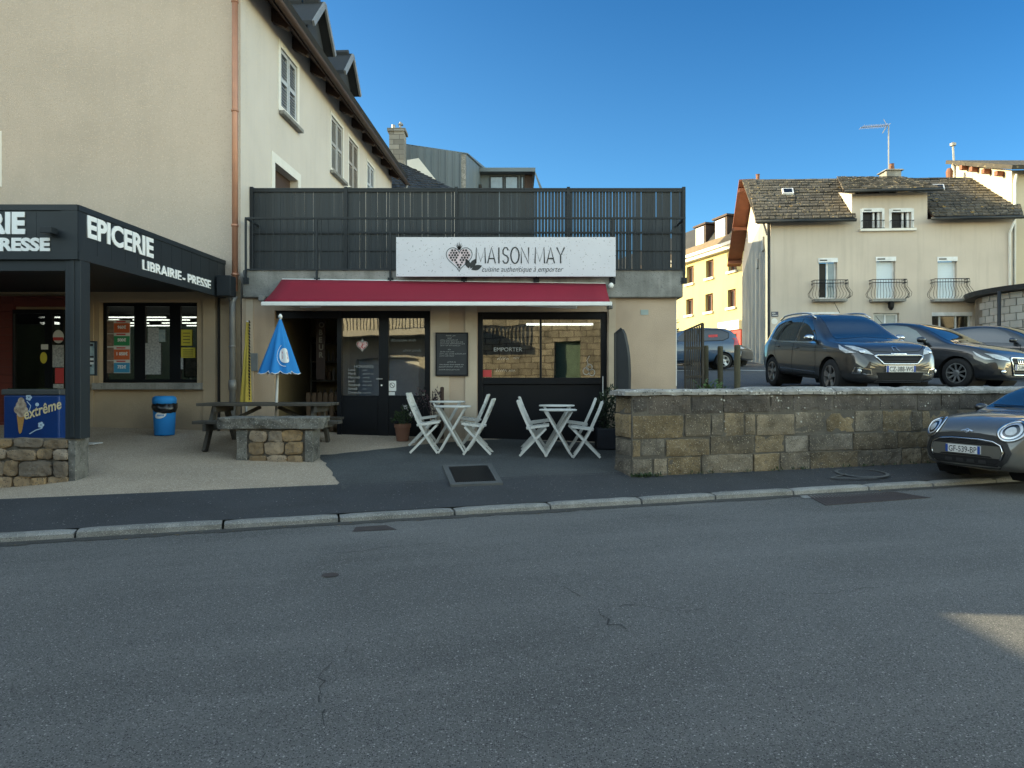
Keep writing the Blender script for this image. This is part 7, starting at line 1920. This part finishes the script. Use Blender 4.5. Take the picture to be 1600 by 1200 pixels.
# -------------------------------------------------- another dark car further right
c2 = Car('saloon_car', 'dark car mostly hidden behind the black hatchback, at the right edge', hatch_spec(), paint('dark blue grey paint', (.018, .022, .028)))
c = c2
c.patch('windscreen', 'front', [(-.60, .93), (-.52, 1.17), (-.47, 1.33), (0, 1.355), (.47, 1.33), (.52, 1.17), (.60, .93), (0, .965)], M_cglass)
for m in SIDES:
    sg = 1 if m == 'left' else -1
    c.patch('side_window', m, [(.60, .915), (.25, 1.19), (0, 1.29), (-.35, 1.325), (-1.05, 1.25), (-1.30, 1.05), (-1.25, .97)], M_cpane); c.line('door_seam', m, [(.66, .88), (.72, .5), (.62, .30), (-.62, .28)], .013, M_gap)
    c.patch('headlight', 'front', [(sg*.40, .575), (sg*.62, .60), (sg*.72, .64), (sg*.76, .72), (sg*.60, .69), (sg*.42, .625)], M_lamp, .008, .03)
h = c.cast('top', .62, .1); b = MB(); b.box(h[0].x - .12, h[0].x + .02, .0, .22, h[0].z + .01, h[0].z + .016); b.build('paper_ticket', C_wh, c.root)
c.mirror(.52, .96, blk); c.wheels(.2, 5, M_rim, True)
al = radians(60); hd = Vector((cos(al), -sin(al), 0)); park(c, Vector((X_(1585, 18.6), 18.9, 0)), hd)

# -------------------------------------------------- small grey car on the street
sp = dict(W=1.73, wr=.31, arch=.355, axles=(1.25, -1.25),
    xs=[-1.82, -1.78, -1.68, -1.5, -1.2, -.8, -.4, 0, .3, .5, .7, .9, 1.1, 1.35, 1.6, 1.78, 1.90, 1.97, 2.00],
    top=[(-1.82, .95), (-1.78, 1.05), (-1.68, 1.25), (-1.5, 1.37), (-1.2, 1.405), (-.4, 1.415), (.1, 1.395), (.38, 1.28), (.62, 1.12), (.80, 1.005), (.95, .985), (1.3, .965), (1.6, .92), (1.80, .86), (1.92, .78), (1.97, .72), (2.0, .60)],
    bot=[(-1.82, .40), (-1.6, .22), (1.6, .17), (1.85, .19), (2.0, .26)],
    belt=[(-1.82, .9), (-1.5, .92), (.6, .90), (.95, .90), (1.5, .855), (1.8, .79), (2.0, .52)],
    w=[(-1.82, .66), (-1.75, .74), (-1.6, .82), (-1.3, .862), (1.2, .865), (1.5, .85), (1.7, .81), (1.85, .75), (1.93, .69), (2.0, .58)],
    roofw=[(-1.82, .76), (0, .76), (.5, .79), (.9, .86)])
gp_ = paint('warm grey paint', (.105, .103, .093))
c = Car('small_grey_car', 'warm grey small car with round headlights parked against the kerb at the right edge', sp, gp_)
c.patch('windscreen', 'front', [(-.66, 1.02), (-.60, 1.2), (-.56, 1.335), (0, 1.36), (.56, 1.335), (.60, 1.2), (.66, 1.02), (0, 1.04)], M_cglass)
c.patch('black_roof', 'top', [(.05, -.52), (.10, 0), (.05, .52), (-1.45, .50), (-1.5, 0), (-1.45, -.50)], blk)
for m in SIDES:
    sg = 1 if m == 'left' else -1
    c.patch('side_window', m, [(.52, .95), (.25, 1.2), (.08, 1.30), (-.55, 1.325), (-.55, .955)], M_cpane); c.patch('side_window', m, [(-.62, .955), (-.62, 1.325), (-1.35, 1.30), (-1.5, .98)], M_cpane); c.line('door_seam', m, [(.62, .9), (.66, .4), (-.55, .3), (-.62, .9)], .013, M_gap)
    c.line('headlight_ring', 'front', [(sg*.575 + .135*cos(a*pi/14), .745 + .125*sin(a*pi/14)) for a in range(28)], .03, M_chrome, .016, True, .014)
    hl = c.patch('headlight', 'front', [(sg*.575 + .125*cos(a*pi/14), .745 + .115*sin(a*pi/14)) for a in range(28)], M_cpane, .010, .03)
    c.line('light_ring', 'front', [(sg*.575 + .095*cos(a*pi/14), .745 + .088*sin(a*pi/14)) for a in range(28)], .022, M_lampw, .018, True)
    c.patch('lamp_lens', 'front', [(sg*.575 + .055*cos(a*pi/10), .745 + .05*sin(a*pi/10)) for a in range(20)], M_lamp, .018, .02)
mouth = [(-.56, .36), (-.60, .46), (-.55, .575), (-.42, .645), (-.2, .672), (.2, .672), (.42, .645), (.55, .575), (.60, .46), (.56, .36), (.45, .27), (-.45, .27)]
c.patch('grille', 'front', mouth, M_gap, .004, .035)
inner = [(-.50, .36), (-.535, .46), (-.50, .555), (-.40, .60), (-.2, .62), (.2, .62), (.40, .60), (.50, .555), (.535, .46), (.50, .36)]
c.line('grille_trim', 'front', inner, .022, M_chrome, .014, False, .008)
c.patch('bumper_bar', 'front', [(-.50, .38), (-.52, .46), (-.50, .545), (.50, .545), (.52, .46), (.50, .38)], gp_, .010, .035)
c.patch('lower_intake', 'front', [(-.36, .405), (.36, .405), (.40, .385), (-.40, .385)], M_gap, .014, .03)
for z in (.565, .585): c.line('grille_bar', 'front', [(-.46, z), (.46, z)], .008, M_plastic, .012)
for y_ in (-.25, -.08, .08, .25): c.patch('lower_vent', 'front', [(y_ - .06, .30), (y_ + .06, .30), (y_ + .05, .345), (y_ - .05, .345)], M_plastic, .010, .03)
c.line('mouth_trim', 'front', mouth, .06, M_plastic, .009, True)
c.line('bonnet_seam', 'front', [(-.80, .69), (-.62, .69)], .007, M_gap); c.line('bonnet_seam', 'front', [(.62, .69), (.80, .69)], .007, M_gap)
c.line('badge', 'front', [(-.085, .72), (-.03, .735), (0, .715), (.03, .735), (.085, .72)], .012, M_chrome, .012); c.line('badge', 'front', [(.028*cos(a*pi/8), .722 + .024*sin(a*pi/8)) for a in range(16)], .01, M_chrome, .014, True)
for y_ in (-.28, .25): c.line('washer_jet', 'front', [(y_, .955), (y_ + .02, .957)], .012, M_black, .01)
c.plate('front', -.02, .475, 'GF-539-BP'); c.mirror(.56, .98, blk); c.wheels(.205, 5, M_rim, True)
c.line('wiper', 'front', [(-.55, 1.045), (0, 1.03), (.45, 1.055)], .02, M_black, .02)
hd = Vector((-1, -KS, 0)).normalized(); nose = Vector((X_(1508, 9.85), 9.85, 0)); cen = nose - hd*2.0
c.place(cen.x, cen.y, .085, atan2(hd.y, hd.x)); 

# -------------------------------------------------- blue hatchback at the back of the car park
def small_spec():
    return dict(W=1.65, wr=.28, arch=.32, axles=(1.2, -1.17),
    xs=[-1.72, -1.69, -1.6, -1.45, -1.2, -.8, -.4, 0, .4, .7, .95, 1.2, 1.4, 1.6, 1.75, 1.82, 1.85],
    top=[(-1.72, .95), (-1.69, 1.08), (-1.6, 1.25), (-1.42, 1.42), (-1.1, 1.47), (-.4, 1.48), (.1, 1.43), (.5, 1.25), (.95, 1.0), (1.3, .92), (1.6, .82), (1.78, .7), (1.85, .6)],
    bot=[(-1.72, .4), (-1.5, .25), (1.5, .2), (1.85, .26)], belt=[(-1.72, .9), (-1.2, .95), (.5, .9), (.95, .88), (1.5, .77), (1.85, .52)],
    w=[(-1.72, .68), (-1.65, .74), (-1.5, .80), (-1.2, .825), (1.2, .82), (1.5, .80), (1.7, .73), (1.85, .58)], roofw=[(-1.72, .74), (0, .73), (.5, .78), (.95, .85)])
bp_ = paint('steel blue paint', (.030, .070, .135))
c = Car('blue_hatchback', 'steel blue small hatchback parked behind the bollards beside the restaurant corner', small_spec(), bp_)
c.patch('windscreen', 'front', [(-.58, 1.0), (-.5, 1.38), (.5, 1.38), (.58, 1.0)], M_cglass); c.patch('rear_window', 'rear', [(-.52, 1.02), (-.48, 1.36), (.48, 1.36), (.52, 1.02)], M_cglass)
for m in SIDES:
    sg = 1 if m == 'left' else -1
    c.patch('side_window', m, [(.55, .95), (.15, 1.30), (-.20, 1.38), (-.30, .96)], M_cpane); c.patch('side_window', m, [(-.38, .96), (-.30, 1.38), (-1.10, 1.37), (-1.36, 1.26), (-1.34, 1.08), (-1.15, .99)], M_cpane)
    c.line('door_seam', m, [(.62, .9), (.66, .4), (.5, .28), (-.34, .27), (-.36, .95)], .012, M_gap)
    c.line('window_seal', m, [(-.38, .96), (-.30, 1.38), (-1.10, 1.37), (-1.36, 1.26), (-1.34, 1.08), (-1.15, .99)], .02, M_gap, .007, True)
    c.patch('tail_lamp', m, [(-1.50, .78), (-1.66, .74), (-1.66, 1.06), (-1.56, 1.10)], M_red, .008, .03)
    c.patch('tail_lamp', 'rear', [(sg*.56, .76), (sg*.70, .76), (sg*.68, 1.08), (sg*.60, 1.08)], M_red, .008, .03)
    c.patch('red_sticker', m, [(-.66, 1.10), (-.98, 1.11), (-.97, 1.20), (-.66, 1.19)], C_rd, .009) if m == 'left' else None
c.mirror(.45, .98, bp_); c.wheels(.19, 5, M_rim, False, .085)
hd = Vector((-1, .12, 0)).normalized()
rearw = Vector((X_(1131, 24.5), 24.5, 0)); rt = Vector((-hd.y, hd.x, 0))
park(c, rearw + hd*1.17 - rt*.82, hd)
# -------------------------------------------------- black car by the grey gable
c = Car('black_car', 'small black car nose out between the blue hatchback and the grey gable', small_spec(), blk)
c.patch('windscreen', 'front', [(-.58, 1.0), (-.5, 1.38), (.5, 1.38), (.58, 1.0)], M_cglass)
for m in SIDES:
    sg = 1 if m == 'left' else -1
    c.patch('side_window', m, [(.55, .95), (.15, 1.30), (-.20, 1.38), (-1.10, 1.37), (-1.36, 1.26), (-1.15, .99)], M_cpane)
    c.patch('headlight', 'front', [(sg*.40, .68), (sg*.66, .68), (sg*.70, .80), (sg*.45, .77)], M_lampw, .008, .03)
    c.patch('headlight', m, [(1.76, .66), (1.5, .74), (1.5, .82), (1.76, .76)], M_lampw, .008, .03)
c.mirror(.45, .98, blk); c.wheels(.19, 5, M_rim, True)
hd = Vector((.75, -.66, 0)).normalized(); park(c, Vector((X_(1168, 28.3), 28.3, 0)) - hd*1.85, hd)

# ------------------------------------------------------------------ tidy: unlabelled labels are never left behind
for o in bpy.data.objects:
    if 'label' in o and not o['label']: del o['label']
